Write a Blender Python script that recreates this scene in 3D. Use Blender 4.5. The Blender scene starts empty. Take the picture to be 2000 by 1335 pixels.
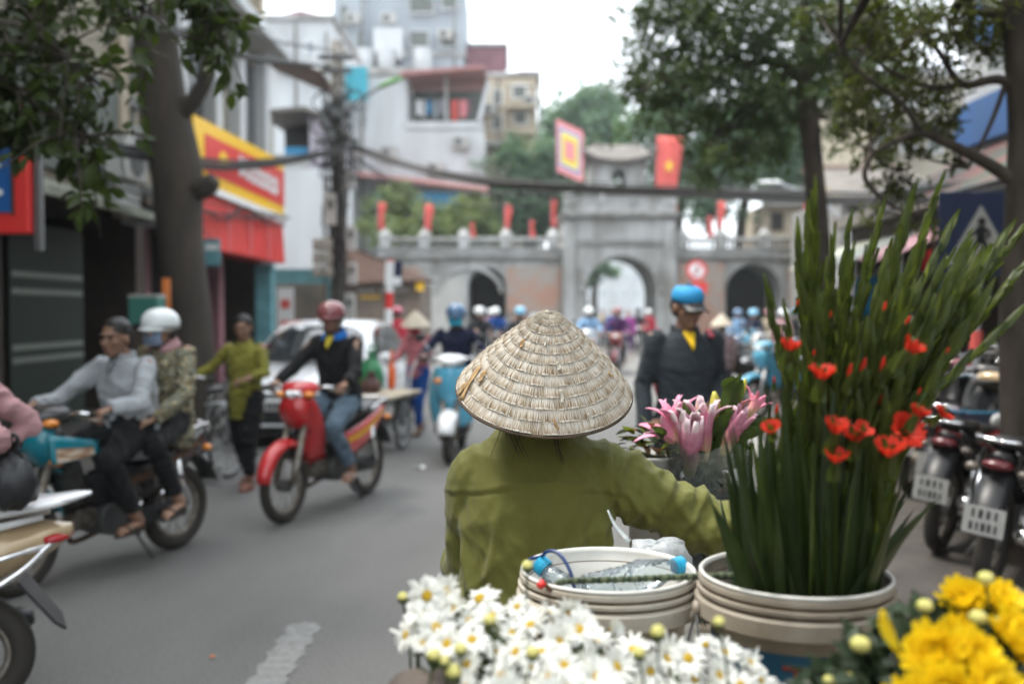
import bpy, bmesh, math, random
import numpy as np
from mathutils import Vector, Matrix, Euler

random.seed(7); np.random.seed(7)
SC = bpy.context.scene
COL = SC.collection
PI = math.pi

# ------------------------------------------------------------------ camera
CAM_Z = 1.6; FPX = 1944.0; PITCH = math.atan(62.5 / FPX)
cd = bpy.data.cameras.new('camera'); cam = bpy.data.objects.new('camera', cd); COL.objects.link(cam)
cam.location = (0, 0, CAM_Z); cam.rotation_euler = (PI/2 - PITCH, 0, 0)
cd.lens = 35.0; cd.sensor_width = 36.0; cd.clip_start = 0.05; cd.clip_end = 2000
cd.dof.use_dof = True; cd.dof.focus_distance = 2.15; cd.dof.aperture_fstop = 2.0; cd.dof.aperture_blades = 0
SC.camera = cam

# ------------------------------------------------------------------ sky, sun, exposure
SUN_EL, SUN_AZ = math.radians(64), math.radians(-80)      # the bright part of the overcast sky: high on the left
w = bpy.data.worlds.new('World'); SC.world = w; w.use_nodes = True
wn, wl = w.node_tree.nodes, w.node_tree.links
bg = wn['Background']
sky = wn.new('ShaderNodeTexSky'); sky.sky_type = 'NISHITA'; sky.sun_disc = False
sky.sun_elevation = SUN_EL; sky.sun_rotation = SUN_AZ
sky.air_density = 1.0; sky.dust_density = 6.0; sky.ozone_density = 1.0
hs = wn.new('ShaderNodeHueSaturation'); hs.inputs['Saturation'].default_value = 0.22
mx = wn.new('ShaderNodeMix'); mx.data_type = 'RGBA'; mx.inputs['Factor'].default_value = 0.6
mx.inputs['B'].default_value = (8.0, 8.7, 9.3, 1)         # the even cloud sheet
wl.new(sky.outputs['Color'], hs.inputs['Color']); wl.new(hs.outputs['Color'], mx.inputs['A'])
wl.new(mx.outputs['Result'], bg.inputs['Color']); bg.inputs['Strength'].default_value = 0.14
sd = bpy.data.lights.new('sun', 'SUN'); sd.energy = 1.5; sd.angle = math.radians(14); sd.color = (1.0, 0.94, 0.84)
sun = bpy.data.objects.new('sun', sd); COL.objects.link(sun)
sdir = Vector((math.sin(SUN_AZ)*math.cos(SUN_EL), math.cos(SUN_AZ)*math.cos(SUN_EL), math.sin(SUN_EL)))
sun.rotation_euler = sdir.to_track_quat('Z', 'Y').to_euler(); sun.location = (0, 0, 40)
SC.view_settings.view_transform = 'Standard'; SC.view_settings.look = 'None'
SC.view_settings.exposure = 1.5; SC.view_settings.gamma = 1.0
SC.render.engine = 'CYCLES'
SC.cycles.use_denoising = True
SC.cycles.max_bounces = 6; SC.cycles.transparent_max_bounces = 12; SC.cycles.volume_bounces = 1
SC.cycles.transmission_bounces = 6; SC.cycles.sample_clamp_indirect = 6.0

# ------------------------------------------------------------------ helpers
def P(px, py, Y):
    """world point seen at pixel (px, py) of the 2000 px wide photograph, at depth Y"""
    u, v = (px - 1000)/FPX, (667.5 - py)/FPX
    c, s = math.cos(PITCH), math.sin(PITCH)
    dy, dz = c + v*s, -s + v*c
    k = Y/dy
    return Vector((u*k, Y, CAM_Z + dz*k))

def srgb(r, g, b):
    f = lambda c: (c/255/12.92) if c <= 10 else ((c/255+0.055)/1.055)**2.4
    return (f(r), f(g), f(b))

MATS = {}
def mat(name, col, rough=0.6, var=0.0, vscale=8.0, col2=None, bump=0.0, bscale=60.0, metal=0.0, spec=0.5,
        coat=0.0, trans=0.0, alpha=1.0, sheen=0.0, sub=0.0, emit=0.0, stretch=(1, 1, 1), detail=4.0, ior=1.45,
        contrast=0.35, rvar=0.0):
    if name in MATS: return MATS[name]
    m = bpy.data.materials.new(name); m.use_nodes = True; MATS[name] = m
    nt = m.node_tree; N, L = nt.nodes, nt.links
    b = N['Principled BSDF']
    b.inputs['Base Color'].default_value = (*col, 1); b.inputs['Roughness'].default_value = rough
    b.inputs['Metallic'].default_value = metal; b.inputs['Specular IOR Level'].default_value = spec
    b.inputs['Coat Weight'].default_value = coat; b.inputs['Coat Roughness'].default_value = 0.08
    b.inputs['Transmission Weight'].default_value = trans; b.inputs['Alpha'].default_value = alpha
    b.inputs['Sheen Weight'].default_value = sheen; b.inputs['IOR'].default_value = ior
    if sub:
        b.inputs['Subsurface Weight'].default_value = sub
        b.inputs['Subsurface Radius'].default_value = (0.012, 0.005, 0.003); b.inputs['Subsurface Scale'].default_value = 0.6
    if emit:
        b.inputs['Emission Color'].default_value = (*col, 1); b.inputs['Emission Strength'].default_value = emit
    if var or bump or rvar:
        tc = N.new('ShaderNodeTexCoord'); mp = N.new('ShaderNodeMapping'); mp.inputs['Scale'].default_value = stretch
        L.new(tc.outputs['Object'], mp.inputs['Vector'])
    if var or rvar:
        n = N.new('ShaderNodeTexNoise'); n.inputs['Scale'].default_value = vscale; n.inputs['Detail'].default_value = detail
        L.new(mp.outputs['Vector'], n.inputs['Vector'])
        r = N.new('ShaderNodeValToRGB')
        r.color_ramp.elements[0].position = 0.5 - contrast/2; r.color_ramp.elements[1].position = 0.5 + contrast/2
        c2 = col2 if col2 else tuple(c*(1 - var) for c in col)
        r.color_ramp.elements[0].color = (*c2, 1); r.color_ramp.elements[1].color = (*col, 1)
        L.new(n.outputs['Fac'], r.inputs['Fac'])
        if var: L.new(r.outputs['Color'], b.inputs['Base Color'])
        if rvar:
            mr = N.new('ShaderNodeMapRange'); mr.inputs['To Min'].default_value = rough - rvar; mr.inputs['To Max'].default_value = rough + rvar
            L.new(n.outputs['Fac'], mr.inputs['Value']); L.new(mr.outputs['Result'], b.inputs['Roughness'])
    if bump:
        n2 = N.new('ShaderNodeTexNoise'); n2.inputs['Scale'].default_value = bscale; n2.inputs['Detail'].default_value = 3
        L.new(mp.outputs['Vector'], n2.inputs['Vector'])
        bp = N.new('ShaderNodeBump'); bp.inputs['Strength'].default_value = bump; bp.inputs['Distance'].default_value = 0.01
        L.new(n2.outputs['Fac'], bp.inputs['Height']); L.new(bp.outputs['Normal'], b.inputs['Normal'])
    return m

def leafmat(name, col, col2, rough=0.5, translucent=0.35, vscale=3.0, spec=0.4):
    """leaf: diffuse + translucency, colour varied by a noise in space"""
    if name in MATS: return MATS[name]
    m = mat(name, col, rough, var=0.5, vscale=vscale, col2=col2, spec=spec, contrast=0.5)
    nt = m.node_tree; N, L = nt.nodes, nt.links
    b = N['Principled BSDF']; out = N['Material Output']
    tr = N.new('ShaderNodeBsdfTranslucent'); ad = N.new('ShaderNodeMixShader'); ad.inputs['Fac'].default_value = translucent
    src = b.inputs['Base Color'].links[0].from_socket
    br = N.new('ShaderNodeMix'); br.data_type = 'RGBA'; br.blend_type = 'MULTIPLY'; br.inputs['Factor'].default_value = 1
    br.inputs['B'].default_value = (1.5, 1.6, 0.7, 1); L.new(src, br.inputs['A'])
    L.new(br.outputs['Result'], tr.inputs['Color'])
    L.new(b.outputs['BSDF'], ad.inputs[1]); L.new(tr.outputs['BSDF'], ad.inputs[2]); L.new(ad.outputs['Shader'], out.inputs['Surface'])
    return m

def rotm(rx=0, ry=0, rz=0): return Euler((rx, ry, rz)).to_matrix().to_4x4()
def frame(o, z, x=None):
    """matrix whose z axis points along z, placed at o"""
    z = Vector(z).normalized()
    x = Vector(x) if x is not None else (Vector((1, 0, 0)) if abs(z.x) < 0.9 else Vector((0, 1, 0)))
    y = z.cross(x).normalized(); x = y.cross(z)
    M = Matrix((x, y, z)).transposed().to_4x4(); M.translation = Vector(o); return M

def smoothpath(pts, n=6):
    """Catmull-Rom through pts"""
    p = [Vector(q) for q in pts]
    if len(p) < 3: return p
    p = [p[0]*2 - p[1]] + p + [p[-1]*2 - p[-2]]
    out = []
    for i in range(1, len(p) - 2):
        a, b, c, d = p[i-1], p[i], p[i+1], p[i+2]
        for k in range(n):
            t = k/n
            out.append(0.5*((2*b) + (c - a)*t + (2*a - 5*b + 4*c - d)*t*t + (3*b - a - 3*c + d)*t**3))
    out.append(p[-2]); return out
def lerp_list(vals, n):
    """resample a list of numbers to n"""
    return list(np.interp(np.linspace(0, 1, n), np.linspace(0, 1, len(vals)), vals))

class MB:
    """collects verts and faces; build() links them as ONE mesh object"""
    def __init__(s): s.v = []; s.f = []
    def add(s, vs, fs, M=None):
        o = len(s.v)
        s.v += [tuple(M @ Vector(q)) for q in vs] if M is not None else [tuple(q) for q in vs]
        s.f += [tuple(i + o for i in f) for f in fs]
        return s
    def box(s, c, d, M=None):
        x, y, z = d[0]/2, d[1]/2, d[2]/2
        vs = [Vector(c) + Vector((a*x, b*y, e*z)) for e in (-1, 1) for b in (-1, 1) for a in (-1, 1)]
        return s.add(vs, [(0, 2, 3, 1), (4, 5, 7, 6), (0, 1, 5, 4), (2, 6, 7, 3), (0, 4, 6, 2), (1, 3, 7, 5)], M)
    def bx(s, x0, x1, y0, y1, z0, z1, M=None):
        return s.box(((x0+x1)/2, (y0+y1)/2, (z0+z1)/2), (x1-x0, y1-y0, z1-z0), M)
    def rings(s, rings, caps=True, closed=False, M=None):
        n = len(rings[0]); vs = [q for r in rings for q in r]; fs = []
        m = len(rings)
        for i in range(m if closed else m - 1):
            a, b = i*n, ((i+1) % m)*n
            for k in range(n):
                k2 = (k+1) % n
                fs.append((a+k, a+k2, b+k2, b+k))
        if caps and not closed:
            fs.append(tuple(range(n-1, -1, -1))); fs.append(tuple((m-1)*n + k for k in range(n)))
        return s.add(vs, fs, M)
    def tube(s, pts, r, n=8, caps=True, closed=False, M=None, up=None, flat=1.0):
        p = [Vector(q) for q in pts]; m = len(p)
        rr = [r]*m if not hasattr(r, '__len__') else (list(r) if len(r) == m else lerp_list(r, m))
        t0 = (p[1] - p[0]).normalized()
        u = Vector(up) if up is not None else (Vector((0, 0, 1)) if abs(t0.z) < 0.9 else Vector((1, 0, 0)))
        u = (u - t0*u.dot(t0)).normalized(); R = []
        for i in range(m):
            a = p[i-1] if (i > 0 or closed) else p[0]; b = p[(i+1) % m] if (i < m-1 or closed) else p[-1]
            t = b - a
            if t.length < 1e-9: t = t0
            t.normalize(); u = u - t*u.dot(t)
            if u.length < 1e-6: u = t.orthogonal()
            u.normalize(); w = t.cross(u)
            R.append([p[i] + (u*math.cos(2*PI*k/n)*flat + w*math.sin(2*PI*k/n))*rr[i] for k in range(n)])
        return s.rings(R, caps, closed, M)
    def ell(s, c, r, M=None, nu=14, nv=9):
        c = Vector(c); R = []
        for j in range(nv):
            a = -PI/2 + PI*(j + 0.5)/nv if False else -PI/2 + PI*(j/(nv-1))*0.998 + 0.001*PI/2
            R.append([c + Vector((r[0]*math.cos(a)*math.cos(2*PI*k/nu), r[1]*math.cos(a)*math.sin(2*PI*k/nu), r[2]*math.sin(a))) for k in range(nu)])
        return s.rings(R, True, False, M)
    def lathe(s, prof, n=24, M=None, caps=False, a0=0, a1=2*PI):
        full = abs(a1 - a0 - 2*PI) < 1e-6
        R = [[Vector((r*math.cos(a0 + (a1-a0)*k/(n if full else n-1)), r*math.sin(a0 + (a1-a0)*k/(n if full else n-1)), z)) for k in range(n)] for r, z in prof]
        if full: return s.rings(R, caps, False, M)
        vs = [q for r in R for q in r]
        fs = [(i*n+k, i*n+k+1, (i+1)*n+k+1, (i+1)*n+k) for i in range(len(R)-1) for k in range(n-1)]
        return s.add(vs, fs, M)
    def prism(s, poly, h, M=None):
        n = len(poly); vs = [(x, y, 0) for x, y in poly] + [(x, y, h) for x, y in poly]
        fs = [tuple(range(n-1, -1, -1)), tuple(range(n, 2*n))] + [(k, (k+1) % n, n + (k+1) % n, n+k) for k in range(n)]
        return s.add(vs, fs, M)
    def grid(s, fn, nu, nv, M=None):
        vs = [fn(i/(nu-1), j/(nv-1)) for i in range(nu) for j in range(nv)]
        fs = [(i*nv+j, (i+1)*nv+j, (i+1)*nv+j+1, i*nv+j+1) for i in range(nu-1) for j in range(nv-1)]
        return s.add(vs, fs, M)
    def mesh(s, name='m', smooth=False):
        me = bpy.data.meshes.new(name); me.from_pydata(s.v, [], s.f); me.update()
        if smooth: me.polygons.foreach_set('use_smooth', [True]*len(me.polygons))
        return me
    def build(s, name, m, parent=None, smooth=False, bevel=0, sub=0, solid=0, M=None, auto=None):
        me = s.mesh(name, smooth or auto is not None)
        if auto is not None: me.set_sharp_from_angle(angle=math.radians(auto))
        if bevel or solid:
            b = bmesh.new(); b.from_mesh(me); bmesh.ops.recalc_face_normals(b, faces=b.faces); b.to_mesh(me); b.free()
        return link(name, me, m, parent, M, bevel, sub, solid)

def link(name, me, m, parent=None, M=None, bevel=0, sub=0, solid=0):
    if m is not None and not me.materials: me.materials.append(MATS[m] if isinstance(m, str) else m)
    o = bpy.data.objects.new(name, me); COL.objects.link(o)
    if parent is not None: o.parent = parent
    if M is not None: o.matrix_local = M
    if solid:
        d = o.modifiers.new('solid', 'SOLIDIFY'); d.thickness = solid; d.offset = 0
    if bevel:
        d = o.modifiers.new('bevel', 'BEVEL'); d.width = bevel; d.segments = 2; d.limit_method = 'ANGLE'; d.angle_limit = math.radians(40)
    if sub:
        d = o.modifiers.new('sub', 'SUBSURF'); d.levels = sub; d.render_levels = sub
    return o
def empty(name, loc=(0, 0, 0), rz=0.0):
    o = bpy.data.objects.new(name, None); COL.objects.link(o); o.location = loc; o.rotation_euler = (0, 0, rz); return o
def tag(o, label, cat, group=None):
    o['label'] = label; o['category'] = cat
    if group: o['group'] = group
    return o
def thing(name, label, cat, loc=(0, 0, 0), rz=0.0, group=None):
    return tag(empty(name, loc, rz), label, cat, group)
def struct(o): o['kind'] = 'structure'; return o
def stuff(o): o['kind'] = 'stuff'; return o
def kids(o): return [c for c in bpy.data.objects if c.parent == o]
def copy_tree(o, parent=None, loc=None, rz=None, label=None):
    c = o.copy(); COL.objects.link(c)
    if parent is not None: c.parent = parent
    for ch in kids(o): copy_tree(ch, c)
    if loc is not None: c.location = loc
    if rz is not None: c.rotation_euler = (0, 0, rz)
    if label: c['label'] = label
    return c

# a side scene in which modifiers and text are turned into plain meshes
TMP = bpy.data.scenes.new('tmp')
def evalmesh(ob):
    TMP.collection.objects.link(ob); vl = TMP.view_layers[0]; vl.update()
    ev = ob.evaluated_get(vl.depsgraph)
    me = bpy.data.meshes.new_from_object(ev)
    TMP.collection.objects.unlink(ob); d = ob.data; bpy.data.objects.remove(ob)
    return me
def remesh(mb, voxel, it=4, fac=0.5, noise=0.0, nfreq=14.0, seed=1, dirn=None, fn=None):
    me = mb.mesh('r'); ob = bpy.data.objects.new('r', me)
    d = ob.modifiers.new('r', 'REMESH'); d.mode = 'VOXEL'; d.voxel_size = voxel; d.use_smooth_shade = True
    if it:
        d = ob.modifiers.new('s', 'SMOOTH'); d.factor = fac; d.iterations = it
    out = evalmesh(ob); bpy.data.meshes.remove(me)
    n = len(out.vertices); co = np.empty(n*3); no = np.empty(n*3)
    out.vertices.foreach_get('co', co); out.vertices.foreach_get('normal', no)
    co = co.reshape(-1, 3); no = no.reshape(-1, 3)
    if noise: co = co + no*(wrinkle(co, nfreq, seed, dirn)*noise)[:, None]
    if fn is not None: co = fn(co, no)
    out.vertices.foreach_set('co', co.ravel()); out.update()
    out.polygons.foreach_set('use_smooth', [True]*len(out.polygons))
    return out
def wrinkle(co, f, seed, dirn=None):
    """cloth-like folds: warped ridged sines"""
    rs = np.random.RandomState(seed); out = np.zeros(len(co))
    warp = co.copy()
    for k in range(3):
        d = rs.normal(size=3); d /= np.linalg.norm(d)
        warp = warp + 0.25/f*np.sin((co @ d)*f*0.9 + rs.rand()*6)[:, None]*rs.normal(size=3)[None]
    for k in range(5):
        d = rs.normal(size=3)
        if dirn is not None: d = d*0.45 + np.array(dirn)*rs.choice([-1, 1])
        d /= np.linalg.norm(d); a = 1/(1 + 0.5*k)
        s = np.sin((warp @ d)*f*(1 + 0.55*k) + rs.rand()*6)
        out += a*(1 - np.abs(s))**1.5
    return out/2.0 - 0.5
def textmesh(txt, size, extr=0.002, align='CENTER'):
    c = bpy.data.curves.new('t', 'FONT'); c.body = txt; c.size = size; c.extrude = extr; c.align_x = align; c.align_y = 'CENTER'
    ob = bpy.data.objects.new('t', c); return evalmesh(ob)

def leaf_cloud(pts, nrm, size, rs, width=0.42, fold=0.25, jitter=0.35, curl=0.15):
    """numpy: folded 6-vertex leaves at pts, each roughly facing nrm; returns verts, faces"""
    n = len(pts)
    nr = nrm + rs.normal(size=(n, 3))*jitter; nr /= np.linalg.norm(nr, axis=1)[:, None] + 1e-9
    t = rs.normal(size=(n, 3)); t -= nr*np.sum(t*nr, 1)[:, None]; t /= np.linalg.norm(t, axis=1)[:, None] + 1e-9
    b = np.cross(nr, t); L = size*(0.65 + 0.7*rs.rand(n))[:, None]; W = L*width
    base = pts; tip = pts + t*L - nr*L*curl
    m1 = pts + t*L*0.45
    l, r = m1 + b*W*0.5 + nr*W*fold, m1 - b*W*0.5 + nr*W*fold
    V = np.stack([base, l, tip, r, m1], 1).reshape(-1, 3)
    o = (np.arange(n)*5)[:, None]
    F = np.concatenate([o + np.array([[0, 4, 1]]), o + np.array([[4, 2, 1]]), o + np.array([[0, 3, 4]]), o + np.array([[4, 3, 2]])])
    return V, F
def npmesh(name, V, F):
    me = bpy.data.meshes.new(name); nv, nf, k = len(V), len(F), F.shape[1]
    me.vertices.add(nv); me.vertices.foreach_set('co', np.ascontiguousarray(V, dtype=np.float32).ravel())
    me.loops.add(nf*k); me.loops.foreach_set('vertex_index', np.ascontiguousarray(F, dtype=np.int32).ravel())
    me.polygons.add(nf); me.polygons.foreach_set('loop_start', np.arange(nf, dtype=np.int32)*k)
    me.update(calc_edges=True); return me
# ================================================================== materials
mat('asphalt', (0.19, 0.187, 0.18), 0.75, var=0.5, vscale=60, bump=0.5, bscale=160, rvar=0.1, contrast=0.5)
def asphalt_wear():
    m = MATS['asphalt']; N, L = m.node_tree.nodes, m.node_tree.links; b = N['Principled BSDF']
    src = b.inputs['Base Color'].links[0].from_socket
    tc = N.new('ShaderNodeTexCoord'); n = N.new('ShaderNodeTexNoise'); n.inputs['Scale'].default_value = 0.9; n.inputs['Detail'].default_value = 6
    mp = N.new('ShaderNodeMapping'); mp.inputs['Scale'].default_value = (1, 0.35, 1)
    r = N.new('ShaderNodeValToRGB'); r.color_ramp.elements[0].position = 0.3; r.color_ramp.elements[1].position = 0.7
    r.color_ramp.elements[0].color = (0.72, 0.71, 0.7, 1); r.color_ramp.elements[1].color = (1.15, 1.14, 1.12, 1)
    x = N.new('ShaderNodeMix'); x.data_type = 'RGBA'; x.blend_type = 'MULTIPLY'; x.inputs['Factor'].default_value = 1
    L.new(tc.outputs['Object'], mp.inputs['Vector']); L.new(mp.outputs['Vector'], n.inputs['Vector']); L.new(n.outputs['Fac'], r.inputs['Fac'])
    L.new(src, x.inputs['A']); L.new(r.outputs['Color'], x.inputs['B']); L.new(x.outputs['Result'], b.inputs['Base Color'])
asphalt_wear()
mat('pave', (0.065, 0.056, 0.049), 0.85, var=0.4, vscale=5, bump=0.3, bscale=50)
mat('kerb', (0.3, 0.29, 0.27), 0.8, var=0.35, vscale=6)
mat('road_paint', (0.222, 0.22, 0.214), 0.75, var=0.75, vscale=22, col2=(0.165, 0.162, 0.156), contrast=0.3)
mat('stone', (0.46, 0.465, 0.465), 0.85, var=0.5, vscale=1.3, col2=(0.13, 0.12, 0.1), bump=0.4, bscale=8, contrast=0.5, stretch=(1, 1, .4), detail=8)
mat('stone_dark', (0.24, 0.235, 0.22), 0.85, var=0.5, vscale=2.5, bump=0.4, bscale=9)
mat('gate_brick', (0.36, 0.21, 0.155), 0.85, var=0.6, vscale=1.3, col2=(0.3, 0.27, 0.24), bump=0.3, bscale=20, contrast=0.22, detail=8)
mat('plaster_pale', (0.5, 0.49, 0.46), 0.85, var=0.45, vscale=1.0, contrast=0.6)
mat('white_wall', (0.6, 0.63, 0.65), 0.85, var=0.4, vscale=0.9, contrast=0.7, stretch=(1, 1, .22), detail=7, col2=(.33, .33, .33))
mat('grey_wall', (0.4, 0.44, 0.48), 0.85, var=0.35, vscale=0.6, contrast=0.7, stretch=(1, 1, .22), detail=7)
mat('cream_wall', (0.54, 0.46, 0.35), 0.85, var=0.4, vscale=0.9, contrast=0.7, stretch=(1, 1, .25), detail=7)
mat('beige_wall', (0.4, 0.36, 0.28), 0.85, var=0.5, vscale=1.4, contrast=.7, stretch=(1, 1, .25), detail=7)
mat('lavender_wall', (0.38, 0.35, 0.4), 0.8, var=0.2, vscale=1)
mat('maroon_sheet', (0.28, 0.13, 0.15), 0.6, var=0.3, vscale=1)
mat('panel_grey', (0.13, 0.145, 0.13), 0.6, var=0.25, vscale=1.5)
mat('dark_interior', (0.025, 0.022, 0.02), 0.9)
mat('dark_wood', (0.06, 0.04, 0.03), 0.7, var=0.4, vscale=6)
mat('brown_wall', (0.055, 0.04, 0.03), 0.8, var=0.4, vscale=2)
mat('hut_wall', (0.24, 0.18, 0.14), 0.85, var=0.5, vscale=1.6, col2=(0.1, 0.09, 0.08), contrast=0.5)
mat('tile_brown', (0.12, 0.065, 0.045), 0.8, var=0.45, vscale=4)
mat('tile_grey', (0.17, 0.155, 0.14), 0.85, var=0.45, vscale=2)
mat('glass_dark', (0.03, 0.035, 0.04), 0.12, spec=0.8)
mat('awning_red', (0.62, 0.03, 0.025), 0.45, var=0.2, vscale=2)
mat('sign_red', (0.66, 0.035, 0.03), 0.35)
mat('sign_yellow', (0.85, 0.5, 0.02), 0.35)
mat('sign_white', (0.75, 0.76, 0.76), 0.4)
mat('sign_blue', (0.006, 0.09, 0.3), 0.35)
mat('navy_sign', (0.007, 0.016, 0.05), 0.5)
mat('sign_white_shaded', (0.3, 0.29, 0.26), 0.6)  # white sign paint darkened to carry the shade on the crossing triangle
mat('black_paint', (0.015, 0.015, 0.015), 0.45)
mat('turquoise', (0.16, 0.38, 0.42), 0.5, var=0.3, vscale=4)
mat('teal_sheet', (0.05, 0.4, 0.5), 0.5, var=0.2, vscale=2)
mat('blue_tarp', (0.02, 0.26, 0.5), 0.45, var=0.25, vscale=3, bump=0.3, bscale=8)
mat('gutter', (0.32, 0.33, 0.26), 0.6, var=0.35, vscale=3)
mat('galv', (0.45, 0.46, 0.47), 0.45, metal=0.6, var=0.25, vscale=5)
mat('steel_dark', (0.12, 0.12, 0.12), 0.5, metal=0.5)
mat('concrete_pole', (0.2, 0.185, 0.165), 0.85, var=0.45, vscale=5, bump=0.3, bscale=20)
mat('cable', (0.022, 0.021, 0.02), 0.55)
mat('lattice', (0.05, 0.065, 0.055), 0.5)
mat('roof_pink', (0.42, 0.2, 0.19), 0.7, var=.3, vscale=2)
mat('lattice_pale', (0.2, 0.22, 0.19), 0.5)
mat('flag_red', (0.62, 0.1, 0.085), 0.7)
mat('flag_star', (0.8, 0.5, 0.05), 0.7)
mat('flag_pink', (0.72, 0.25, 0.27), 0.7)
mat('flag_violet', (0.26, 0.2, 0.42), 0.7)
mat('flag_yellow', (0.75, 0.6, 0.06), 0.7)
mat('flag_cream', (0.75, 0.7, 0.55), 0.7)
mat('bark', (0.07, 0.055, 0.042), 0.9, var=0.6, vscale=9, bump=0.8, bscale=16, stretch=(1, 1, 0.35))
mat('bark_big', (0.045, 0.035, 0.026), 0.9, var=0.65, vscale=6, bump=0.9, bscale=12, stretch=(1, 1, 0.35), col2=(0.03, 0.025, 0.02))
leafmat('leaf_near', (0.055, 0.075, 0.02), (0.015, 0.026, 0.009), 0.32, 0.4, 4)
leafmat('leaf_mid', (0.07, 0.1, 0.036), (0.026, 0.042, 0.018), 0.5, 0.45, 1.2)
leafmat('leaf_olive', (0.11, 0.115, 0.03), (0.035, 0.05, 0.015), 0.5, 0.4, 1.6)
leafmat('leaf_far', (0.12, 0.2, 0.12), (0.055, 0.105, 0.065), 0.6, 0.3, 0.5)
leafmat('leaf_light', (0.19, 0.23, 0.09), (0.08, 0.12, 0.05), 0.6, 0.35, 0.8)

# ================================================================== ground
g = MB(); g.grid(lambda u, v: (-150 + 300*u, -60 + 320*v, 0), 2, 2)
struct(g.build('road', 'asphalt'))
def slab(name, poly, m, z0=-0.2, z1=0.13):
    o = MB().prism(poly, z1 - z0, Matrix.Translation((0, 0, z0))).build(name, m); return struct(o)
PL = [(-3.85, 22), (-3.3, 26), (-2.4, 28), (-2.3, 33), (-5, 41.2), (-60, 41.2), (-60, -20), (-3.85, -20)]
pav_l = slab('pavement_left', PL[::-1], 'pave')
PR = [(1.8, -20), (1.8, 6), (2.5, 9), (3.5, 16), (6.2, 26), (7.6, 41.2), (60, 41.2), (60, -20)]
pav_r = slab('pavement_right', PR, 'pave')
def kerbline(pts, par, side):
    L = 0
    for (a, b) in zip(pts[:-1], pts[1:]):
        a, b = Vector((*a, 0)), Vector((*b, 0)); d = b - a; n = max(1, round(d.length/1.0)); ang = math.atan2(d.y, d.x)
        for k in range(n):
            c = a + d*((k + 0.5)/n)
            M = Matrix.Translation((c.x, c.y, 0)) @ rotm(0, 0, ang)
            kb = MB().box((0, side*0.08, 0.06), (d.length/n - 0.012, 0.16, 0.16), M); kb.build('kerb_stone', 'kerb', par, bevel=0.012)
kerbline([(-3.85, 4), (-3.85, 22), (-3.3, 26), (-2.4, 28)], pav_l, -1)
kerbline([(1.8, 3), (1.8, 6), (2.5, 9), (3.5, 16), (6.2, 26)], pav_r, 1)
struct(MB().grid(lambda u, v: (-1.14 + 0.16*u + 0.01*v + (.012*math.sin(v*61) + .008*math.sin(v*137))*(1 if u > .5 else -1), 3.3 + 1.74*v + .03*math.sin(u*23)*v, 0.004), 7, 60).build('lane_marking', 'road_paint'))

# ================================================================== stone gate
GY = 42.0
def gx(px): return (px - 1000)/FPX*GY
def gz(py): return P(1000, py, GY).z
def archwall(x0, x1, z1, cx, r, zs, y0, y1, na=18, z0=0.0):
    """a wall with an arched opening right through it"""
    mb = MB()
    c1, c2 = math.atan2(z1 - zs, x1 - cx), math.atan2(z1 - zs, x0 - cx)
    an = sorted(set([PI*k/na for k in range(na+1)] + [c1, c2]))
    inn = [(cx + r, z0)] + [(cx + r*math.cos(a), zs + r*math.sin(a)) for a in an] + [(cx - r, z0)]
    def outp(a):
        c, s = math.cos(a), math.sin(a); t = 1e9
        if c > 1e-9: t = min(t, (x1 - cx)/c)
        if c < -1e-9: t = min(t, (x0 - cx)/c)
        if s > 1e-9: t = min(t, (z1 - zs)/s)
        return (cx + c*t, zs + s*t)
    out = [(x1, z0)] + [outp(a) for a in an] + [(x0, z0)]
    n = len(inn)
    for i in range(n-1):
        for y, fl in ((y0, 0), (y1, 1)):
            q = [(inn[i][0], y, inn[i][1]), (out[i][0], y, out[i][1]), (out[i+1][0], y, out[i+1][1]), (inn[i+1][0], y, inn[i+1][1])]
            mb.add(q if fl else q[::-1], [(0, 1, 2, 3)])
        for L in (inn, out):
            mb.add([(L[i][0], y0, L[i][1]), (L[i][0], y1, L[i][1]), (L[i+1][0], y1, L[i+1][1]), (L[i+1][0], y0, L[i+1][1])], [(0, 1, 2, 3)])
    return mb
gate = thing('stone_gate', 'old grey stone city gate with arched passage and small pavilion on top', 'gate', (gx(1210), GY, 0))
GI = Matrix.Translation((-gx(1210), -GY, 0))
def gpart(mb, name, m, bevel=0, smooth=False, parent=gate):
    mb.v = [(x - gx(1210), y - GY, z) for x, y, z in mb.v] if parent is gate else [(x - gx(1210), y - GY, z) for x, y, z in mb.v]
    return mb.build(name, m, parent, bevel=bevel, smooth=smooth)
cx, ar = gx(1213), (gx(1283) - gx(1143))/2
zs = gz(500) - ar
block = gpart(archwall(gx(1100), gx(1318), gz(425), cx, ar, zs, GY, GY + 4), 'central_block', 'stone')
# raised surround of the arch, corner piers, cornice
fr = MB(); fr.bx(gx(1130), gx(1296), GY - 0.12, GY - 0.002, gz(478), gz(470)); gpart(fr, 'panel_moulding', 'stone_dark', parent=gate)
ring = MB()
for k in range(13):
    a0, a1 = PI*k/13 + 0.012, PI*(k+1)/13 - 0.012
    v = MB(); r0, r1 = ar + 0.003, ar + 0.34
    v.prism([(r0*math.cos(a0), r0*math.sin(a0)), (r1*math.cos(a0), r1*math.sin(a0)), (r1*math.cos(a1), r1*math.sin(a1)), (r0*math.cos(a1), r0*math.sin(a1))], 0.1,
            Matrix.Translation((cx, GY - 0.002, zs)) @ rotm(PI/2))
    gpart(v, 'arch_stone', 'stone')
for px in (1100, 1296): gpart(MB().bx(gx(px), gx(px+22), GY - 0.14, GY - 0.002, 0, gz(435)), 'pier', 'stone', bevel=0.02)
gpart(MB().bx(gx(1093), gx(1325), GY - 0.3, GY + 4.2, gz(425), gz(415)), 'cornice', 'stone_dark', bevel=0.04)
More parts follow.
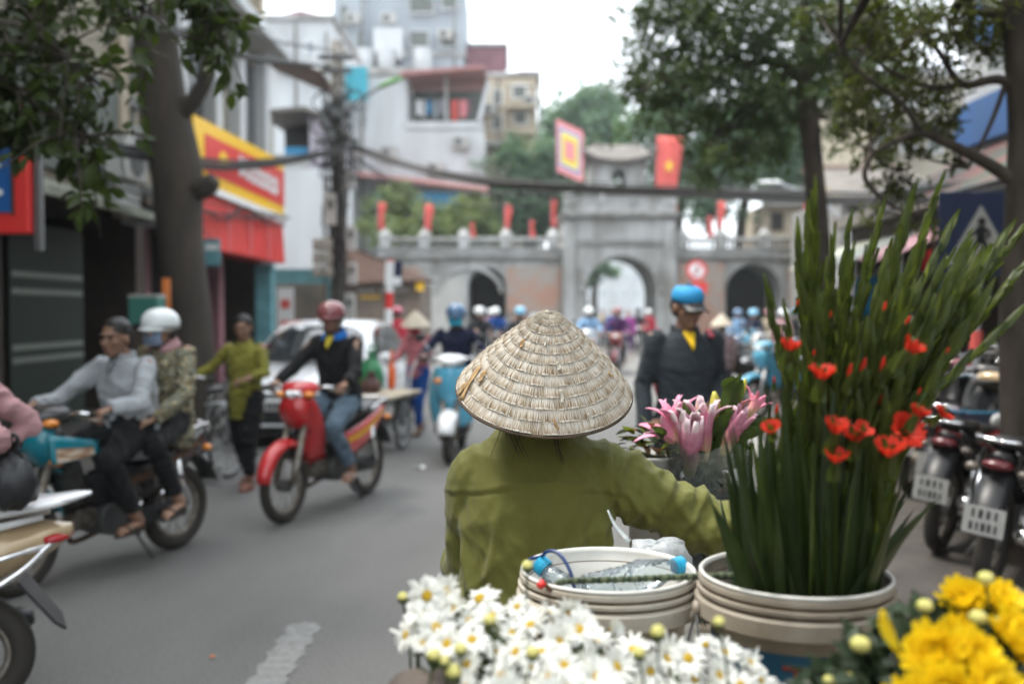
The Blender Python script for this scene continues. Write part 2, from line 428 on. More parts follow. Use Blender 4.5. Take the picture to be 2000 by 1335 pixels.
# parapet of the upper terrace
gpart(MB().bx(gx(1100), gx(1318), GY - 0.1, GY + 0.12, gz(415) + .002, gz(402)), 'parapet_base', 'stone')
for px in (1100, 1172, 1232, 1298):
    w_ = 22 if px in (1100, 1298) else 6
    gpart(MB().bx(gx(px), gx(px + w_), GY - 0.17, GY + 0.2, gz(402) + .002, gz(372 if w_ == 22 else 380)), 'parapet_post', 'stone', bevel=0.02)
gpart(MB().bx(gx(1122) + .01, gx(1298) - .01, GY - 0.14, GY + 0.14, gz(381), gz(376)), 'parapet_rail', 'stone_dark', bevel=0.02)
for a, b in ((1124, 1170), (1180, 1230), (1240, 1296)):
    gpart(MB().bx(gx(a), gx(b), GY - 0.02, GY + 0.06, gz(401), gz(382)), 'parapet_panel', 'stone')
# wings
def wing(pa, pb, door, posts):
    x0, x1 = gx(pa), gx(pb)
    cx2, r2 = gx((door[0] + door[1])/2), (gx(door[1]) - gx(door[0]))/2
    zt = gz(505)
    gpart(archwall(x0, x1, zt, cx2, r2, gz(door[2]) - r2*0.75, GY + 0.5, GY + 4, 12), 'wing_wall', 'stone')
    gpart(MB().bx(x0, x1, GY + 0.3, GY + 4.05, zt + .002, gz(497)), 'wing_cornice', 'stone_dark', bevel=0.03)
    gpart(MB().bx(x0, x1, GY + 0.42, GY + 4.02, gz(497) + .002, gz(488)), 'wing_band', 'stone', bevel=0.02)
    gpart(MB().bx(x0, x1, GY + 0.36, GY + 0.8, gz(488) + .002, gz(484)), 'balustrade_base', 'stone')
    gpart(MB().bx(x0, x1, GY + 0.34, GY + 0.82, gz(469), gz(462)), 'balustrade_rail', 'stone', bevel=0.03)
    for px in posts:
        q = MB(); q.bx(gx(px) - .24, gx(px) + .24, GY + 0.3, GY + 0.86, gz(484) + .002, gz(458)); q.lathe([(.3, gz(458)), (.3, gz(456)), (.16, gz(450)), (.13, gz(446)), (.02, gz(443))], 10, Matrix.Translation((gx(px), GY + 0.58, 0)), caps=True)
        gpart(q, 'balustrade_post', 'stone')
    for p0, p1 in zip(posts[:-1], posts[1:]):
        n = max(2, int((gx(p1) - gx(p0))/0.34))
        for k in range(n):
            xx = gx(p0) + .3 + (gx(p1) - gx(p0) - .6)*(k + .5)/n
            q = MB(); q.lathe([(.07, gz(484)), (.075, gz(482)), (.05, gz(480)), (.09, gz(475)), (.05, gz(471)), (.07, gz(469))], 6, Matrix.Translation((xx, GY + 0.58, 0)))
            gpart(q, 'baluster', 'stone')
wing(738, 1099, (913, 987, 530), (750, 828, 905, 988, 1082))
wing(1319, 1660, (1422, 1532, 527), (1335, 1412, 1498, 1580, 1650))
for px0, px1, py0, py1, mm in ((838, 905, 540, 680, 'plaster_pale'), (990, 1096, 520, 610, 'gate_brick'), (1036, 1092, 612, 640, 'sign_white'), (1330, 1418, 512, 690, 'gate_brick'), (1000, 1030, 614, 680, 'gate_brick'), (760, 830, 520, 690, 'gate_brick'), (1545, 1640, 520, 690, 'gate_brick')):
    gpart(MB().bx(gx(px0), gx(px1), GY + 0.44, GY + 0.498, max(0, gz(py1)), gz(py0)), 'wall_patch', mm)
for a, b in ((846, 912), (984, 1000)):
    pass
for d_ in ((913, 987), (1422, 1532)): gpart(MB().bx(gx(d_[0]) - .3, gx(d_[1]) + .3, GY + 3.7, GY + 3.9, 0, gz(515)), 'passage_shade_panel', 'dark_interior')  # near-black panels put in to make the side passages look unlit
lt = MB(); r3 = gx(960) - gx(905)
lt.prism([(r3*1.25*math.cos(a), r3*1.0*math.sin(a)) for a in np.linspace(0, PI, 14)] + [(r3*1.1*math.cos(a), r3*.85*math.sin(a)) for a in np.linspace(PI, 0, 14)], 0.12,
         Matrix.Translation((gx(915), GY + 0.5, gz(572))) @ rotm(PI/2)); gpart(lt, 'relieving_arch', 'stone')
# pavilion
pv = MB(); q = archwall(gx(1155), gx(1265), gz(305), gx(1211), (gx(1226) - gx(1196))/2, gz(340), GY + 0.8, GY + 2.9, 10, z0=gz(402)); gpart(q, 'pavilion_wall', 'stone')
gpart(MB().bx(gx(1148), gx(1272), GY + 0.7, GY + 3.0, gz(308), gz(303)), 'pavilion_eave', 'stone_dark')
rf = MB()
def roofpt(u, v):
    x = gx(1140) + (gx(1282) - gx(1140))*u; e = abs(2*u - 1)
    d = abs(2*v - 1)
    rise = (1 - d)**1.3*0.75*(1 - 0.55*e**6)
    return (x + (0.0 if d < 1 else 0), GY + 0.3 + 3.1*v, gz(305) + 0.02 + rise + 0.42*e**4*d - 0.12*(1 - e)*d)
rf.grid(roofpt, 15, 11); gpart(rf, 'pavilion_roof', 'tile_grey', smooth=True).modifiers.new('s', 'SOLIDIFY').thickness = 0.16
rg = MB(); rg.tube([(gx(1170), GY + 1.85, gz(272)), (gx(1185), GY + 1.85, gz(277)), (gx(1211), GY + 1.85, gz(279)), (gx(1237), GY + 1.85, gz(277)), (gx(1252), GY + 1.85, gz(272))], .16, 6)
for px in (1168, 1254): rg.tube([(gx(px), GY + 1.85, gz(280)), (gx(px), GY + 1.85, gz(262))], [.2, .06], 6)
gpart(rg, 'ridge', 'tile_grey')

# flags on the gate
def flag(px, ytop, ybot, h, label, big=None, lean=0.0):
    x = gx(px); zt, zb = gz(ytop), gz(ybot); yy = GY + 0.58 if big is None else GY + 0.4
    base = gz(462) if big is None else gz(376)
    t = thing('flag', label, 'flag', (x, yy, base), 0, 'red flags along the gate' if big is None else None)
    H = zt - base + 0.15
    MB().tube([(0, 0, 0), (lean, 0, H)], .03, 6).build('pole', 'steel_dark', t)
    w_ = h*(.72 if big is None else 1); L = zt - zb
    ph = random.random()*6
    def cl(u, v):
        xx = lean*(zt - base - L*v)/H + 0.02 + w_*u*(1 - 0.25*v*0.5)
        return (xx + 0.05*math.sin(5*v + ph)*u, 0.12*math.sin(6*u + 3*v + ph)*u, zt - base - L*v - 0.12*u*L*0.3)
    o = MB().grid(cl, 7, 9).build('cloth', 'flag_red', t, smooth=True, solid=0.012)
    if big == 'star':
        st = []
        for k in range(10):
            a = PI/2 + k*PI/5; r = 0.32 if k % 2 == 0 else 0.13; st.append((r*math.cos(a)*.75, r*math.sin(a)))
        M = Matrix.Translation((w_*0.52, -0.2, zt - base - L*0.55)) @ rotm(PI/2)
        MB().prism(st, 0.012, M).build('star', 'flag_star', o)
    return t
for px, a, b, w_, lb in ((735, 392, 446, .42, 'small red flag at the left end of the gate balustrade'), (826, 396, 448, .5, 'small red flag second from the left on the gate'),
        (917, 432, 462, .25, 'short red flag low above the left gate doorway'), (984, 396, 446, .4, 'small red flag above the middle of the left gate wing'),
        (1034, 428, 462, .28, 'short red flag between two taller ones left of the gate tower'), (1076, 385, 440, .35, 'small red flag beside the left edge of the gate tower'),
        (1312, 384, 436, .35, 'small red flag touching the right edge of the gate tower'), (1385, 420, 460, .3, 'short red flag on the right gate wing'),
        (1404, 390, 445, .45, 'small red flag right of the short one on the right wing'), (1574, 390, 440, .3, 'small red flag behind the slender tree trunk')):
    flag(px, a, b, w_, lb)
flag(1280, 262, 372, 1.1, 'large red flag with a yellow star above the gate', 'star', 0.05)
t = thing('flag', 'large square festival banner with pink and yellow bands left of the pavilion', 'flag', (gx(1088), GY + 0.4, gz(376)))
MB().tube([(0, 0, 0), (-.05, 0, gz(236) - gz(376))], .035, 6).build('pole', 'steel_dark', t)
def ban(s, y):
    c = Vector((gx(1113) - gx(1088), y, gz(292) - gz(376)))
    return [c + Vector((sx*.56*s, 0, sz*1.05*s - sx*.26*s)) for sx, sz in ((-1, 1), (1, 1), (1, -1), (-1, -1))]
for s, mm, nm in ((1.0, 'flag_pink', 'border'), (.84, 'flag_cream', 'band'), (.8, 'flag_violet', 'band'), (.66, 'flag_cream', 'band'), (.6, 'flag_yellow', 'band'), (.38, 'flag_pink', 'centre')):
    y = -0.012*(1.05 - s)*10
    q = ban(s, y); q2 = [p + Vector((0, .008, 0)) for p in q]
    if s == 1.0:
        edge = []
        for a, b in zip(q, q[1:] + q[:1]):
            for k in range(8):
                pt = a.lerp(b, k/8); edge.append(pt + (pt - ban(0.0001, y)[0])*(0.0 if k % 2 == 0 else 0.07))
        n = len(edge); MB().add(edge + [p + Vector((0, .008, 0)) for p in edge], [tuple(range(n)), tuple(range(2*n-1, n-1, -1))]).build(nm, mm, t)
    else:
        MB().add(q + q2, [(0, 1, 2, 3), (7, 6, 5, 4), (0, 1, 5, 4), (1, 2, 6, 5), (2, 3, 7, 6), (3, 0, 4, 7)]).build(nm, mm, t)

# ================================================================== buildings
def house(name, label, px0, px1, pyt, Y, depth, m, cat='building', zb=0.0, roof=True, group=None):
    """box building with its front at depth Y between two pixels; returns root and a converter"""
    x0, x1 = P(px0, 600, Y).x, P(px1, 600, Y).x; zt = P(1000, pyt, Y).z
    r = thing(name, label, cat, ((x0 + x1)/2, Y, 0), 0, group)
    def X(px): return P(px, 600, Y).x - (x0 + x1)/2
    def Z(py): return P(1000, py, Y).z
    MB().bx(x0 - (x0+x1)/2, x1 - (x0+x1)/2, 0, depth, zb, zt).build('wall', m, r)
    if roof: MB().bx(x0 - (x0+x1)/2 - .15, x1 - (x0+x1)/2 + .15, -.15, depth + .15, zt + .002, zt + .22).build('roof_slab', 'stone', r)
    return r, X, Z
def window(r, X, Z, p0, p1, q0, q1, m='glass_dark', fm='sign_white', y=-0.03, bars=0):
    f = MB(); x0, x1, z0, z1 = X(p0), X(p1), Z(q1), Z(q0); t = min(.08, (x1 - x0)*.1)
    f.bx(x0, x1, y - .05, y + .028, z1 - t, z1); f.bx(x0, x1, y - .07, y + .028, z0, z0 + t); f.bx(x0, x0 + t, y - .05, y + .028, z0 + t, z1 - t); f.bx(x1 - t, x1, y - .05, y + .028, z0 + t, z1 - t)
    for k in range(bars):
        xx = x0 + (x1 - x0)*(k+1)/(bars+1); f.bx(xx - .02, xx + .02, y - .03, y + .02, z0 + t, z1 - t)
    o = f.build('window', fm, r); MB().bx(x0 + t, x1 - t, y, y + .026, z0 + t, z1 - t).build('pane', m, o); return o
def balcony(r, X, Z, p0, p1, qs, d=1.0, m='stone', rail='steel_dark', h=0.95):
    s = MB(); x0, x1, z = X(p0), X(p1), Z(qs); s.bx(x0, x1, -d, -.002, z - .15, z); b = s.build('balcony', m, r)
    g = MB(); g.bx(x0, x1, -d, -d + .04, z + h - .05, z + h)
    n = int((x1 - x0)/.16)
    for k in range(n+1):
        xx = x0 + (x1 - x0)*k/n; g.bx(xx - .012, xx + .012, -d + .005, -d + .035, z, z + h - .05)
    g.build('railing', rail, b); return b

# far left: plain pale house with a small red gable
r, X, Z = house('pale_house', 'plain pale house with a small red gable roof behind the utility pole', 520, 652, 40, 46, 8, 'white_wall')
gb = MB(); gb.prism([(X(553), Z(40) + .25), (X(628), Z(40) + .25), (X(590), Z(20))], 3, Matrix.Translation((0, 3, 0)) @ rotm(PI/2)); gb.build('gable_roof', 'maroon_sheet', r)
for (a, b, c, d) in ((540, 560, 80, 110), (600, 620, 80, 110)): window(r, X, Z, a, b, c, d, 'grey_wall')
# terrace house between shop and pole
r, X, Z = house('terrace_house', 'house with a dark roofed terrace and lavender side wall left of the pole', 500, 645, 330, 34, 5, 'white_wall', roof=False)
MB().bx(X(520), X(604), .3, 4, Z(330) + .002, Z(300)).build('terrace_parapet', 'stone', r)
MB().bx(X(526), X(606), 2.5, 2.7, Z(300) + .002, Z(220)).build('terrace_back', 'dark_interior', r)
MB().bx(X(604), X(645), 0.2, 4, Z(330) + .002, Z(228)).build('side_wall', 'lavender_wall', r)
tr = MB(); tr.add([(X(512), -.3, Z(222)), (X(600), -.3, Z(214)), (X(652), -.3, Z(234)), (X(652), 4.5, Z(230)), (X(600), 4.5, Z(210)), (X(512), 4.5, Z(218))], [(0, 1, 4, 5), (1, 2, 3, 4)]); tr.build('terrace_roof', 'tile_grey', r, solid=.12)
for px in (518, 530): MB().bx(X(px), X(px + 5), -.1, .1, Z(330) + .01, Z(220)).build('post', 'beige_wall', r)
MB().bx(X(545), X(590), 1.0, 1.5, Z(300) + .01, Z(278)).build('blue_barrel_row', 'blue_tarp', r)
# grey concrete tower
r, X, Z = house('concrete_tower', 'tall pale grey concrete apartment tower rising into the sky', 652, 905, 110, 60, 12, 'grey_wall')
MB().bx(X(652), X(716), .3, 9, Z(110) + .3, Z(-70)).build('stair_tower', 'grey_wall', r)
MB().bx(X(716), X(905), .5, 9, Z(110) + .3, Z(-60)).build('upper_block', 'grey_wall', r)
MB().bx(X(735), X(790), -.6, -.002, Z(120), Z(60)).build('stair_bay', 'white_wall', r)
for a, b, c, d in ((800, 850, -30, 28), (862, 895, -30, 20), (668, 682, 10, 60), (700, 712, 60, 100), (800, 840, 60, 95), (860, 895, 60, 95), (740, 780, 75, 110)):
    window(r, X, Z, a, b, c, d, 'panel_grey', 'white_wall', y=-.05 if c < 60 and a > 716 else -.05)
for px in (690, 720, 760, 830): 
    tk = MB(); tk.lathe([(.0, 0), (.55, 0), (.6, .5), (.55, 1.2), (.0, 1.35)], 12, Matrix.Translation((X(px), -.9, Z(145)))); tk.build('water_tank', 'galv', r)
MB().bx(X(690), X(860), -1.8, -.002, Z(158), Z(146)).build('tank_ledge', 'stone', r)
# balcony building
r, X, Z = house('balcony_house', 'white house with laundry on a deep dark balcony under a pink roof', 556, 945, 252, 50, 8, 'white_wall', roof=False)
MB().bx(X(716), X(796), 0.1, 7, Z(252) + .002, Z(150)).build('side_tower', 'white_wall', r)
MB().bx(X(796) + .01, X(940), 3.2, 3.4, Z(252) + .002, Z(150)).build('balcony_back_wall', 'panel_grey', r)
rf = MB(); rf.add([(X(786), -1.0, Z(152)), (X(948), -1.0, Z(140)), (X(948), 5, Z(128)), (X(786), 5, Z(138))], [(0, 1, 2, 3)]); rf.build('pink_roof', 'roof_pink', r, solid=.16)
MB().bx(X(796), X(945), -.1, .06, Z(252) + .01, Z(238)).build('balcony_parapet', 'white_wall', r)
MB().tube([(X(936), -.2, Z(240)), (X(955), -.2, Z(160))], .12, 6).build('brace', 'white_wall', r)
MB().bx(X(870), X(875), -.2, -.05, Z(238), Z(146)).build('post', 'stone', r)
for k, (px, w_, h_, mm) in enumerate(((812, 9, 32, 'sign_white'), (823, 8, 36, 'white_wall'), (833, 8, 30, 'blue_tarp'), (845, 9, 38, 'grey_wall'), (858, 8, 30, 'lavender_wall'), (880, 14, 44, 'flag_red'), (898, 12, 36, 'flag_pink'), (910, 8, 30, 'maroon_sheet'))):
    c = MB(); x0, x1, z1, z0 = X(px), X(px + w_), Z(190), Z(190 + h_)
    c.grid(lambda u, v: (x0 + (x1 - x0)*u, .6 + .06*math.sin(9*u + 4*v + k), z1 + (z0 - z1)*v), 6, 5); c.build('laundry', mm, r, smooth=True, solid=.01)
MB().tube([(X(798), .6, Z(189)), (X(938), .6, Z(189))], .02, 5).build('laundry_line', 'steel_dark', r)
for a, b, c, d in ((580, 610, 290, 330), (640, 668, 200, 240)): window(r, X, Z, a, b, c, d)
MB().bx(X(556), X(716), .4, 6, Z(252) + .002, Z(205)).build('upper_room', 'white_wall', r)
lo = MB(); lo.add([(X(690), -2.6, Z(352)), (X(955), -2.6, Z(384)), (X(955), -.01, Z(368)), (X(690), -.01, Z(336))], [(0, 1, 2, 3)]); lo.build('lean_to_roof', 'roof_pink', r, solid=.14)
MB().bx(X(740), X(900), -2.0, -1.9, Z(440), Z(385)).build('blue_sheet', 'blue_tarp', r)
MB().bx(X(660), X(722), -.5, -.3, Z(200), Z(135)).build('teal_awning', 'teal_sheet', r)
# maroon block and cream house
r, X, Z = house('maroon_block', 'maroon sheet metal rooftop block beside the grey tower', 905, 988, 92, 64, 6, 'maroon_sheet', zb=10.0)
for k in range(9): MB().bx(X(908 + k*9), X(910 + k*9), -.06, -.002, 10.1, Z(94)).build('sheet_rib', 'maroon_sheet', r)
MB().bx(X(906), X(987), .2, 5.8, 0, 9.99).build('lower_wall', 'grey_wall', r)
r, X, Z = house('cream_house', 'cream apartment house with small balconies beside the dark balcony', 946, 1048, 150, 56, 8, 'cream_wall')
for a, b, c, d in ((962, 982, 175, 205), (1000, 1030, 165, 195), (962, 982, 225, 255), (1002, 1030, 215, 245)): window(r, X, Z, a, b, c, d, 'panel_grey')
for q in (212, 262): balcony(r, X, Z, 990, 1044, q, 1.2, 'cream_wall')
balcony(r, X, Z, 946, 980, 285, 1.4)
MB().bx(X(1010), X(1050), 1, 6, Z(150) + .25, Z(130)).build('roof_room', 'maroon_sheet', r)
r, X, Z = house('far_street_house', 'pale hazy house front far down the street through the arch', 1100, 1330, 505, 120, 8, 'white_wall')
for a in range(1150, 1280, 22):
    for b in (535, 565): window(r, X, Z, a, a + 10, b, b + 14, 'grey_wall')

for nm_, spots in (('pale_house', ((560, 130), (620, 150))), ('balcony_house', ((600, 300), (690, 300), (760, 300), (850, 330), (900, 280))), ('concrete_tower', ((690, 40), (870, 70), (760, 40))), ('cream_house', ((955, 215), (1036, 200)))):
    b_ = [o for o in SC.objects if o.name == nm_][0]; Yb = b_.location.y
    for px, py in spots:
        p = P(px, py, Yb) - b_.location; MB().box((p.x, -.3, p.z), (.85, .4, .6)).build('air_conditioner', 'plaster_pale', b_, bevel=.03); MB().lathe([(.0, .01), (.2, .01), (.22, 0)], 12, Matrix.Translation((p.x - .1, -.503, p.z)) @ rotm(PI/2)).build('fan', 'steel_dark', b_)
    for px, py in spots[:2]:
        p = P(px + 18, py, Yb) - b_.location; MB().tube([(p.x, -.08, 0), (p.x, -.08, p.z + 2)], .06, 6).build('drain_pipe', 'stone_dark', b_)
# ---- left row of shops: facade along the street at X = FX
FX = -5.6
def side_root(name, label, y0, cat='building'): return thing(name, label, cat, (FX, y0, 0))
# nearest shop: dark open ground floor, lattice gate, grey panel storey
r = side_root('corner_shop', 'dark open shop front with lattice gate and grey panelled upper storey on the left', 10.0)
def sx(x0, x1, y0, y1, z0, z1, name, m, bevel=0, parent=None): return MB().bx(x0 - FX, x1 - FX, y0 - 10, y1 - 10, z0, z1).build(name, m, parent or r, bevel=bevel)
sx(-11, -5.6, -14, 15, 3.1, 11.5, 'upper_wall', 'beige_wall'); sx(-11, -8.2, -14, 15, 0, 3.098, 'back_wall', 'brown_wall'); sx(-8.2, -5.6, -14, 15, 3.0, 3.098, 'soffit', 'dark_wood')  # walls run on unseen behind the camera to block sky light
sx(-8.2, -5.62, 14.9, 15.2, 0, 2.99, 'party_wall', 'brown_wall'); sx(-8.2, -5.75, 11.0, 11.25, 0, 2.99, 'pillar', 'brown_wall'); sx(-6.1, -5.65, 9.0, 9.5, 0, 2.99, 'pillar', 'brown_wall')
sx(-5.6 + .002, -5.5, 10.6, 14.6, 3.3, 4.7, 'grey_panel', 'panel_grey'); sx(-5.6 + .002, -5.5, 8.6, 10.2, 3.3, 4.2, 'dark_panel', 'dark_wood')
for k in range(7):
    sx(-5.6 + .003, -5.0 + .04*k, 14.3, 14.85, 5.35 - .42*k, 5.47 - .42*k, 'concrete_fin', 'white_wall', bevel=.02)
sx(-5.6 + .004, -5.45, 14.0, 14.28, 2.9, 6.5, 'pilaster', 'cream_wall')
aw = MB(); aw.add([(-5.6 - FX + .01, -2.0, 3.15), (-4.95 - FX, -2.0, 2.86), (-4.95 - FX, 4.6, 2.86), (-5.6 - FX + .01, 4.6, 3.15)], [(0, 1, 2, 3)]); aw.build('awning', 'gutter', r, solid=.05)
MB().bx(-4.96 - FX, -4.88 - FX, -2.0, 4.6, 2.82, 2.92).build('gutter', 'gutter', r)
sx(-5.6 + .003, -5.2, 13.2, 14.0, 3.0, 3.3, 'ledge', 'stone')
# folding lattice gate
lg = thing('lattice_gate', 'closed dark green folding lattice gate in the shop front', 'gate', (-5.72, 12.25, 0.13))
for k in range(26):
    MB().bx(-.015, .015, -.9 + k*.075, -.875 + k*.075, 0, 2.5).build('gate_bar', 'lattice', lg)
for z in (.85, 1.0, 1.65, 1.85):
    for k in range(25): MB().bx(.016, .026, -.89 + k*.075, -.84 + k*.075, z, z + .07).build('gate_link', 'lattice_pale', lg)
ac = thing('air_conditioner', 'wall mounted air conditioner unit beside the tree trunk', 'air conditioner', (-5.45, 13.65, 3.35))
MB().box((.17, 0, .3), (.32, .8, .58)).build('case', 'plaster_pale', ac, bevel=.02)
MB().lathe([(.0, .02), (.22, .02), (.24, 0)], 18, Matrix.Translation((.336, 0, .3)) @ rotm(0, PI/2)).build('fan_grille', 'steel_dark', ac)
for k in range(6): MB().tube([(.36, -.22, .12 + k*.07), (.36, .22, .12 + k*.07)], .006, 4).build('grille_bar', 'galv', ac)
# blue and red shop sign at the left edge
sg = thing('shop_sign', 'blue and red boxed shop sign at the left edge of the picture', 'sign', (-4.72, 8.7, 2.27))
MB().box((0, 0, .42), (1.08, .14, .86)).build('box', 'sign_red', sg, bevel=.01)
MB().box((.05, -.08, .5), (.7, .02, .66)).build('blue_panel', 'sign_blue', sg)
MB().box((.06, -.094, .66), (.5, .008, .1)).build('red_band', 'maroon_sheet', sg); MB().box((.06, -.094, .57), (.52, .008, .03)).build('white_line', 'sign_white', sg)
MB().ell((.27, -.094, .34), (.07, .006, .035)).build('white_spot', 'sign_white', sg)
MB().box((.415, -.085, .5), (.02, .02, .7)).build('trim', 'dark_wood', sg); MB().tube([(.54, .02, .86), (.6, .02, 1.2)], .02, 6).build('bracket', 'steel_dark', sg)
MB().box((.58, .05, .35), (.05, .08, 1.0)).build('frame', 'steel_dark', sg)
# shop with yellow and red sign
r2 = thing('red_shop', 'shop house with white pilasters above a red awning behind the big tree', 'building', (FX, 18.5, 0))
def s2(x0, x1, y0, y1, z0, z1, name, m, bevel=0, parent=None): return MB().bx(x0 - FX, x1 - FX, y0 - 18.5, y1 - 18.5, z0, z1).build(name, m, parent or r2, bevel=bevel)
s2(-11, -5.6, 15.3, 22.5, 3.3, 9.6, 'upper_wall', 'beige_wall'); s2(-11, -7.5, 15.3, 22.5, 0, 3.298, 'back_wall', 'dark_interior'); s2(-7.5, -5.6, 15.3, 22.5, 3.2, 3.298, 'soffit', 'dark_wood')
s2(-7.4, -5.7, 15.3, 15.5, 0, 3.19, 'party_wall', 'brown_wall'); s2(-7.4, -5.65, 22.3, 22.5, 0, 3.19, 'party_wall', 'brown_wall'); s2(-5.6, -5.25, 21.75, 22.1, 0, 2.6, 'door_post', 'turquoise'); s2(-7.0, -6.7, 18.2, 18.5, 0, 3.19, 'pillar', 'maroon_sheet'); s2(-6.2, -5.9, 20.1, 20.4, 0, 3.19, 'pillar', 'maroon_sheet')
for y in (16.0, 18.0, 19.6, 21.6): s2(-5.6 + .002, -5.3, y, y + .4, 4.8, 7.1, 'pilaster', 'white_wall', bevel=.02)
for y in (16.5, 20.1):
    w_ = s2(-5.6 + .003, -5.52, y, y + 1.4, 4.9, 6.8, 'window', 'dark_wood'); MB().bx(-5.52 - FX + .002, -5.5 - FX, y - 18.4, y - 18.5 + .65, 5.0, 6.7).build('pane', 'glass_dark', w_); MB().bx(-5.52 - FX + .002, -5.5 - FX, y - 18.5 + .75, y - 18.5 + 1.3, 5.0, 6.7).build('pane', 'glass_dark', w_)
s2(-5.6 + .002, -4.9, 15.3, 22.5, 7.1, 7.35, 'cornice', 'white_wall', bevel=.04); s2(-5.6 + .002, -5.2, 15.3, 22.5, 8.9, 9.2, 'cornice', 'cream_wall', bevel=.04)
for y in (16.0, 19.6, 21.6): s2(-5.6 + .002, -5.4, y, y + .35, 7.352, 8.898, 'pilaster', 'cream_wall')
s2(-5.6 + .003, -5.52, 17, 19.2, 7.5, 8.7, 'window', 'glass_dark')
lr = MB(); lr.add([(-5.9 - FX, 4.0, 7.6), (-4.3 - FX, 4.0, 6.9), (-4.3 - FX, 6.4, 6.9), (-5.9 - FX, 6.4, 7.6)], [(0, 1, 2, 3)]); lr.build('lean_roof', 'tile_brown', r2, solid=.08)
ab = thing('red_awning', 'boxy red awning with paler seams under the yellow shop sign', 'awning', (-5.0, 19.1, 2.62))
for k in range(4):
    y0 = -2.9 + k*1.45
    q = MB(); q.add([(.0, y0, 0), (.0, y0 + 1.44, 0), (-.05, y0 + 1.44, .88), (-.05, y0, .88), (-.55, y0, 0), (-.55, y0 + 1.44, 0), (-.55, y0 + 1.44, .9), (-.55, y0, .9)], [(0, 1, 2, 3), (4, 7, 6, 5), (0, 4, 5, 1), (3, 2, 6, 7), (0, 3, 7, 4), (1, 5, 6, 2)])
    q.build('awning_panel', 'awning_red', ab)
    if k: MB().bx(.002, .012, y0 - .03, y0 + .02, 0.02, .86).build('seam', 'flag_pink', ab)
MB().bx(-.02, .06, -2.9, 2.9, .9, 1.0).build('top_strip', 'sign_white', ab)
ys = thing('shop_sign', 'yellow and red shop fascia sign with ragged white lettering behind the cables', 'sign', (-5.02, 19.1, 3.66))
def fas(y, z): return (0, y, z)
def panel(y0, y1, zb0, zt0, zb1, zt1, x, th, name, m, par=ys):
    q = MB(); q.add([(x, y0, zb0), (x, y1, zb1), (x, y1, zt1), (x, y0, zt0), (x - th, y0, zb0), (x - th, y1, zb1), (x - th, y1, zt1), (x - th, y0, zt0)], [(0, 1, 2, 3), (4, 7, 6, 5), (0, 4, 5, 1), (3, 2, 6, 7), (0, 3, 7, 4), (1, 5, 6, 2)]); return q.build(name, m, par)
panel(-3.3, 2.9, .0, 1.02, .0, 1.2, 0, .12, 'board', 'sign_yellow'); panel(-2.75, 2.9, .2, .82, .2, .98, .012, .01, 'red_field', 'sign_red'); panel(-3.1, 2.9, -.1, -.005, -.1, -.005, .03, .1, 'lower_strip', 'sign_white')
rs = np.random.RandomState(3); up_, dn_ = [], []
for k in range(15):
    y = -.7 + k*.2; up_.append((y, .68 + .12*rs.rand())); dn_.append((y, .40 + .12*rs.rand()))
LMx = Matrix(((0, 0, 1, .016), (1, 0, 0, 0), (0, 1, 0, 0), (0, 0, 0, 1)))
for k in range(7):   # seven ragged, unreadable letter shapes
    y = -.75 + k*.44; h0, h1 = .36 + .05*rs.rand(), .7 + .1*rs.rand(); w_ = .33
    q = MB(); q.prism([(y, h0), (y + .12, h0 - .02), (y + .13, h1), (y + .01, h1 + .02)], .014, LMx)
    c_ = (y + .22, (h0 + h1)/2 - .04*(k % 2)); oo = [(c_[0] + w_*.45*math.cos(a), c_[1] + .17*math.sin(a)) for a in np.linspace(-2.2, 2.2, 10)]; ii = [(c_[0] + w_*.2*math.cos(a), c_[1] + .07*math.sin(a)) for a in np.linspace(2.2, -2.2, 10)]
    q.prism(oo + ii, .0145, LMx); q.build('letter', 'sign_white', ys)
MB().prism([(-1.75 + .26*math.cos(a), .52 + .16*math.sin(a)) for a in np.linspace(0, 2*PI, 16)[:-1]], .014, Matrix(((0, 0, 1, .016), (1, 0, 0, 0), (0, 1, 0, 0), (0, 0, 0, 1)))).build('yellow_mark', 'sign_yellow', ys)
hg = thing('hanging_sign', 'small teal and white hanging sign beside the big trunk', 'sign', P(414, 520, 15.6)); hg.location.z -= 0
MB().box((0, 0, .22), (.26, .03, .42)).build('board', 'turquoise', hg); MB().box((0, -.018, .3), (.2, .006, .1)).build('pale_field', 'sign_white', hg); MB().tube([(0, 0, .43), (-.3, .1, .75)], .008, 5).build('wire', 'steel_dark', hg)
# stall with turquoise frame
st = thing('turquoise_stall', 'small turquoise framed stall with striped banner behind the white car', 'stall', (P(580, 600, 24).x, 24, .13))
for x in (-.85, .75): MB().bx(x, x + .12, -.06, .06, 0, 2.1).build('post', 'turquoise', st)
MB().bx(-.85, 1.0, -.1, .1, 2.1 + .002, 2.45).build('header', 'turquoise', st); MB().bx(-.7, .7, .5, .6, 0, 2.1).build('back_panel', 'hut_wall', st)
MB().bx(-.45, -.05, -.12, -.1, .3, 2.0).build('banner', 'sign_white', st)
for z in (.5, 1.0, 1.5): MB().bx(-.36, -.14, -.13, -.121, z, z + .22).build('banner_mark', 'flag_red', st)
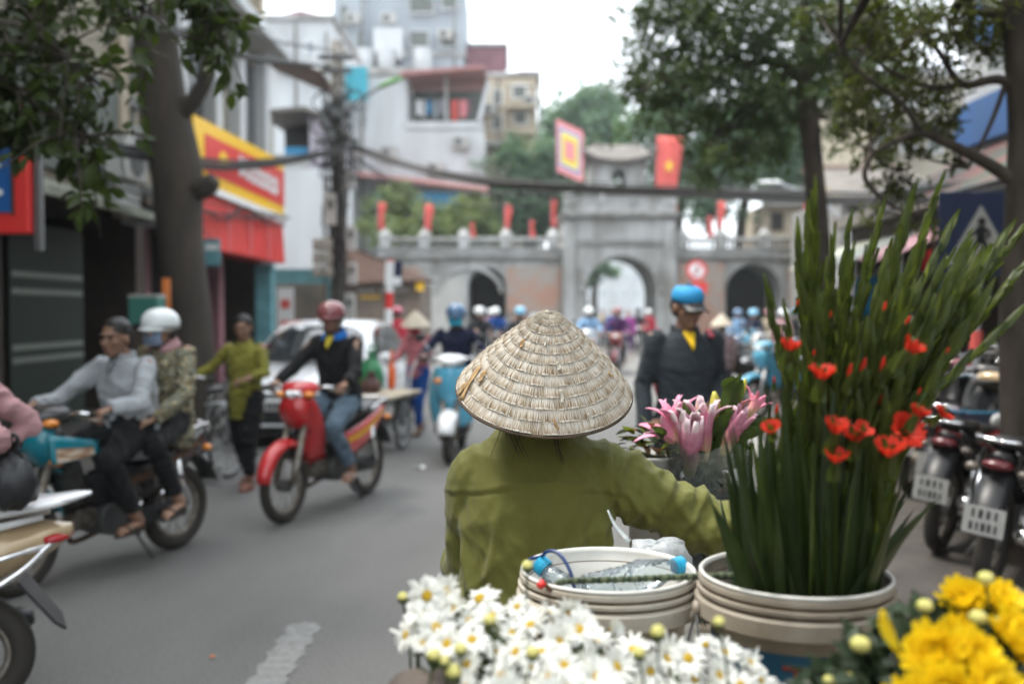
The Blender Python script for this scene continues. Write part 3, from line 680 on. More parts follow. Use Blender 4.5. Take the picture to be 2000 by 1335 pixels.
# hut with tiled roof
h = thing('tiled_hut', 'low brown wall with tiled roof left of the gate', 'building', (-4.6, 31, 0))
hx = lambda px: P(px, 600, 31).x + 4.6
hz = lambda py: P(1000, py, 31).z
MB().bx(hx(560), hx(822), 0, 4, 0, hz(552)).build('wall', 'hut_wall', h)
cols = 34
for k in range(cols):
    u0, u1 = k/cols, (k + .92)/cols
    def rp(u, v):
        # ridge higher at the left, sloping to a low right end
        x = hx(640) + (hx(834) - hx(640))*u
        zt = hz(462 + 82*u**0.8); zb = hz(558 - 8*u)
        return (x, 1.8*v - .6, zb + (zt - zb)*v)
    q = MB(); a, b, c, d = rp(u0, 0), rp(u1, 0), rp(u1, 1), rp(u0, 1); m_ = [((a[i] + b[i])/2) for i in range(3)]; n_ = [((d[i] + c[i])/2) for i in range(3)]
    m_[1] -= .05; n_[1] -= .05; m_[2] += .05; n_[2] += .05
    q.add([a, m_, b, c, n_, d], [(0, 1, 4, 5), (1, 2, 3, 4)]); q.build('roof_tile_row', 'tile_brown', h, solid=.03)
MB().add([rp(0, 0), rp(1, 0), rp(1, 1), rp(0, 1), (hx(640), 3.5, hz(552)), (hx(834), 3.5, hz(545))], [(3, 2, 5, 4)]).build('back_slope', 'tile_brown', h, solid=.03)
for i, (a, b, q0, q1, mm) in enumerate(((700, 738, 562, 572, 'plaster_pale'), (742, 756, 562, 572, 'plaster_pale'), (768, 798, 560, 571, 'plaster_pale'), (704, 745, 577, 583, 'sign_yellow'))):
    for j in range(int((b - a)/5)):
        MB().bx(hx(a + j*5), hx(a + j*5 + 3.4), -.02, -.004, hz(q1), hz(q0)).build('lettering', mm, h)
MB().bx(hx(816), hx(831), -.5, -.44, hz(568), hz(549)).build('yellow_plate', 'sign_yellow', h)

# ---- right side
rb = thing('corner_house', 'white and blue corner house with patterned awning at the right edge', 'building', (5.4, 9, 0))
def s3(x0, x1, y0, y1, z0, z1, name, m, bevel=0): return MB().bx(x0 - 5.4, x1 - 5.4, y0 - 9, y1 - 9, z0, z1).build(name, m, rb, bevel=bevel)
s3(5.4, 10, -14, 12.0, 3.4, 11, 'upper_wall', 'white_wall'); s3(7, 10, -14, 12, 0, 3.398, 'back_wall', 'dark_interior'); s3(5.5, 7, 11.8, 12.0, 0, 3.398, 'end_wall', 'dark_wood'); s3(5.4, 7, -14, 11.8, 3.3, 3.396, 'soffit', 'dark_wood')  # unseen stretch behind the camera added to cut light from the sky
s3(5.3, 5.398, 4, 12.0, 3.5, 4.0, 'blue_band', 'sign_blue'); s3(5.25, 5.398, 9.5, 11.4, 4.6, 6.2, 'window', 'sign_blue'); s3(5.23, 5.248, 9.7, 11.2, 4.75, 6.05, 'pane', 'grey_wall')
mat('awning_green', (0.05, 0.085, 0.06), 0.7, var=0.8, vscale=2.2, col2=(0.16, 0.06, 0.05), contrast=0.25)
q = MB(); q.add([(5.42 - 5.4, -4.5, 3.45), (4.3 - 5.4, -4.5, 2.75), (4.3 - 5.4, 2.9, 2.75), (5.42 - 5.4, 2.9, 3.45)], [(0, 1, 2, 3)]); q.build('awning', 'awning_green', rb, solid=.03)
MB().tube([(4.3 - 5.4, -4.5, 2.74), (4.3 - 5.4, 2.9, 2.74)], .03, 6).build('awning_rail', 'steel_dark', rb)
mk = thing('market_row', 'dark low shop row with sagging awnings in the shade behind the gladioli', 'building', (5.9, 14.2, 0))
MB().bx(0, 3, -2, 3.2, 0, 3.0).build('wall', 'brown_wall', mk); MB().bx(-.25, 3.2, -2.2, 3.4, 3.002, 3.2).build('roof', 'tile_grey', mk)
for y0, mm in ((-1.9, 'maroon_sheet'), (-.2, 'panel_grey'), (1.5, 'gutter')):
    q = MB(); q.grid(lambda u, v: (-1.1*v, y0 + 1.6*u, 2.75 - .45*v - .06*math.sin(PI*u)*v), 7, 4); q.build('awning', mm, mk, smooth=True, solid=.02); MB().tube([(-1.08, y0 + .05, .13), (-1.08, y0 + .05, 2.3)], .025, 6).build('post', 'galv', mk)
for k in range(14):
    rr_ = random.Random(k); MB().box((-.3 - .35*rr_.random(), -1.8 + .36*k, .35 + .5*rr_.random()), (.4, .3, .7 + rr_.random())).build('goods', ('dark_wood', 'maroon_sheet', 'panel_grey', 'sign_blue', 'gutter', 'hut_wall')[k % 6], mk, bevel=.02)
for k in range(9): MB().box((-.03, -1.7 + .55*k, 2.0 + .3*(k % 2)), (.03, .42, .28)).build('small_sign', ('sign_red', 'plaster_pale', 'sign_blue')[k % 3], mk)
tp = thing('blue_awning', 'pale topped blue tarpaulin awning behind the gladioli', 'awning', P(1722, 545, 15))
q = MB(); q.grid(lambda u, v: (-.5 + 1.0*u, -.3 + 1.4*v, .0 + .32*v**.6 + .03*math.sin(7*u) + .22*u), 10, 6); q.build('top', 'plaster_pale', tp, smooth=True, solid=.02)
q = MB(); q.grid(lambda u, v: (-.5 + 1.0*u, -.32 + .02*math.sin(16*u), -.01 + .22*u - .62*v + .0), 14, 3); q.build('front_flap', 'blue_tarp', tp, smooth=True, solid=.02)
for x in (-.48, .48): MB().tube([(x, -.28, -tp.location.z + .13), (x, -.28, 0)], .025, 6).build('post', 'galv', tp)
for nm, lb, px0, px1, pyt, Y, mm in (('old_house', 'old house with brown tiled roof behind the right gate wing', 1490, 1700, 400, 52, 'cream_wall'), ('side_house', 'weathered grey house with tiled roof right of the slender tree', 1640, 1840, 385, 34, 'stone_dark')):
    r, X, Z = house(nm, lb, px0, px1, pyt, Y, 6, mm, roof=False)
    for k in range(22):
        u0 = px0 - 8 + (px1 - px0 + 16)*k/22; u1 = px0 - 8 + (px1 - px0 + 16)*(k + .93)/22; dz = (pyt - (290 if Y > 40 else 300))
        q = MB(); a = Vector((X(u0), -.8, Z(pyt) - .1)); b = Vector((X(u1), -.8, Z(pyt) - .1)); c = Vector((X(u1), 4, Z(pyt - dz))); d = Vector((X(u0), 4, Z(pyt - dz)))
        mm_ = (a + b)/2 + Vector((0, -.03, .07)); nn_ = (c + d)/2 + Vector((0, -.03, .07)); q.add([a, mm_, b, c, nn_, d], [(0, 1, 4, 5), (1, 2, 3, 4)]); q.build('roof_tile_row', 'tile_grey', r, solid=.04)
    MB().tube([(X(px0 - 8), 4, Z(pyt - dz)), (X(px1 + 8), 4, Z(pyt - dz))], .18, 6).build('ridge', 'tile_brown', r)
    for a in range(px0 + 14, px1 - 20, 46): window(r, X, Z, a, a + 24, pyt + 14, pyt + 50, 'dark_interior', 'dark_wood')
r, X, Z = house('beige_house', 'tall weathered beige house seen through the right branches', 1690, 1880, 150, 40, 8, 'beige_wall')
for a in (1705, 1755, 1805):
    for b in (170, 250): window(r, X, Z, a, a + 30, b, b + 50, 'panel_grey')
balcony(r, X, Z, 1695, 1870, 245, 1.2)
# ================================================================== utility pole, cables, posts
UP = Vector((-4.0, 23, 0.13))
up = thing('utility_pole', 'concrete utility pole hung with meter boxes and tangled cables', 'utility pole', UP)
MB().tube([(0, 0, 0), (0, 0, 7.6)], [.2, .15], 10).build('pole', 'concrete_pole', up, smooth=True)
for z, w_ in ((7.2, .8), (6.9, .7), (5.3, 1.0)): MB().box((0, -.18, z), (w_, .08, .1)).build('cross_arm', 'steel_dark', up)
rs = np.random.RandomState(5)
for k in range(9):
    x = rs.uniform(-.3, .3); MB().lathe([(.02, 0), (.05, .02), (.03, .06), (.05, .1), (.02, .14)], 8, Matrix.Translation((x, -.18, 6.95 + .3*(k % 2)))).build('insulator', 'plaster_pale', up)
for x, z, w_, h_, mm in ((-.12, 3.75, .26, .72, 'plaster_pale'), (.34, 3.1, .22, .55, 'plaster_pale'), (.36, 2.3, .2, .5, 'plaster_pale'), (.3, 1.55, .22, .6, 'plaster_pale'), (.34, 4.4, .2, .4, 'stone')):
    b = MB().box((x, -.26, z), (w_, .16, h_)).build('meter_box', mm, up, bevel=.015); MB().box((x, -.345, z + h_*.15), (w_*.6, .008, h_*.3)).build('meter_window', 'panel_grey', b)
mbx = None
for i in range(2):
    for j in range(3):
        b = MB().box((-.42 + .24*i, -.3, 2.35 + .3*j), (.2, .18, .26)).build('meter_box', 'beige_wall', up, bevel=.015)
        MB().lathe([(.0, .01), (.06, .01), (.065, 0)], 10, Matrix.Translation((-.42 + .24*i, -.392, 2.37 + .3*j)) @ rotm(PI/2)).build('meter_dial', 'plaster_pale', b)
for k in range(34):
    x0, x1 = rs.uniform(-.35, .35, 2); z0, z1 = rs.uniform(3.5, 6.8), rs.uniform(1.2, 3.5)
    pts = smoothpath([(x0, -.24, z0), (x0*.6 + rs.uniform(-.2, .2), -.32, (z0 + z1)/2), (x1, -.26, z1)], 6); MB().tube(pts, .014, 5).build('drop_cable', 'cable', up)
for k in range(16):
    c = Vector((rs.uniform(-.4, .45), -.3, rs.uniform(4.3, 6.4))); r0 = rs.uniform(.15, .3)
    MB().tube([c + Vector((r0*math.cos(a), .05*math.sin(3*a), r0*.8*math.sin(a))) for a in np.linspace(0, 2*PI, 18)[:-1]], .022, 5, closed=True).build('cable_coil', 'cable', up)
for k in range(12):
    MB().ell((rs.uniform(-.35, .3), -.3, rs.uniform(5.4, 6.9)), (.1, .1, .16)).build('junction_box', 'steel_dark', up)
# street lamp
sl = thing('street_lamp', 'green street lamp arm reaching right from the top of the utility pole', 'street lamp', UP + Vector((.2, -.2, 5.9)))
MB().tube(smoothpath([(0, 0, 0), (.35, 0, .35), (.8, 0, .62)], 6), .035, 6).build('arm', 'steel_dark', sl)
mat('lamp_green', (0.12, 0.3, 0.08), 0.5)
lh = MB(); lh.tube([(.75, 0, .6), (.9, 0, .68), (1.15, 0, .78), (1.32, 0, .83)], [.05, .1, .11, .04], 10, flat=.6); lh.build('lamp_head', 'lamp_green', sl, smooth=True)
# cable bundles
def bundle(label, pts, n, spread, r, seed, sagv=.1):
    rs = np.random.RandomState(seed); a = Vector(pts[0]); t = thing('cable_bundle', label, 'cables', a)
    base = smoothpath([Vector(p) - a for p in pts], 8)
    for k in range(n):
        o = Vector(rs.normal(size=3))*spread; ph, am = rs.rand()*6, rs.rand()*sagv
        q = [p + o*(0.6 + .4*math.sin(ph + 5*i/len(base))) + Vector((0, 0, -am*math.sin(PI*i/(len(base)-1)))) for i, p in enumerate(base)]
        MB().tube(q, r*(0.85 + .75*rs.rand()), 5).build('cable', 'cable', t)
    return t
K = P(690, 292, 23) - Vector((0, .3, 0))
bundle('thick sagging cable bundle from the left shops to the utility pole', [P(-80, 230, 7.5), P(140, 268, 10), P(300, 292, 13), P(450, 312, 17), P(580, 306, 20.5), K], 9, .06, .014, 11, .16)
bundle('thick sagging cable bundle from the utility pole across the street in front of the gate', [K, P(850, 335, 21), P(1000, 352, 19.5), P(1200, 361, 18), P(1400, 366, 16.5), P(1560, 372, 14.5), P(1700, 376, 12.5), P(1900, 360, 9.5), P(2080, 335, 7.5)], 9, .06, .0135, 12, .16)
bundle('thin wires from the top left corner to the pole top', [P(240, 20, 10), P(380, 70, 14), P(500, 112, 19), P(648, 130, 23)], 3, .04, .018, 13)
bundle('pair of slack wires above the white house', [P(460, 40, 14), P(530, 75, 18), P(645, 98, 23)], 2, .05, .012, 14)
bundle('loose thin wires hanging along the red awning', [P(130, 330, 10), P(320, 372, 13.5), P(450, 402, 17), P(560, 420, 22)], 4, .09, .01, 15, .3)
bundle('slack loop of wire on the red awning front', [P(400, 412, 15.9), P(440, 425, 17.2), P(480, 402, 18.4), P(520, 432, 20), P(556, 440, 21.4)], 2, .03, .014, 16)
bundle('bunch of thin wires crossing below the thick cables to the left of the gate', [K + Vector((0, 0, -.2)), P(800, 360, 22), P(1000, 376, 20), P(1150, 372, 19)], 5, .07, .01, 17, .35)
# striped sign post
sp = thing('striped_post', 'red and white striped post with a small blue sign beside the white car', 'sign post', (P(752, 600, 16.5).x, 16.5, 0))
sp.rotation_euler = (0, math.radians(2.2), 0)
for k in range(9):
    MB().tube([(0, 0, .0 + k*.27), (0, 0, .27 + k*.27)], .065, 10).build('band', 'sign_red' if k % 2 == 0 else 'sign_white', sp)
MB().box((.13, -.03, 2.2), (.15, .02, .42)).build('blue_sign', 'navy_sign', sp); MB().box((.13, -.043, 2.08), (.13, .006, .14)).build('sign_field', 'sign_white', sp); MB().box((-.0, -.07, 2.2), (.14, .01, .4)).build('white_sign', 'sign_white', sp)
MATS['navy_blue'] = mat('navy_blue2', (0.03, 0.08, 0.3), 0.4)
# round no-turn sign in front of the gate
ns = thing('round_sign', 'round red rimmed prohibition sign over a red plate in front of the gate', 'traffic sign', (P(1360, 600, 37).x, 37, 0))
z = P(1360, 528, 37).z; R_ = rotm(PI/2)
MB().tube([(0, .05, 0), (0, .05, z + .3)], .04, 6).build('pole', 'galv', ns)
MB().lathe([(0, .02), (.38, .02), (.38, 0)], 24, Matrix.Translation((0, 0, z)) @ R_, caps=True).build('disc', 'sign_red', ns); MB().lathe([(0, .004), (.27, .004), (.27, 0)], 24, Matrix.Translation((0, -.022, z)) @ R_).build('field', 'sign_white', ns)
MB().box((0, -.034, z), (.07, .008, .34), None).build('arrow', 'black_paint', ns); MB().box((0, -.044, 0), (.05, .006, .54), Matrix.Translation((0, 0, z)) @ rotm(0, math.radians(45))).build('bar', 'sign_red', ns)
MB().box((.1, 0, z - .62), (.6, .02, .4)).build('plate', 'sign_red', ns)
# pedestrian crossing sign
cs = thing('crossing_sign', 'blue pedestrian crossing sign with white triangle in the shade at right', 'traffic sign', (P(1912, 600, 7.8).x, 7.8, .13))
z = P(1912, 458, 7.8).z - .13; S = .33
MB().tube([(0, .04, 0), (0, .04, z + S)], .035, 8).build('pole', 'galv', cs)
MB().box((0, 0, z), (2*S, .012, 2*S), None).build('plate', 'navy_sign', cs, bevel=.004)
MB().prism([(-.27, -.24), (.27, -.24), (0, .23)], .004, Matrix.Translation((0, -.008, z)) @ rotm(PI/2)).build('triangle', 'sign_white_shaded', cs)
fg = MB(); T = lambda x, y: (x, -.0145, z + y)
fg.lathe([(0, .003), (.032, .003), (.032, 0)], 14, Matrix.Translation((.005, -.012, z + .10)) @ rotm(PI/2))
def lim(pts, w_):
    for a, b in zip(pts[:-1], pts[1:]):
        a, b = Vector(a), Vector(b); d = (b - a).normalized(); n_ = Vector((-d.y, d.x))*w_
        fg.add([T(*(a + n_)), T(*(a - n_)), T(*(b - n_)), T(*(b + n_))], [(0, 1, 2, 3)])
lim([(.0, .065), (0, -.04)], .036); lim([(.0, -.03), (-.055, -.1), (-.1, -.185)], .022); lim([(0, -.03), (.04, -.09), (.05, -.14), (.105, -.19)], .022); lim([(-.01, .05), (-.05, .01), (-.1, -.005)], .015); lim([(.02, .05), (.068, .015), (.05, -.03)], .014)
fg.build('walking_figure', 'black_paint', cs)
for k in range(4): MB().box((-.14 + .1*k, -.0145, z - .225), (.06, .004, .022)).build('crossing_bar', 'black_paint', cs)
MB().tube([(0, .04, z - .9), (0, .04, z - .75)], .05, 8).build('red_wrap', 'flag_red', cs)
# lamp arm behind the tree at right
la = thing('lamp_arm', 'grey street lamp arm in front of the brown tiled roof', 'street lamp', (P(1660, 600, 26).x, 26, .13))
MB().tube([(0, 0, 0), (0, 0, 3.6)], [.09, .06], 8).build('pole', 'galv', la)
MB().tube([(0, 0, 3.55), (-.8, 0, 4.4), (-1.9, 0, 4.75)], [.04, .04, .035], 6).build('arm', 'galv', la); MB().ell((-2.1, 0, 4.78), (.32, .09, .06)).build('lamp_head', 'sign_white', la)

# ================================================================== trees
def tree(name, label, base, trunk, tr, limbs, clumps, leaf, size, n, seed, bark='bark', flatten=.75, group=None, width=.42, drop=.5, ragged=0):
    """trunk and limbs are world point lists; clumps are (centre, radius)"""
    rs = np.random.RandomState(seed); base = Vector(base)
    t = thing(name, label, 'tree', base, 0, group)
    tb = MB(); tb.tube([p - base for p in smoothpath(trunk, 5)], tr, 12); tb.build('trunk', bark, t, smooth=True)
    lb = MB()
    for pts, r0, r1 in limbs:
        q = [Vector(p) - base for p in smoothpath(pts, 4)]; lb.tube(q, [r0, r1], 7)
    # twigs from each limb end to the clumps around it
    ends = [Vector(p[-1]) for p, _, _ in limbs] or [Vector(trunk[-1])]
    for c, r in clumps:
        c = Vector(c); e = min(ends, key=lambda q: (q - c).length)
        m = (e + c)/2 + Vector(rs.normal(size=3))*r*.15
        lb.tube([e - base, m - base, c - base], [.02*min(1, r + .2), .006], 5)
        for k in range(3):
            d = Vector(rs.normal(size=3)).normalized()*r*.8; lb.tube([c - base, c + d - base], [.014*min(1.5, r + .4), .004], 4)
    lb.build('branches', bark, t, smooth=True)
    tot = sum(r**2 for _, r in clumps); Vs, Fs, o = [], [], 0
    for c, r in clumps:
        m = max(30, int(n*r*r/tot))
        d = rs.normal(size=(m, 3)); d /= np.linalg.norm(d, axis=1)[:, None]
        lump = 1 + .3*np.sin(d @ rs.normal(size=3)*4 + rs.rand()*6) + .22*np.sin(d @ rs.normal(size=3)*9 + rs.rand()*6)
        rad = r*lump*(rs.rand(m)**(1/2.2))
        # gather into sprays
        k = max(6, m//14); sp = d[:k]*rad[:k, None]
        idx = rs.randint(0, k, m); pts = sp[idx]*rs.uniform(.82, 1.1, (m, 1)) + rs.normal(size=(m, 3))*r*.11
        pts[:, 2] *= flatten
        nr = pts/(np.linalg.norm(pts, axis=1)[:, None] + 1e-6)*.7 + np.array([0, 0, .6])
        V, F = leaf_cloud(pts + np.array(c - base if isinstance(c, Vector) else Vector(c) - base), nr, size, rs, width=width, jitter=.5)
        Vs.append(V); Fs.append(F + o); o += len(V)
    me = npmesh('crown', np.concatenate(Vs), np.concatenate(Fs)); link('crown', me, leaf, t)
    return t
# big trunk on the left pavement
Y = 12.8
tree('old_tree', 'massive dark trunked old tree on the left pavement', P(362, 868, Y), [P(362, 890, Y), P(366, 780, Y), P(368, 640, Y), P(352, 470, Y), P(345, 330, Y), P(318, 190, Y), P(300, 40, Y), P(285, -120, Y), P(270, -300, Y)],
     [.52, .36, .31, .29, .33, .3, .28, .24, .2], [([P(330, 250, Y), P(395, 170, Y - .2), P(420, 60, Y - .4), P(450, -150, Y - .6)], .12, .06), ([P(300, 40, Y), P(200, -150, Y), P(60, -350, Y)], .16, .06), ([P(285, -100, Y), P(420, -300, Y + 1), P(560, -420, Y + 2)], .15, .05), ([P(350, 372, Y), P(400, 365, Y - .1), P(418, 350, Y - .15)], .2, .1)],
     [(P(60, -420, Y), 1.6), (P(300, -460, Y), 1.9), (P(560, -450, Y + 2), 1.7), (P(450, -230, Y - .6), .7), (P(180, -300, Y - 1), 1.2)], 'leaf_near', .16, 5200, 21, 'bark_big')
# overhanging branches near the camera, top left: big leaves, each one its own piece
bt = thing('overhanging_branches', 'leafy dark green branches hanging into the top left corner', 'tree', (-4.9, 4.4, .13))
B0 = Vector(bt.location)
MB().tube([p - B0 for p in smoothpath([Vector((-4.9, 4.4, .13)), Vector((-4.85, 4.4, 2)), Vector((-4.6, 4.7, 4.2)), Vector((-4.0, 5.0, 5.2))], 5)], [.2, .16, .13, .08], 10).build('trunk', 'bark', bt, smooth=True)
lb = MB(); sprays = []; DENS = 1.7
rs = np.random.RandomState(31)
def limb(pts, r0, r1, along, cnt, rad):
    q = smoothpath(pts, 6); lb.tube([p - B0 for p in q], [r0, r1], 6)
    for k in range(int(cnt*DENS)):
        u = along + (1 - along)*rs.rand(); p = q[min(len(q)-1, int(u*(len(q)-1)))]
        e = p + Vector(rs.normal(size=3))*rad + Vector((0, 0, -rad*.5)); lb.tube([p - B0, (p + e)/2 - B0 + Vector((0, 0, .03)), e - B0], [.008, .003], 4)
        sprays.append((p, e))
Yn = 5.2
limb([Vector((-4.0, 5.0, 5.2)), P(-150, -50, Yn), P(60, 60, Yn), P(200, 170, Yn)], .05, .008, .35, 34, .22)
limb([Vector((-4.2, 4.9, 4.9)), P(-200, 100, Yn), P(-20, 150, Yn - .1), P(120, 235, Yn - .1), P(180, 285, Yn - .1)], .05, .006, .3, 40, .18)
limb([Vector((-4.0, 5.0, 5.2)), P(-50, -150, Yn + .2), P(150, -60, Yn + .2), P(300, 20, Yn + .2)], .05, .006, .4, 30, .2)
limb([P(150, -60, Yn + .2), P(330, -80, Yn), P(400, 10, Yn), P(430, 110, Yn)], .03, .005, .45, 26, .12)
limb([Vector((-4.2, 4.9, 4.9)), P(-160, 40, Yn + .3), P(20, 20, Yn + .4), P(150, 60, Yn + .4)], .04, .006, .3, 34, .24)
limb([P(-20, 150, Yn - .1), P(20, 200, Yn), P(40, 240, Yn)], .02, .005, .1, 22, .14)
lb.build('branches', 'bark', bt, smooth=True)
LM = []
for k in range(4):   # four leaf shapes shared by all leaves
    L_, W_ = 1.0, .4 + .05*k
    def lf(u, v):
        w_ = W_*math.sin(PI*min(1, u*1.02)**.8)*.5*(1 - .15*u); s_ = 2*v - 1
        return (L_*u, w_*s_, .12*abs(s_)*w_*2 - .22*u*u + .02*math.sin(9*u)*s_)
    me = MB().grid(lf, 7, 3).mesh('leaf', True); me.materials.append(MATS['leaf_near']); LM.append(me)
leaves = []
for p, e in sprays:
    for k in range(6):
        a = p.lerp(e, .25 + .75*rs.rand()) + Vector(rs.normal(size=3))*.02
        d = (e - p).normalized()*.5 + Vector(rs.normal(size=3))*.6 + Vector((0, 0, -.45))
        leaves.append((a, d, .075 + .055*rs.rand()))
leaves.sort(key=lambda l: -l[2])
restV, restF, o = [], [], 0
for i, (a, d, s) in enumerate(leaves):
    M = frame(a - B0, Vector(rs.normal(size=3)) + Vector((0, -.6, .5))); x = d.normalized()
    zz = Vector(rs.normal(size=3)) + Vector((0, -.5, .6)); zz = (zz - x*zz.dot(x)).normalized(); yy = zz.cross(x)
    M = Matrix((x, yy, zz)).transposed().to_4x4() @ Matrix.Scale(s, 4); M.translation = a - B0
    if i < 300: link('leaf', LM[i % 4], None, bt, M)
    else:
        V = np.array([tuple(M @ v.co) for v in LM[i % 4].vertices]); F = np.array([tuple(p.vertices) for p in LM[i % 4].polygons]); restV.append(V); restF.append(F + o); o += len(V)
stuff(link('foliage', npmesh('foliage', np.concatenate(restV), np.concatenate(restF)), 'leaf_near', bt))
mat('berry', (0.45, 0.03, 0.02), 0.4)
for k in range(10):
    p = P(30 + 30*rs.rand(), 185 + 50*rs.rand(), Yn); MB().ell(p - B0, (.022, .022, .028)).build('red_flower', 'berry', bt)
# slender tree in the middle right
Y = 11.0
cl = []
rs = np.random.RandomState(8)
for px, py, r, dy in ((1330, 90, .75, 0), (1430, 40, .9, .3), (1420, 170, .75, -.3), (1300, 200, .5, .1), (1360, 260, .5, .3), (1480, 240, .65, .6), (1540, 130, .7, -.5), (1560, 20, .9, .2), (1660, 60, .8, 0), (1640, 170, .6, .4), (1260, 130, .35, 0), (1440, 310, .4, 0), (1320, -40, .9, 0), (1480, -80, 1.1, 0), (1650, -80, 1.0, 0), (1380, 330, .3, .2), (1520, 300, .4, .5), (1700, 200, .45, .4), (1245, 40, .35, 0), (1600, 100, .8, .5), (1500, 60, .8, -.4), (1390, 130, .6, .5), (1700, 100, .7, .6), (1760, 20, .8, .5), (1560, 220, .5, .6), (1340, 170, .45, -.3), (1640, 260, .4, .8), (1420, -10, .8, -.3), (1280, 90, .4, .2), (1310, 20, .5, .3), (1250, 180, .3, .1), (1400, 220, .5, .4), (1500, 180, .6, .7)):
    cl.append((P(px, py, Y + dy), r))
for k in range(26): cl.append((P(rs.uniform(1225, 1500), rs.uniform(10, 235), Y + rs.normal()*.6), rs.uniform(.13, .24)))
for k in range(8): cl.append((P(rs.uniform(1370, 1520), rs.uniform(235, 340), Y + rs.normal()*.6), rs.uniform(.13, .24)))
for k in range(12): cl.append((P(rs.uniform(1600, 1760), rs.uniform(60, 330), Y + rs.normal()*.6), rs.uniform(.15, .28)))
tree('slender_tree', 'slender leaning street tree with a wide dark green crown right of the gate', P(1618, 888, Y), [P(1618, 892, Y), P(1614, 700, Y), P(1602, 480, Y), P(1586, 300, Y), P(1574, 160, Y)], [.15, .125, .115, .11, .12],
     [([P(1574, 160, Y), P(1520, 120, Y), P(1440, 130, Y), P(1370, 150, Y)], .085, .03), ([P(1574, 160, Y), P(1575, 60, Y), P(1560, -80, Y)], .09, .04), ([P(1574, 150, Y), P(1640, 70, Y), P(1700, -20, Y)], .07, .03), ([P(1450, 130, Y), P(1400, 60, Y), P(1330, 30, Y)], .05, .02), ([P(1545, 140, Y), P(1470, 200, Y), P(1400, 260, Y)], .05, .015), ([P(1580, 220, Y), P(1620, 230, Y), P(1690, 210, Y)], .04, .015)],
     cl, 'leaf_mid', .08, 25000, 41, width=.42)
# near right tree, bare crooked branches with sparse olive leaves
Y = 5.8
cl = [(P(px, py, Y + dy), r) for px, py, r, dy in ((1700, 60, .26, .2), (1760, 120, .24, 0), (1830, 40, .26, .2), (1900, 30, .25, -.2), (1680, 160, .2, .3), (1740, 210, .2, .2), (1800, 180, .22, .2), (1850, 120, .2, 0), (1690, 290, .2, .3), (1780, 290, .2, .2), (1850, 240, .18, .1), (1730, 370, .16, .3), (1780, 380, .15, .2), (1650, 90, .2, .4), (1960, 60, .25, 0), (1820, 430, .12, .2), (1770, 440, .1, .2), (1640, 250, .14, .4), (1700, 420, .12, .4), (1930, 110, .16, .1), (1600, 30, .2, .5), (1870, 320, .12, .2), (1720, 20, .3, 0), (1790, 60, .3, .1), (1870, 80, .25, .1), (1760, 330, .18, .2), (1840, 200, .24, .2), (1660, 200, .2, .2), (1700, 250, .22, .3), (1950, 20, .3, .1), (1800, 240, .2, .3), (1740, 100, .25, .3))]
tree('crooked_tree', 'crooked dark tree with sparse olive leaves at the right edge', P(1995, 1140, Y), [P(1995, 1150, Y), P(1985, 900, Y), P(1980, 600, Y), P(1990, 420, Y), P(1995, 250, Y), P(1985, 80, Y), P(1975, -100, Y)], [.11, .085, .08, .08, .075, .07, .06],
     [([P(1990, 360, Y), P(1930, 320, Y), P(1850, 280, Y), P(1790, 262, Y), P(1700, 300, Y)], .045, .012), ([P(1994, 180, Y), P(1950, 155, Y), P(1880, 165, Y), P(1840, 110, Y), P(1800, 60, Y)], .035, .012), ([P(1985, 80, Y), P(1940, 30, Y), P(1860, 20, Y)], .035, .01), ([P(1880, 165, Y), P(1820, 170, Y), P(1740, 140, Y), P(1690, 100, Y)], .02, .008), ([P(1800, 262, Y), P(1760, 200, Y), P(1690, 150, Y), P(1640, 90, Y)], .02, .008), ([P(1985, 100, Y), P(1940, 230, Y), P(1890, 330, Y)], .02, .008), ([P(1700, 300, Y), P(1690, 350, Y), P(1740, 400, Y), P(1790, 420, Y)], .02, .008)],
     cl + [(Vector(c), r) for c, r in (((2.2, 4.6, 3.75), .8), ((3.1, 4.2, 3.9), .9), ((1.9, 3.2, 4.0), .8), ((2.8, 3.0, 4.1), .9), ((3.6, 5.6, 4.0), .8), ((1.3, 4.2, 4.1), .6), ((3.6, 3.6, 4.0), .8), ((2.4, 6.2, 4.0), .7), ((2.4, 2.0, 4.1), .8), ((1.5, 2.3, 4.3), .7))], 'leaf_olive', .052, 23000, 43, width=.45)  # last clumps hang above the view, added to shade the right foreground
# trees behind the gate
def far_tree(label, px, pyb, Y, clumps, seed, leaf='leaf_far', size=.45, n=5200, lean=0):
    b = Vector((P(px, 600, Y).x, Y, 0)); cc = [(P(a, c, Y + random.uniform(-1, 1)), r*1.15) for a, c, r in clumps]; n = int(n*1.3)
    top = P(px + lean, pyb, Y)
    limbs = [([top, (top + c)/2 + Vector((0, 0, .3)), c], .14, .05) for c, r in cc[:6]]
    return tree('background_tree', label, b, [b, b.lerp(top, .5) + Vector((-.2, 0, 0)), top], [.4, .3, .22], limbs, cc, leaf, size, n, seed, group='trees behind the gate')
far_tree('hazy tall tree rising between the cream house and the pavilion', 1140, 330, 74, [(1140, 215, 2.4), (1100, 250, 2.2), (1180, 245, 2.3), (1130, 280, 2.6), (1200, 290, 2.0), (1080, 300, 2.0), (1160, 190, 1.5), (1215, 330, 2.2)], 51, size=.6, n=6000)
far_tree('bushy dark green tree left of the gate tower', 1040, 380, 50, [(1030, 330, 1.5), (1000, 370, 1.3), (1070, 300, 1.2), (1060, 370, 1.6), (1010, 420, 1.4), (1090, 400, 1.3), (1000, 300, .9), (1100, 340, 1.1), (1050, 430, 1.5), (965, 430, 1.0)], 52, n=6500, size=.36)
far_tree('pale green shrubby tree above the left end of the gate', 780, 430, 46, [(760, 400, 1.1), (800, 420, 1.1), (740, 440, .9), (790, 375, .8), (840, 440, 1.1), (760, 450, 1.0)], 53, 'leaf_light', .26, 4200)
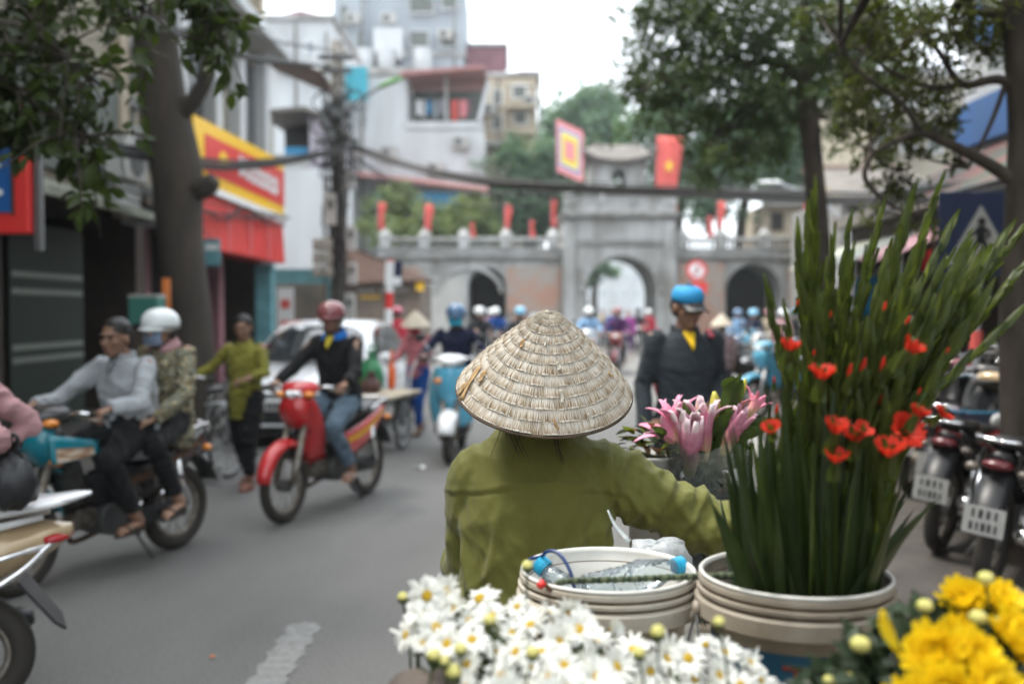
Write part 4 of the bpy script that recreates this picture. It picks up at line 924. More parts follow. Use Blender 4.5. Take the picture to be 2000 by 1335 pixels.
far_tree('yellow green shrub above the middle of the left gate wing', 905, 440, 47, [(890, 420, .9), (920, 400, .8), (930, 440, .9), (870, 445, .9), (955, 450, .7), (905, 455, .9)], 54, 'leaf_light', .26, 3200)
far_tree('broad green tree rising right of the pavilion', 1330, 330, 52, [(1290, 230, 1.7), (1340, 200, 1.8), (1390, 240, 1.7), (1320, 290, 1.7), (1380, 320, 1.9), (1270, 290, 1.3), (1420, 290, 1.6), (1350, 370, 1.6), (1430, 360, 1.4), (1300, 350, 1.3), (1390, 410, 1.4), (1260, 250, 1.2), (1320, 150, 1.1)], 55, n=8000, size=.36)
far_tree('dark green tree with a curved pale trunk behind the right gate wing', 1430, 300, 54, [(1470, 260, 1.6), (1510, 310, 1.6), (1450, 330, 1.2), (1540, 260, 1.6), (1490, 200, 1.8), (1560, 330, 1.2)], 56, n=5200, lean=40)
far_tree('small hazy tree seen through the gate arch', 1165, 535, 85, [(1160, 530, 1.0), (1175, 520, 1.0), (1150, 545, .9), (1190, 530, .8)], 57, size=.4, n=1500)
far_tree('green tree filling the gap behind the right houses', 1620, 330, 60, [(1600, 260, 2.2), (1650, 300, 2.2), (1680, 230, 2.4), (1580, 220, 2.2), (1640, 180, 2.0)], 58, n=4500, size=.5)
# ================================================================== vehicles
mat('tyre', (0.032, 0.028, 0.024), 0.8, bump=0.3, bscale=90)
mat('rubber', (0.03, 0.03, 0.03), 0.6)
mat('chrome', (0.75, 0.75, 0.76), 0.12, metal=1.0)
mat('alloy', (0.3, 0.28, 0.25), 0.5, metal=0.7, var=0.5, vscale=20, col2=(.14, .11, .08))
mat('engine', (0.12, 0.12, 0.12), 0.5, metal=0.6, var=0.3, vscale=15)
mat('vinyl', (0.018, 0.018, 0.018), 0.38, bump=0.15, bscale=120)
mat('black_plastic', (0.02, 0.02, 0.022), 0.42)
mat('lens', (0.85, 0.87, 0.88), 0.08, spec=0.8, coat=0.6)
mat('amber', (0.75, 0.25, 0.03), 0.15, coat=0.5)
mat('tail_red', (0.4, 0.01, 0.015), 0.15, coat=0.6)
mat('plate_white', (0.34, 0.34, 0.33), 0.5, var=0.1, vscale=20)
mat('plate_ink', (0.03, 0.03, 0.03), 0.6)
mat('paint_red', (0.6, 0.014, 0.022), 0.25, coat=0.6, var=0.45, vscale=7, col2=(.38, .03, .03), contrast=.7, detail=8, rvar=.12)
mat('paint_teal', (0.008, 0.19, 0.25), 0.25, coat=0.6)
mat('paint_dark', (0.016, 0.017, 0.02), 0.28, coat=0.5, var=.6, vscale=9, col2=(.035, .03, .026), contrast=.6, detail=8, rvar=.15)
mat('amber_shaded', (.12, .1, .08), .2, coat=.5); mat('tail_shaded', (.1, .006, .01), .2, coat=.5)  # signal and tail lenses coloured darker for bikes standing in shade
mat('paint_blue', (0.1, 0.4, 0.58), 0.25, coat=0.6)
mat('paint_maroon', (0.16, 0.015, 0.02), 0.25, coat=0.6)
mat('paint_silver', (0.42, 0.43, 0.44), 0.28, metal=0.5, coat=0.5)
mat('paint_beige', (0.46, 0.34, 0.2), 0.25, metal=0.15, coat=0.6)
mat('paint_white', (0.78, 0.79, 0.8), 0.2, coat=0.8)
mat('stripe_gold', (0.6, 0.3, 0.03), 0.3)
mat('decal_pale', (0.6, 0.52, 0.42), 0.35, var=0.7, vscale=20, col2=(0.25, 0.1, 0.03), contrast=0.2, stretch=(.4, 1, 2))
mat('rust', (0.13, 0.07, 0.04), 0.7, metal=0.3, var=0.5, vscale=20)
mat('glass_car', (0.02, 0.024, 0.028), 0.06, spec=1.0, coat=0.4)

def wheel(root, c, R, tr, name='wheel', spokes=18, rim='alloy', hubr=.05, hubw=.09, lod=0, disc=False):
    w_ = empty(name, c); w_.parent = root
    n = 40 if lod == 0 else 20
    MB().tube([((R - tr)*math.cos(a), 0, (R - tr)*math.sin(a)) for a in np.linspace(0, 2*PI, n+1)[:-1]], tr, 10 if lod == 0 else 6, closed=True, flat=1.0, up=(0, 1, 0)).build('tyre', 'tyre', w_, smooth=True)
    MB().tube([((R - 2*tr)*math.cos(a), 0, (R - 2*tr)*math.sin(a)) for a in np.linspace(0, 2*PI, n+1)[:-1]], tr*.5, 6, closed=True, up=(0, 1, 0)).build('rim', rim, w_, smooth=True)
    s = MB()
    for k in range(spokes):
        a = 2*PI*k/spokes; sd_ = 1 if k % 2 else -1; b = a + (.35 if (k//2) % 2 else -.35)
        s.tube([(hubr*.8*math.cos(b), sd_*hubw*.4, hubr*.8*math.sin(b)), ((R - 2.2*tr)*math.cos(a), 0, (R - 2.2*tr)*math.sin(a))], .0028 if spokes > 6 else .014, 4)
    stuff(s.build('spokes', rim, w_))
    MB().tube([(0, -hubw/2, 0), (0, hubw/2, 0)], hubr, 14).build('hub', 'engine' if lod == 0 else rim, w_, smooth=False)
    if disc: MB().lathe([(.05, -.002), (.105, -.002), (.105, .002), (.05, .002)], 24, Matrix.Translation((0, hubw/2 + .02, 0)) @ rotm(PI/2)).build('brake_disc', 'alloy', w_)
    return w_
def mirror_pair(fn):
    for s in (-1, 1): fn(s)

def motorbike(name, label, loc, rz, paint='paint_red', side='paint_red', shield=None, lod=0, group=None, stripe='stripe_gold', lean=0.0, cat='motorbike', plate='29', mirrors=True, rack=True, nose='paint_red', cowl=None, steer=0.0, fairing=False, lampm='amber', tailm='tail_red'):
    r = thing(name, label, cat, loc, rz, group)
    if lean: r.rotation_euler = (lean, 0, rz)
    shield = shield or paint; cowl = cowl or paint
    F, Rr = Vector((.62, 0, .285)), Vector((-.6, 0, .285))
    fw = wheel(r, F, .285, .038, 'front_wheel', 20 if lod == 0 else 8, lod=lod); rw = wheel(r, Rr, .285, .044, 'rear_wheel', 20 if lod == 0 else 8, hubr=.065, lod=lod)
    n = 10 if lod == 0 else 6
    def pt(mb, nm, m, par=r, smooth=True, **k): return mb.build(nm, m, par, smooth=smooth, **k)
    # fork
    for s in (-1, 1):
        f = pt(MB().tube([F + Vector((0, s*.075, 0)), F + Vector((-.05, s*.075, .14)), (.43, s*.07, .78)], [.024, .03, .022], n), 'fork_leg', 'alloy' if lod == 0 else 'galv')
    pt(MB().tube([(.43, 0, .6), (.4, 0, .92)], .035, n), 'steering_column', 'black_plastic')
    # front mudguard: arc with curved section
    def fd(u, v):
        a = math.radians(8 + 150*u); s = 2*v - 1; R_ = .325 + .015*math.sin(PI*u) - .05*abs(s)**2.2; wd = .062 + .014*math.sin(PI*u)
        return (F.x + R_*math.cos(a) - .01, s*wd, F.z + R_*math.sin(a) + .012)
    pt(MB().grid(fd, 14, 7), 'front_mudguard', paint, solid=.004)
    # leg shield: wide panel in front of the knees, folding back at both edges
    def sh(u, v):
        s = 2*v - 1; z = .92 - .52*u; half = (.09 + .08*math.sin(PI*min(1, .15 + u*.9)**.9))*(1 - .45*u*u)
        x = .50 - .17*u - .05*u*u; back = .13*abs(s)**2.0*(.45 + .75*u)
        return (x - back, s*half*(1 + .08*u), z + .03*abs(s))
    pt(MB().grid(sh, 10, 13), 'leg_shield', shield, solid=.012)
    def shi(u, v):
        q = sh(u, .06 + .88*v); return (q[0] - .016, q[1], q[2])
    pt(MB().grid(shi, 10, 11), 'inner_shield', 'black_plastic', solid=.008)
    def ns(u, v):
        s = 2*v - 1; z = .95 - .27*u; half = (.085 + .055*math.sin(PI*(.25 + .6*u)))*(1 - .25*u*u)
        return (.525 - .10*u*u + .045*math.sin(PI*u) - .07*s*s, s*half, z - .03*s*s)
    no = pt(MB().grid(ns, 9, 9), 'nose_panel', nose, solid=.01)
    if lod == 0:
        for i in (-1, 1):
            for j in (0, 1): pt(MB().ell((.535 - .04*j, i*.035, .86 - .09*j), (.008, .01, .01), nu=8, nv=5), 'vent_hole', 'black_plastic', no)
    if fairing:
        for s in (-1, 1):
            def fa(u, v): return (.52 - .34*u, s*(.1 + .08*math.sin(PI*(.2 + .6*u)) + .02*v), .90 - .07*u - (.17 - .1*u)*v)
            fp = pt(MB().grid(fa, 9, 5), 'side_fairing', 'paint_teal', solid=.01)
            def fb_(u, v):
                q = fa(.08 + .75*u, .45 + .5*v); return (q[0], q[1] + s*.008, q[2])
            pt(MB().grid(fb_, 8, 4), 'decal', 'decal_pale', fp); pt(MB().ell((.46, s*.14, .74), (.05, .03, .03)), 'fairing_signal', 'amber', fp)
    # handlebar, cowl, headlight
    hb = empty('handlebar', (.4, 0, .98)); hb.parent = r; hb.rotation_euler = (0, 0, steer)
    cw = MB()
    secs = [(.13, .03, .03, .0), (.10, .085, .05, .005), (.04, .14, .062, .01), (-.03, .15, .055, .02), (-.09, .1, .03, .03)]
    cw.rings([[Vector((x, w_*math.copysign(abs(math.cos(t))**.7, math.cos(t)), zc + h_*math.copysign(abs(math.sin(t))**.8, math.sin(t)))) for t in np.linspace(0, 2*PI, 17)[:-1]] for x, w_, h_, zc in secs])
    ck = pt(cw, 'cowl', cowl, hb)
    pt(MB().ell((.105, 0, -.02), (.045, .075, .042)), 'headlight', 'lens', hb)
    if lod == 0:
        for i in (-1, 1): pt(MB().ell((.125, i*.034, -.02), (.03, .028, .03)), 'reflector', 'chrome', hb)
    for s in (-1, 1):
        pt(MB().ell((.075, s*.115, -.022), (.05, .042, .026)), 'turn_signal', lampm, hb)
        pt(MB().tube(smoothpath([(-.03, s*.1, .01), (-.04, s*.2, .03), (-.085, s*.26, .02)], 4), .013, 6), 'bar', 'chrome', hb)
        pt(MB().tube([(-.08, s*.25, .02), (-.1, s*.37, .012)], .018, 8), 'grip', 'rubber', hb)
        pt(MB().tube([(-.03, s*.22, .015), (-.02, s*.27, .0), (-.045, s*.38, -.005)], .006, 5), 'lever', 'alloy', hb)
        if mirrors:
            pt(MB().tube(smoothpath([(-.06, s*.2, .03), (-.05, s*.24, .12), (-.05, s*.3, .2)], 4), .006, 5), 'mirror_stem', 'chrome' if lod == 0 else 'steel_dark', hb)
            mi = pt(MB().ell((-.05, s*.33, .225), (.016, .058, .04)), 'mirror', 'black_plastic', hb)
            pt(MB().ell((-.063, s*.33, .225), (.006, .05, .034)), 'mirror_glass', 'chrome', mi)
    # central cover from head to seat
    def cc(x, z, w_, h_, nn=12): return [Vector((x, w_*math.cos(t), z + h_*math.sin(t))) for t in np.linspace(0, 2*PI, nn+1)[:-1]]
    pt(MB().rings([cc(.40, .78, .06, .1), cc(.28, .62, .07, .1), cc(.12, .5, .075, .1), cc(-.05, .5, .08, .12), cc(-.16, .58, .09, .12)]), 'centre_cover', 'black_plastic')
    # side panels
    for s in (-1, 1):
        def sp_(u, v):
            x = .02 - .80*u; zt = .60 + .02*u + .16*u**1.3; zb = .42 + .06*u + .20*u**1.4 - .06*math.sin(PI*u)
            w_ = .085 + .05*math.sin(PI*(.25 + .6*u)) - .035*u
            return (x, s*(w_ + .018*math.sin(PI*v)), zb + (zt - zb)*v)
        pn = pt(MB().grid(sp_, 10, 6), 'side_panel', side, solid=.008)
        if lod == 0 and stripe:
            def stp(u, v):
                q = sp_(.12 + .85*u, .55 + .22*v); return (q[0], q[1] + s*.0075, q[2])
            pt(MB().grid(stp, 10, 3), 'stripe', stripe, pn)
    pt(MB().rings([cc(-.05, .58, .085, .05), cc(-.4, .62, .09, .05), cc(-.7, .7, .07, .05), cc(-.8, .74, .04, .03)]), 'tail_base', 'black_plastic')
    pt(MB().rings([cc(.03, .70, .07, .02), cc(-.02, .72, .11, .035), cc(-.2, .735, .125, .045), cc(-.42, .755, .12, .05), cc(-.62, .79, .1, .045), cc(-.72, .8, .06, .02)]), 'seat', 'vinyl')
    if rack:
        for s in (-1, 1): pt(MB().tube(smoothpath([(-.5, s*.12, .76), (-.66, s*.13, .82), (-.82, s*.1, .83), (-.86, 0, .83)], 4), .011, 6), 'grab_rail', 'chrome')
    pt(MB().ell((-.80, 0, .70), (.045, .075, .03)), 'tail_light', tailm)
    for s in (-1, 1): pt(MB().ell((-.78, s*.12, .67), (.03, .035, .024)), 'rear_signal', lampm)
    def rf_(u, v):
        a = math.radians(70 + 95*u); s = 2*v - 1; R_ = .34 - .03*s*s
        return (Rr.x + R_*math.cos(a) - .02, s*.08, Rr.z + R_*math.sin(a) + .05)
    rm = pt(MB().grid(rf_, 9, 5), 'rear_mudguard', 'black_plastic', solid=.005)
    pl = pt(MB().box((-.955, 0, .44), (.006, .19, .14), rotm(0, 0, 0)), 'number_plate', 'plate_white', smooth=False); 
    if lod == 0:
        for j, (zz, cnt) in enumerate(((.475, 4), (.41, 5))):
            for i in range(cnt): pt(MB().box((-.9595, -.07 + .14*(i + .5)/cnt, zz), (.002, .011 + .004*((i*7 + j*3) % 3), .04)), 'digit', 'plate_ink', pl, smooth=False)
    # engine, exhaust, chain case, shocks, pegs, stand
    en = MB(); en.tube([(.02, -.11, .33), (.02, .11, .33)], .1, 16); en.box((-.08, 0, .33), (.2, .2, .14)); pt(en, 'engine', 'engine', smooth=False, bevel=.01)
    for k in range(6 if lod == 0 else 3): pt(MB().tube([(.12 + .022*k*(1 if lod == 0 else 2), 0, .355), (.128 + .022*k*(1 if lod == 0 else 2), 0, .356)], .075, 12), 'cooling_fin', 'alloy', smooth=False)
    pt(MB().tube(smoothpath([(.24, -.04, .3), (.16, -.1, .2), (0, -.13, .2), (-.28, -.14, .25)], 5), .017, 8), 'exhaust_pipe', 'rust')
    pt(MB().tube([(-.26, -.15, .245), (-.34, -.155, .26), (-.78, -.16, .37), (-.82, -.16, .38)], [.025, .044, .05, .03], 12), 'muffler', 'chrome')
    pt(MB().box((-.3, .09, .30), (.62, .03, .11)), 'chain_case', 'black_plastic', smooth=False, bevel=.02)
    for s in (-1, 1):
        pt(MB().tube([(-.58, s*.115, .31), (-.5, s*.12, .62)], [.028, .02], 8), 'shock_absorber', 'chrome'); 
        pt(MB().tube([(-.02, s*.1, .25), (-.02, s*.27, .25)], .013, 6), 'foot_peg', 'rubber'); pt(MB().tube([(-.34, s*.1, .3), (-.34, s*.24, .32)], .012, 6), 'rear_peg', 'rubber')
    pt(MB().tube([(-.12, .12, .24), (-.2, .2, .05)], .011, 6), 'kick_stand', 'steel_dark')
    return r

def scooter(name, label, loc, rz, paint='paint_blue', trim='paint_white', lod=0, railr=.022, scale=1.0, group=None, lean=0.0, badge=None, rails=False, tailm=None, mirrors=True, seat='vinyl'):
    r = thing(name, label, 'scooter', loc, rz, group); r.scale = (scale,)*3
    if lean: r.rotation_euler = (lean, 0, rz)
    R = .25; F, Rr = Vector((.64, 0, R)), Vector((-.6, 0, R))
    wheel(r, F, R, .045, 'front_wheel', 5, lod=lod, hubr=.06); wheel(r, Rr, R, .05, 'rear_wheel', 5, lod=lod, hubr=.08)
    def pt(mb, nm, m, par=r, smooth=True, **k): return mb.build(nm, m, par, smooth=smooth, **k)
    for s in (-1, 1): pt(MB().tube([F + Vector((0, s*.08, 0)), (.5, s*.07, .66)], .026, 8), 'fork_leg', 'alloy')
    def fd(u, v):
        a = math.radians(15 + 135*u); s = 2*v - 1; R_ = .31 - .06*abs(s)**2; return (F.x + R_*math.cos(a), s*(.085 + .02*math.sin(PI*u)), F.z + R_*math.sin(a) + .01)
    pt(MB().grid(fd, 14, 9), 'front_mudguard', trim, solid=.006)
    def sh(u, v):
        s = 2*v - 1; z = 1.0 - .66*u; half = .12 + .13*math.sin(PI*(.12 + .72*u)); x = .56 - .12*u - .04*math.sin(PI*u)
        return (x - .17*abs(s)**2, s*half, z)
    pt(MB().grid(sh, 12, 13), 'front_shield', paint, solid=.02)
    def ns(u, v):
        s = 2*v - 1; return (.575 + .05*math.sin(PI*u) - .1*u - .09*s*s, s*(.05 + .11*math.sin(PI*(.15 + .7*u))), 1.0 - .46*u)
    pt(MB().grid(ns, 10, 9), 'nose_panel', paint, solid=.012)
    for s in (-1, 1): pt(MB().ell((.545, s*.12, .86), (.03, .05, .03)), 'turn_signal', 'amber')
    hb = empty('handlebar', (.46, 0, 1.07)); hb.parent = r
    cw = MB(); secs = [(.12, .05, .04, -.02), (.08, .11, .06, -.01), (.0, .17, .06, .01), (-.06, .15, .04, .02), (-.1, .08, .02, .02)]
    cw.rings([[Vector((x, w_*math.cos(t), zc + h_*math.sin(t))) for t in np.linspace(0, 2*PI, 17)[:-1]] for x, w_, h_, zc in secs]); pt(cw, 'cowl', trim, hb)
    pt(MB().ell((.1, 0, -.015), (.04, .085, .045)), 'headlight', 'lens', hb)
    for s in (-1, 1):
        pt(MB().tube([(-.03, s*.13, .02), (-.08, s*.25, .02)], .013, 6), 'bar', 'chrome', hb); pt(MB().tube([(-.08, s*.25, .02), (-.1, s*.37, .012)], .018, 8), 'grip', 'rubber', hb)
        if mirrors:
            pt(MB().tube(smoothpath([(-.05, s*.2, .03), (-.04, s*.25, .14), (-.04, s*.3, .2)], 4), .006, 5), 'mirror_stem', 'chrome', hb); mi = pt(MB().ell((-.04, s*.33, .24), (.016, .06, .042)), 'mirror', 'black_plastic', hb); pt(MB().ell((-.054, s*.33, .24), (.006, .052, .036)), 'mirror_glass', 'chrome', mi)
    pt(MB().box((.22, 0, .33), (.42, .36, .07)), 'floor_board', 'black_plastic', smooth=False, bevel=.02)
    def cc(x, z, w_, h_, nn=16): return [Vector((x, w_*math.copysign(abs(math.cos(t))**.8, math.cos(t)), z + h_*math.sin(t))) for t in np.linspace(0, 2*PI, nn+1)[:-1]]
    pt(MB().rings([cc(.06, .5, .1, .16), cc(-.05, .54, .17, .2), cc(-.3, .58, .19, .17), cc(-.55, .64, .18, .14), cc(-.75, .69, .155, .11), cc(-.9, .73, .11, .075), cc(-1.0, .76, .05, .03)]), 'rear_body', paint)
    pt(MB().rings([cc(.08, .72, .09, .02), cc(.0, .745, .14, .035), cc(-.25, .765, .155, .05), cc(-.5, .8, .13, .05), cc(-.7, .83, .09, .03)]), 'seat', seat)
    for s in (-1, 1):
        def tp_(u, v):
            q = -.3 - .60*u; return (q, s*(.195 - .13*u + .0*v), .70 + .12*u + (.02 + .045*(1 - u))*v)
        pt(MB().grid(tp_, 8, 3), 'upper_trim', tailm or trim, solid=.012)
    pt(MB().tube(smoothpath([(-.48, .15, .8), (-.7, .16, .86), (-.92, .1, .885), (-.98, 0, .89), (-.92, -.1, .885), (-.7, -.16, .86), (-.48, -.15, .8)], 5), railr, 8, flat=.6), 'grab_rail', tailm or 'chrome')
    pt(MB().ell((-.93, 0, .74), (.075, .115, .03)), 'tail_light', 'tail_red')
    if rails: pt(MB().rings([cc(-.42, .80, .15, .02), cc(-.6, .835, .16, .03), cc(-.85, .875, .13, .03), cc(-1.02, .905, .07, .02), cc(-1.08, .915, .02, .008)]), 'tail_spoiler', 'paint_white')
    pt(MB().box((-.3, 0, .27), (.55, .22, .16)), 'engine', 'engine', smooth=False, bevel=.03)
    pt(MB().tube([(-.25, -.17, .27), (-.35, -.18, .28), (-.75, -.19, .33), (-.8, -.19, .34)], [.03, .055, .06, .03], 12), 'muffler', 'black_plastic')
    mf = MB(); mf.add([(-.8, -.08, .56), (-.8, .08, .56), (-.94, .07, .38), (-.97, 0, .33), (-.94, -.07, .38)], [(0, 1, 2, 3, 4)]); pt(mf, 'mud_flap', 'black_plastic', solid=.012, smooth=False)
    if not rails: pt(MB().box((-.985, 0, .5), (.006, .19, .14)), 'number_plate', 'plate_white', smooth=False)
    if rails:
        for s in (-1, 1):
            pt(MB().tube(smoothpath([(-.1, s*.21, .5), (-.45, s*.23, .6), (-.8, s*.19, .7), (-.93, s*.1, .72)], 5), .011, 8), 'crash_rail', 'chrome')
            pt(MB().tube(smoothpath([(.0, s*.21, .38), (-.4, s*.24, .46), (-.78, s*.22, .6), (-.93, s*.1, .72), (-.96, 0, .72)], 5), .013, 8), 'crash_rail', 'chrome')
    if badge:
        me = textmesh(badge, .085, .003)
        for s in (1, -1):
            M = Matrix.Translation((-.42, s*.187, .615)) @ rotm(0, 0, 0 if s < 0 else PI) @ rotm(0, 0, math.radians(6)*s) @ rotm(PI/2, 0, 0) @ rotm(0, 0, math.radians(-8)*(-s))
            link('badge', me if s == 1 else me.copy(), 'chrome', r, M)
    return r

def bicycle(name, label, loc, rz, paint='steel_dark', group=None, basket=False, rackload=False):
    r = thing(name, label, 'bicycle', loc, rz, group)
    F, Rr = Vector((.55, 0, .33)), Vector((-.5, 0, .33))
    wheel(r, F, .33, .018, 'front_wheel', 24, hubr=.025, rim='galv'); wheel(r, Rr, .33, .018, 'rear_wheel', 24, hubr=.03, rim='galv')
    def pt(pts, rad, nm, m=paint, par=r): return MB().tube(pts, rad, 8).build(nm, m, par, smooth=True)
    BB, ST, HT, HB = Vector((-.08, 0, .29)), Vector((-.2, 0, .74)), Vector((.36, 0, .82)), Vector((.38, 0, .66))
    pt([BB, ST], .016, 'seat_tube'); pt([BB, HB], .018, 'down_tube'); pt([HB, HT], .02, 'head_tube'); pt(smoothpath([HB + Vector((0, 0, .05)), (.1, 0, .5), (-.12, 0, .5)], 4), .015, 'top_tube')
    for s in (-1, 1):
        pt([BB + Vector((0, s*.03, 0)), Rr + Vector((0, s*.05, 0))], .01, 'chain_stay'); pt([ST, Rr + Vector((0, s*.05, 0))], .009, 'seat_stay'); pt([HB, F + Vector((0, s*.05, 0))], .012, 'fork_blade')
        pt(smoothpath([(.36, 0, .98), (.33, s*.18, 1.02), (.22, s*.27, 1.0)], 4), .011, 'handlebar', 'chrome'); pt([(.22, s*.27, 1.0), (.12, s*.28, .98)], .016, 'grip', 'rubber')
        pt([BB + Vector((0, s*.04, 0)), BB + Vector((s*.12, s*.09, -.1*s))], .009, 'crank', 'galv'); MB().box(BB + Vector((s*.12, s*.13, -.1*s)), (.08, .07, .02)).build('pedal', 'rubber', r)
    pt([HT, (.36, 0, .98)], .012, 'stem', 'chrome'); pt([ST, ST + Vector((-.02, 0, .1))], .012, 'seat_post', 'chrome')
    MB().tube([(-.36, 0, .86), (-.3, 0, .87), (-.2, 0, .86), (-.1, 0, .85)], [.05, .1, .06, .02], 10, flat=.4).build('saddle', 'vinyl', r, smooth=True)
    for k, (c, a0) in enumerate(((F, 20), (Rr, 40))):
        MB().grid(lambda u, v: (c.x + .36*math.cos(math.radians(a0 + 125*u)), (2*v - 1)*.025, c.z + .36*math.sin(math.radians(a0 + 125*u)) - .012*(2*v-1)**2), 12, 3).build('mudguard', paint, r, smooth=True, solid=.003)
    rk = MB(); rk.tube([(-.25, -.08, .72), (-.85, -.08, .72), (-.85, .08, .72), (-.25, .08, .72)], .008, 6)
    for x in (-.4, -.55, -.7): rk.tube([(x, -.08, .72), (x, .08, .72)], .006, 6)
    for s in (-1, 1): rk.tube([(-.75, s*.08, .72), (-.52, s*.06, .34)], .007, 6)
    rk.build('rear_rack', 'galv', r)
    MB().lathe([(.0, -.01), (.045, -.01), (.05, .03), (.03, .05)], 14, Matrix.Translation((.45, 0, .9)) @ rotm(0, PI/2)).build('lamp', 'chrome', r)
    return r

# ------------------------------------------------------------------ white car
def car():
    c0 = Vector((-2.62, 11.35, 0)); L = 4.0
    r = thing('white_car', 'white hatchback car facing the camera behind the red motorbike', 'car', c0 + Vector((.15, L/2, 0)), math.radians(-90 - 4))
    # local: x forward, front at +2
    def sec(x, w_, zb, zt, p=.45, n=28):
        out = []
        for t in np.linspace(0, 2*PI, n+1)[:-1]:
            c, s = math.cos(t), math.sin(t); zc, hh = (zb + zt)/2, (zt - zb)/2
            out.append(Vector((x, w_*math.copysign(abs(c)**p, c)*(1 - .05*max(0, s)), zc + hh*math.copysign(abs(s)**p, s))))
        return out
    body = MB(); body.rings([sec(1.98, .6, .34, .56), sec(1.9, .72, .26, .66), sec(1.7, .8, .2, .75), sec(1.3, .83, .18, .84), sec(.9, .84, .18, .92), sec(.2, .845, .18, .95), sec(-.8, .845, .18, .97), sec(-1.6, .83, .2, 1.0), sec(-1.88, .76, .26, .98), sec(-1.97, .62, .34, .85)])
    body.build('body', 'paint_white', r, smooth=True)
    # greenhouse: roof lofted over pillars
    st = [(.95, .93, .74), (.62, 1.16, .70), (.25, 1.40, .6), (-.1, 1.455, .585), (-.7, 1.46, .585), (-1.25, 1.42, .58), (-1.6, 1.25, .62), (-1.85, 1.0, .68)]
    gh = MB(); gh.rings([[Vector((x, .76 if k in (0, 7) else (.765), .9)) if False else Vector((x, y_, z_)) for k, (y_, z_) in enumerate(((-.775, .9), (-w_ - .02, z - .05), (-w_ + .06, z), (0, z + .02), (w_ - .06, z), (w_ + .02, z - .05), (.775, .9), (0, .88)))] for x, z, w_ in st])
    gh.build('roof', 'paint_white', r, smooth=True)
    # glass: windscreen, side windows, rear window
    def wsc(u, v):
        s = 2*v - 1; x = .97 - .70*u; z = .965 + .41*u; w_ = .69 - .13*u; return (x + .05 - .09*s*s + .02*math.sin(PI*u), s*w_, z + .012)
    MB().grid(wsc, 8, 11).build('windscreen', 'glass_car', r, smooth=True, solid=.006)
    for s in (-1, 1):
        for x0, x1, x2, x3 in ((.62, -.28, .12, -.28), (-.34, -1.15, -.34, -1.05), (-1.2, -1.62, -1.12, -1.38)):
            q = MB(); q.add([(x0, s*.80, .965), (x1, s*.80, .975), (x3, s*.638, 1.385 if x3 > -1.2 else 1.33), (x2, s*.645, 1.37 if x2 < .1 else 1.33)], [(0, 1, 2, 3)]); q.build('side_window', 'glass_car', r, solid=.008)
        hl = MB(); hl.tube([(1.86, s*.52, .6), (1.78, s*.64, .64), (1.6, s*.775, .7)], [.05, .1, .03], 10, flat=.6); hl.build('headlight', 'lens', r, smooth=True)
        MB().ell((.72, s*.93, 1.0), (.07, .1, .065)).build('door_mirror', 'paint_white', r, smooth=True); MB().ell((1.9, s*.6, .38), (.03, .06, .05)).build('fog_lamp', 'lens', r)
        MB().box((-.3, s*.858, .8), (.16, .02, .025)).build('door_handle', 'chrome', r)
        MB().box((-1.9, s*.62, .82), (.1, .18, .22)).build('tail_light', 'tail_red', r, bevel=.03)
        for x in (1.25, -1.25):
            w_ = wheel(r, (x, s*.76, .29), .29, .07, 'wheel', 10, hubr=.14, hubw=.16)
            MB().lathe([(.36, -.02), (.36, .02), (.3, .02)], 24, Matrix.Translation((x, s*.815, .29)) @ rotm(PI/2)).build('wheel_arch', 'black_plastic', r)
    MB().box((1.975, 0, .36), (.05, 1.2, .16)).build('lower_grille', 'black_plastic', r, bevel=.02); MB().box((1.965, 0, .28), (.07, 1.3, .035)).build('bumper_strip', 'paint_white', r, bevel=.01)
    gr = MB().box((1.93, 0, .6), (.06, .8, .07)).build('upper_grille', 'black_plastic', r, bevel=.02); MB().box((1.965, 0, .6), (.01, .7, .02)).build('grille_bar', 'chrome', gr)
    pl = MB().box((2.0, 0, .5), (.02, .46, .11)).build('number_plate', 'plate_white', r)
    for k in range(8): MB().box((2.0115, -.18 + .05*k + (.02 if k > 2 else 0), .5), (.002, .028, .06)).build('digit', 'plate_ink', pl)
    MB().box((1.3, 0, .2), (1.2, 1.2, .1)).build('underbody', 'black_plastic', r)
    for s in (-1, 1): MB().tube([(1.02, s*.25 - .1, .975), (.8, s*.25 + .28, 1.13)], .009, 5).build('wiper', 'black_plastic', r)
    return r
car()

# ------------------------------------------------------------------ street vehicles in view
def heading(dx, dy): return math.atan2(dy, dx)
def from_rear(px, py, hd):
    """bike root (midpoint) from the ground pixel of its rear wheel"""
    Y = CAM_Z*FPX/(py - 605.0); X = (px - 1000)/FPX*Y; d = Vector((math.cos(hd), math.sin(hd), 0)); return Vector((X, Y, 0)) + d*.6
HD_RED = heading(-.36, -.93); RED_LOC = from_rear(712, 968, HD_RED)
motorbike('motorbike', 'red underbone motorbike ridden towards the camera in mid street', RED_LOC, HD_RED, 'paint_red', 'paint_red', nose='paint_red', mirrors=False, steer=.12)
HD_TEAL = heading(-.42, -.907); TEAL_LOC = from_rear(338, 1074, HD_TEAL)
motorbike('motorbike', 'dark motorbike with teal front panels carrying two people', TEAL_LOC, HD_TEAL, 'paint_teal', 'paint_dark', shield='paint_dark', nose='paint_teal', cowl='paint_dark', mirrors=False, stripe='rust', fairing=True)
TB = SC.objects[-1]
HD_BLUE = heading(-.06, -1); BLUE_LOC = Vector((-.62, 10.95, 0))
scooter('scooter', 'light blue scooter with white front mudguard ridden by masked man', BLUE_LOC, HD_BLUE, 'paint_blue', 'paint_white')
HD_BEI = heading(-.97, -.24); BEI_LOC = Vector((-2.11, 3.92, 0)) + .6*Vector((-.97, -.24, 0))
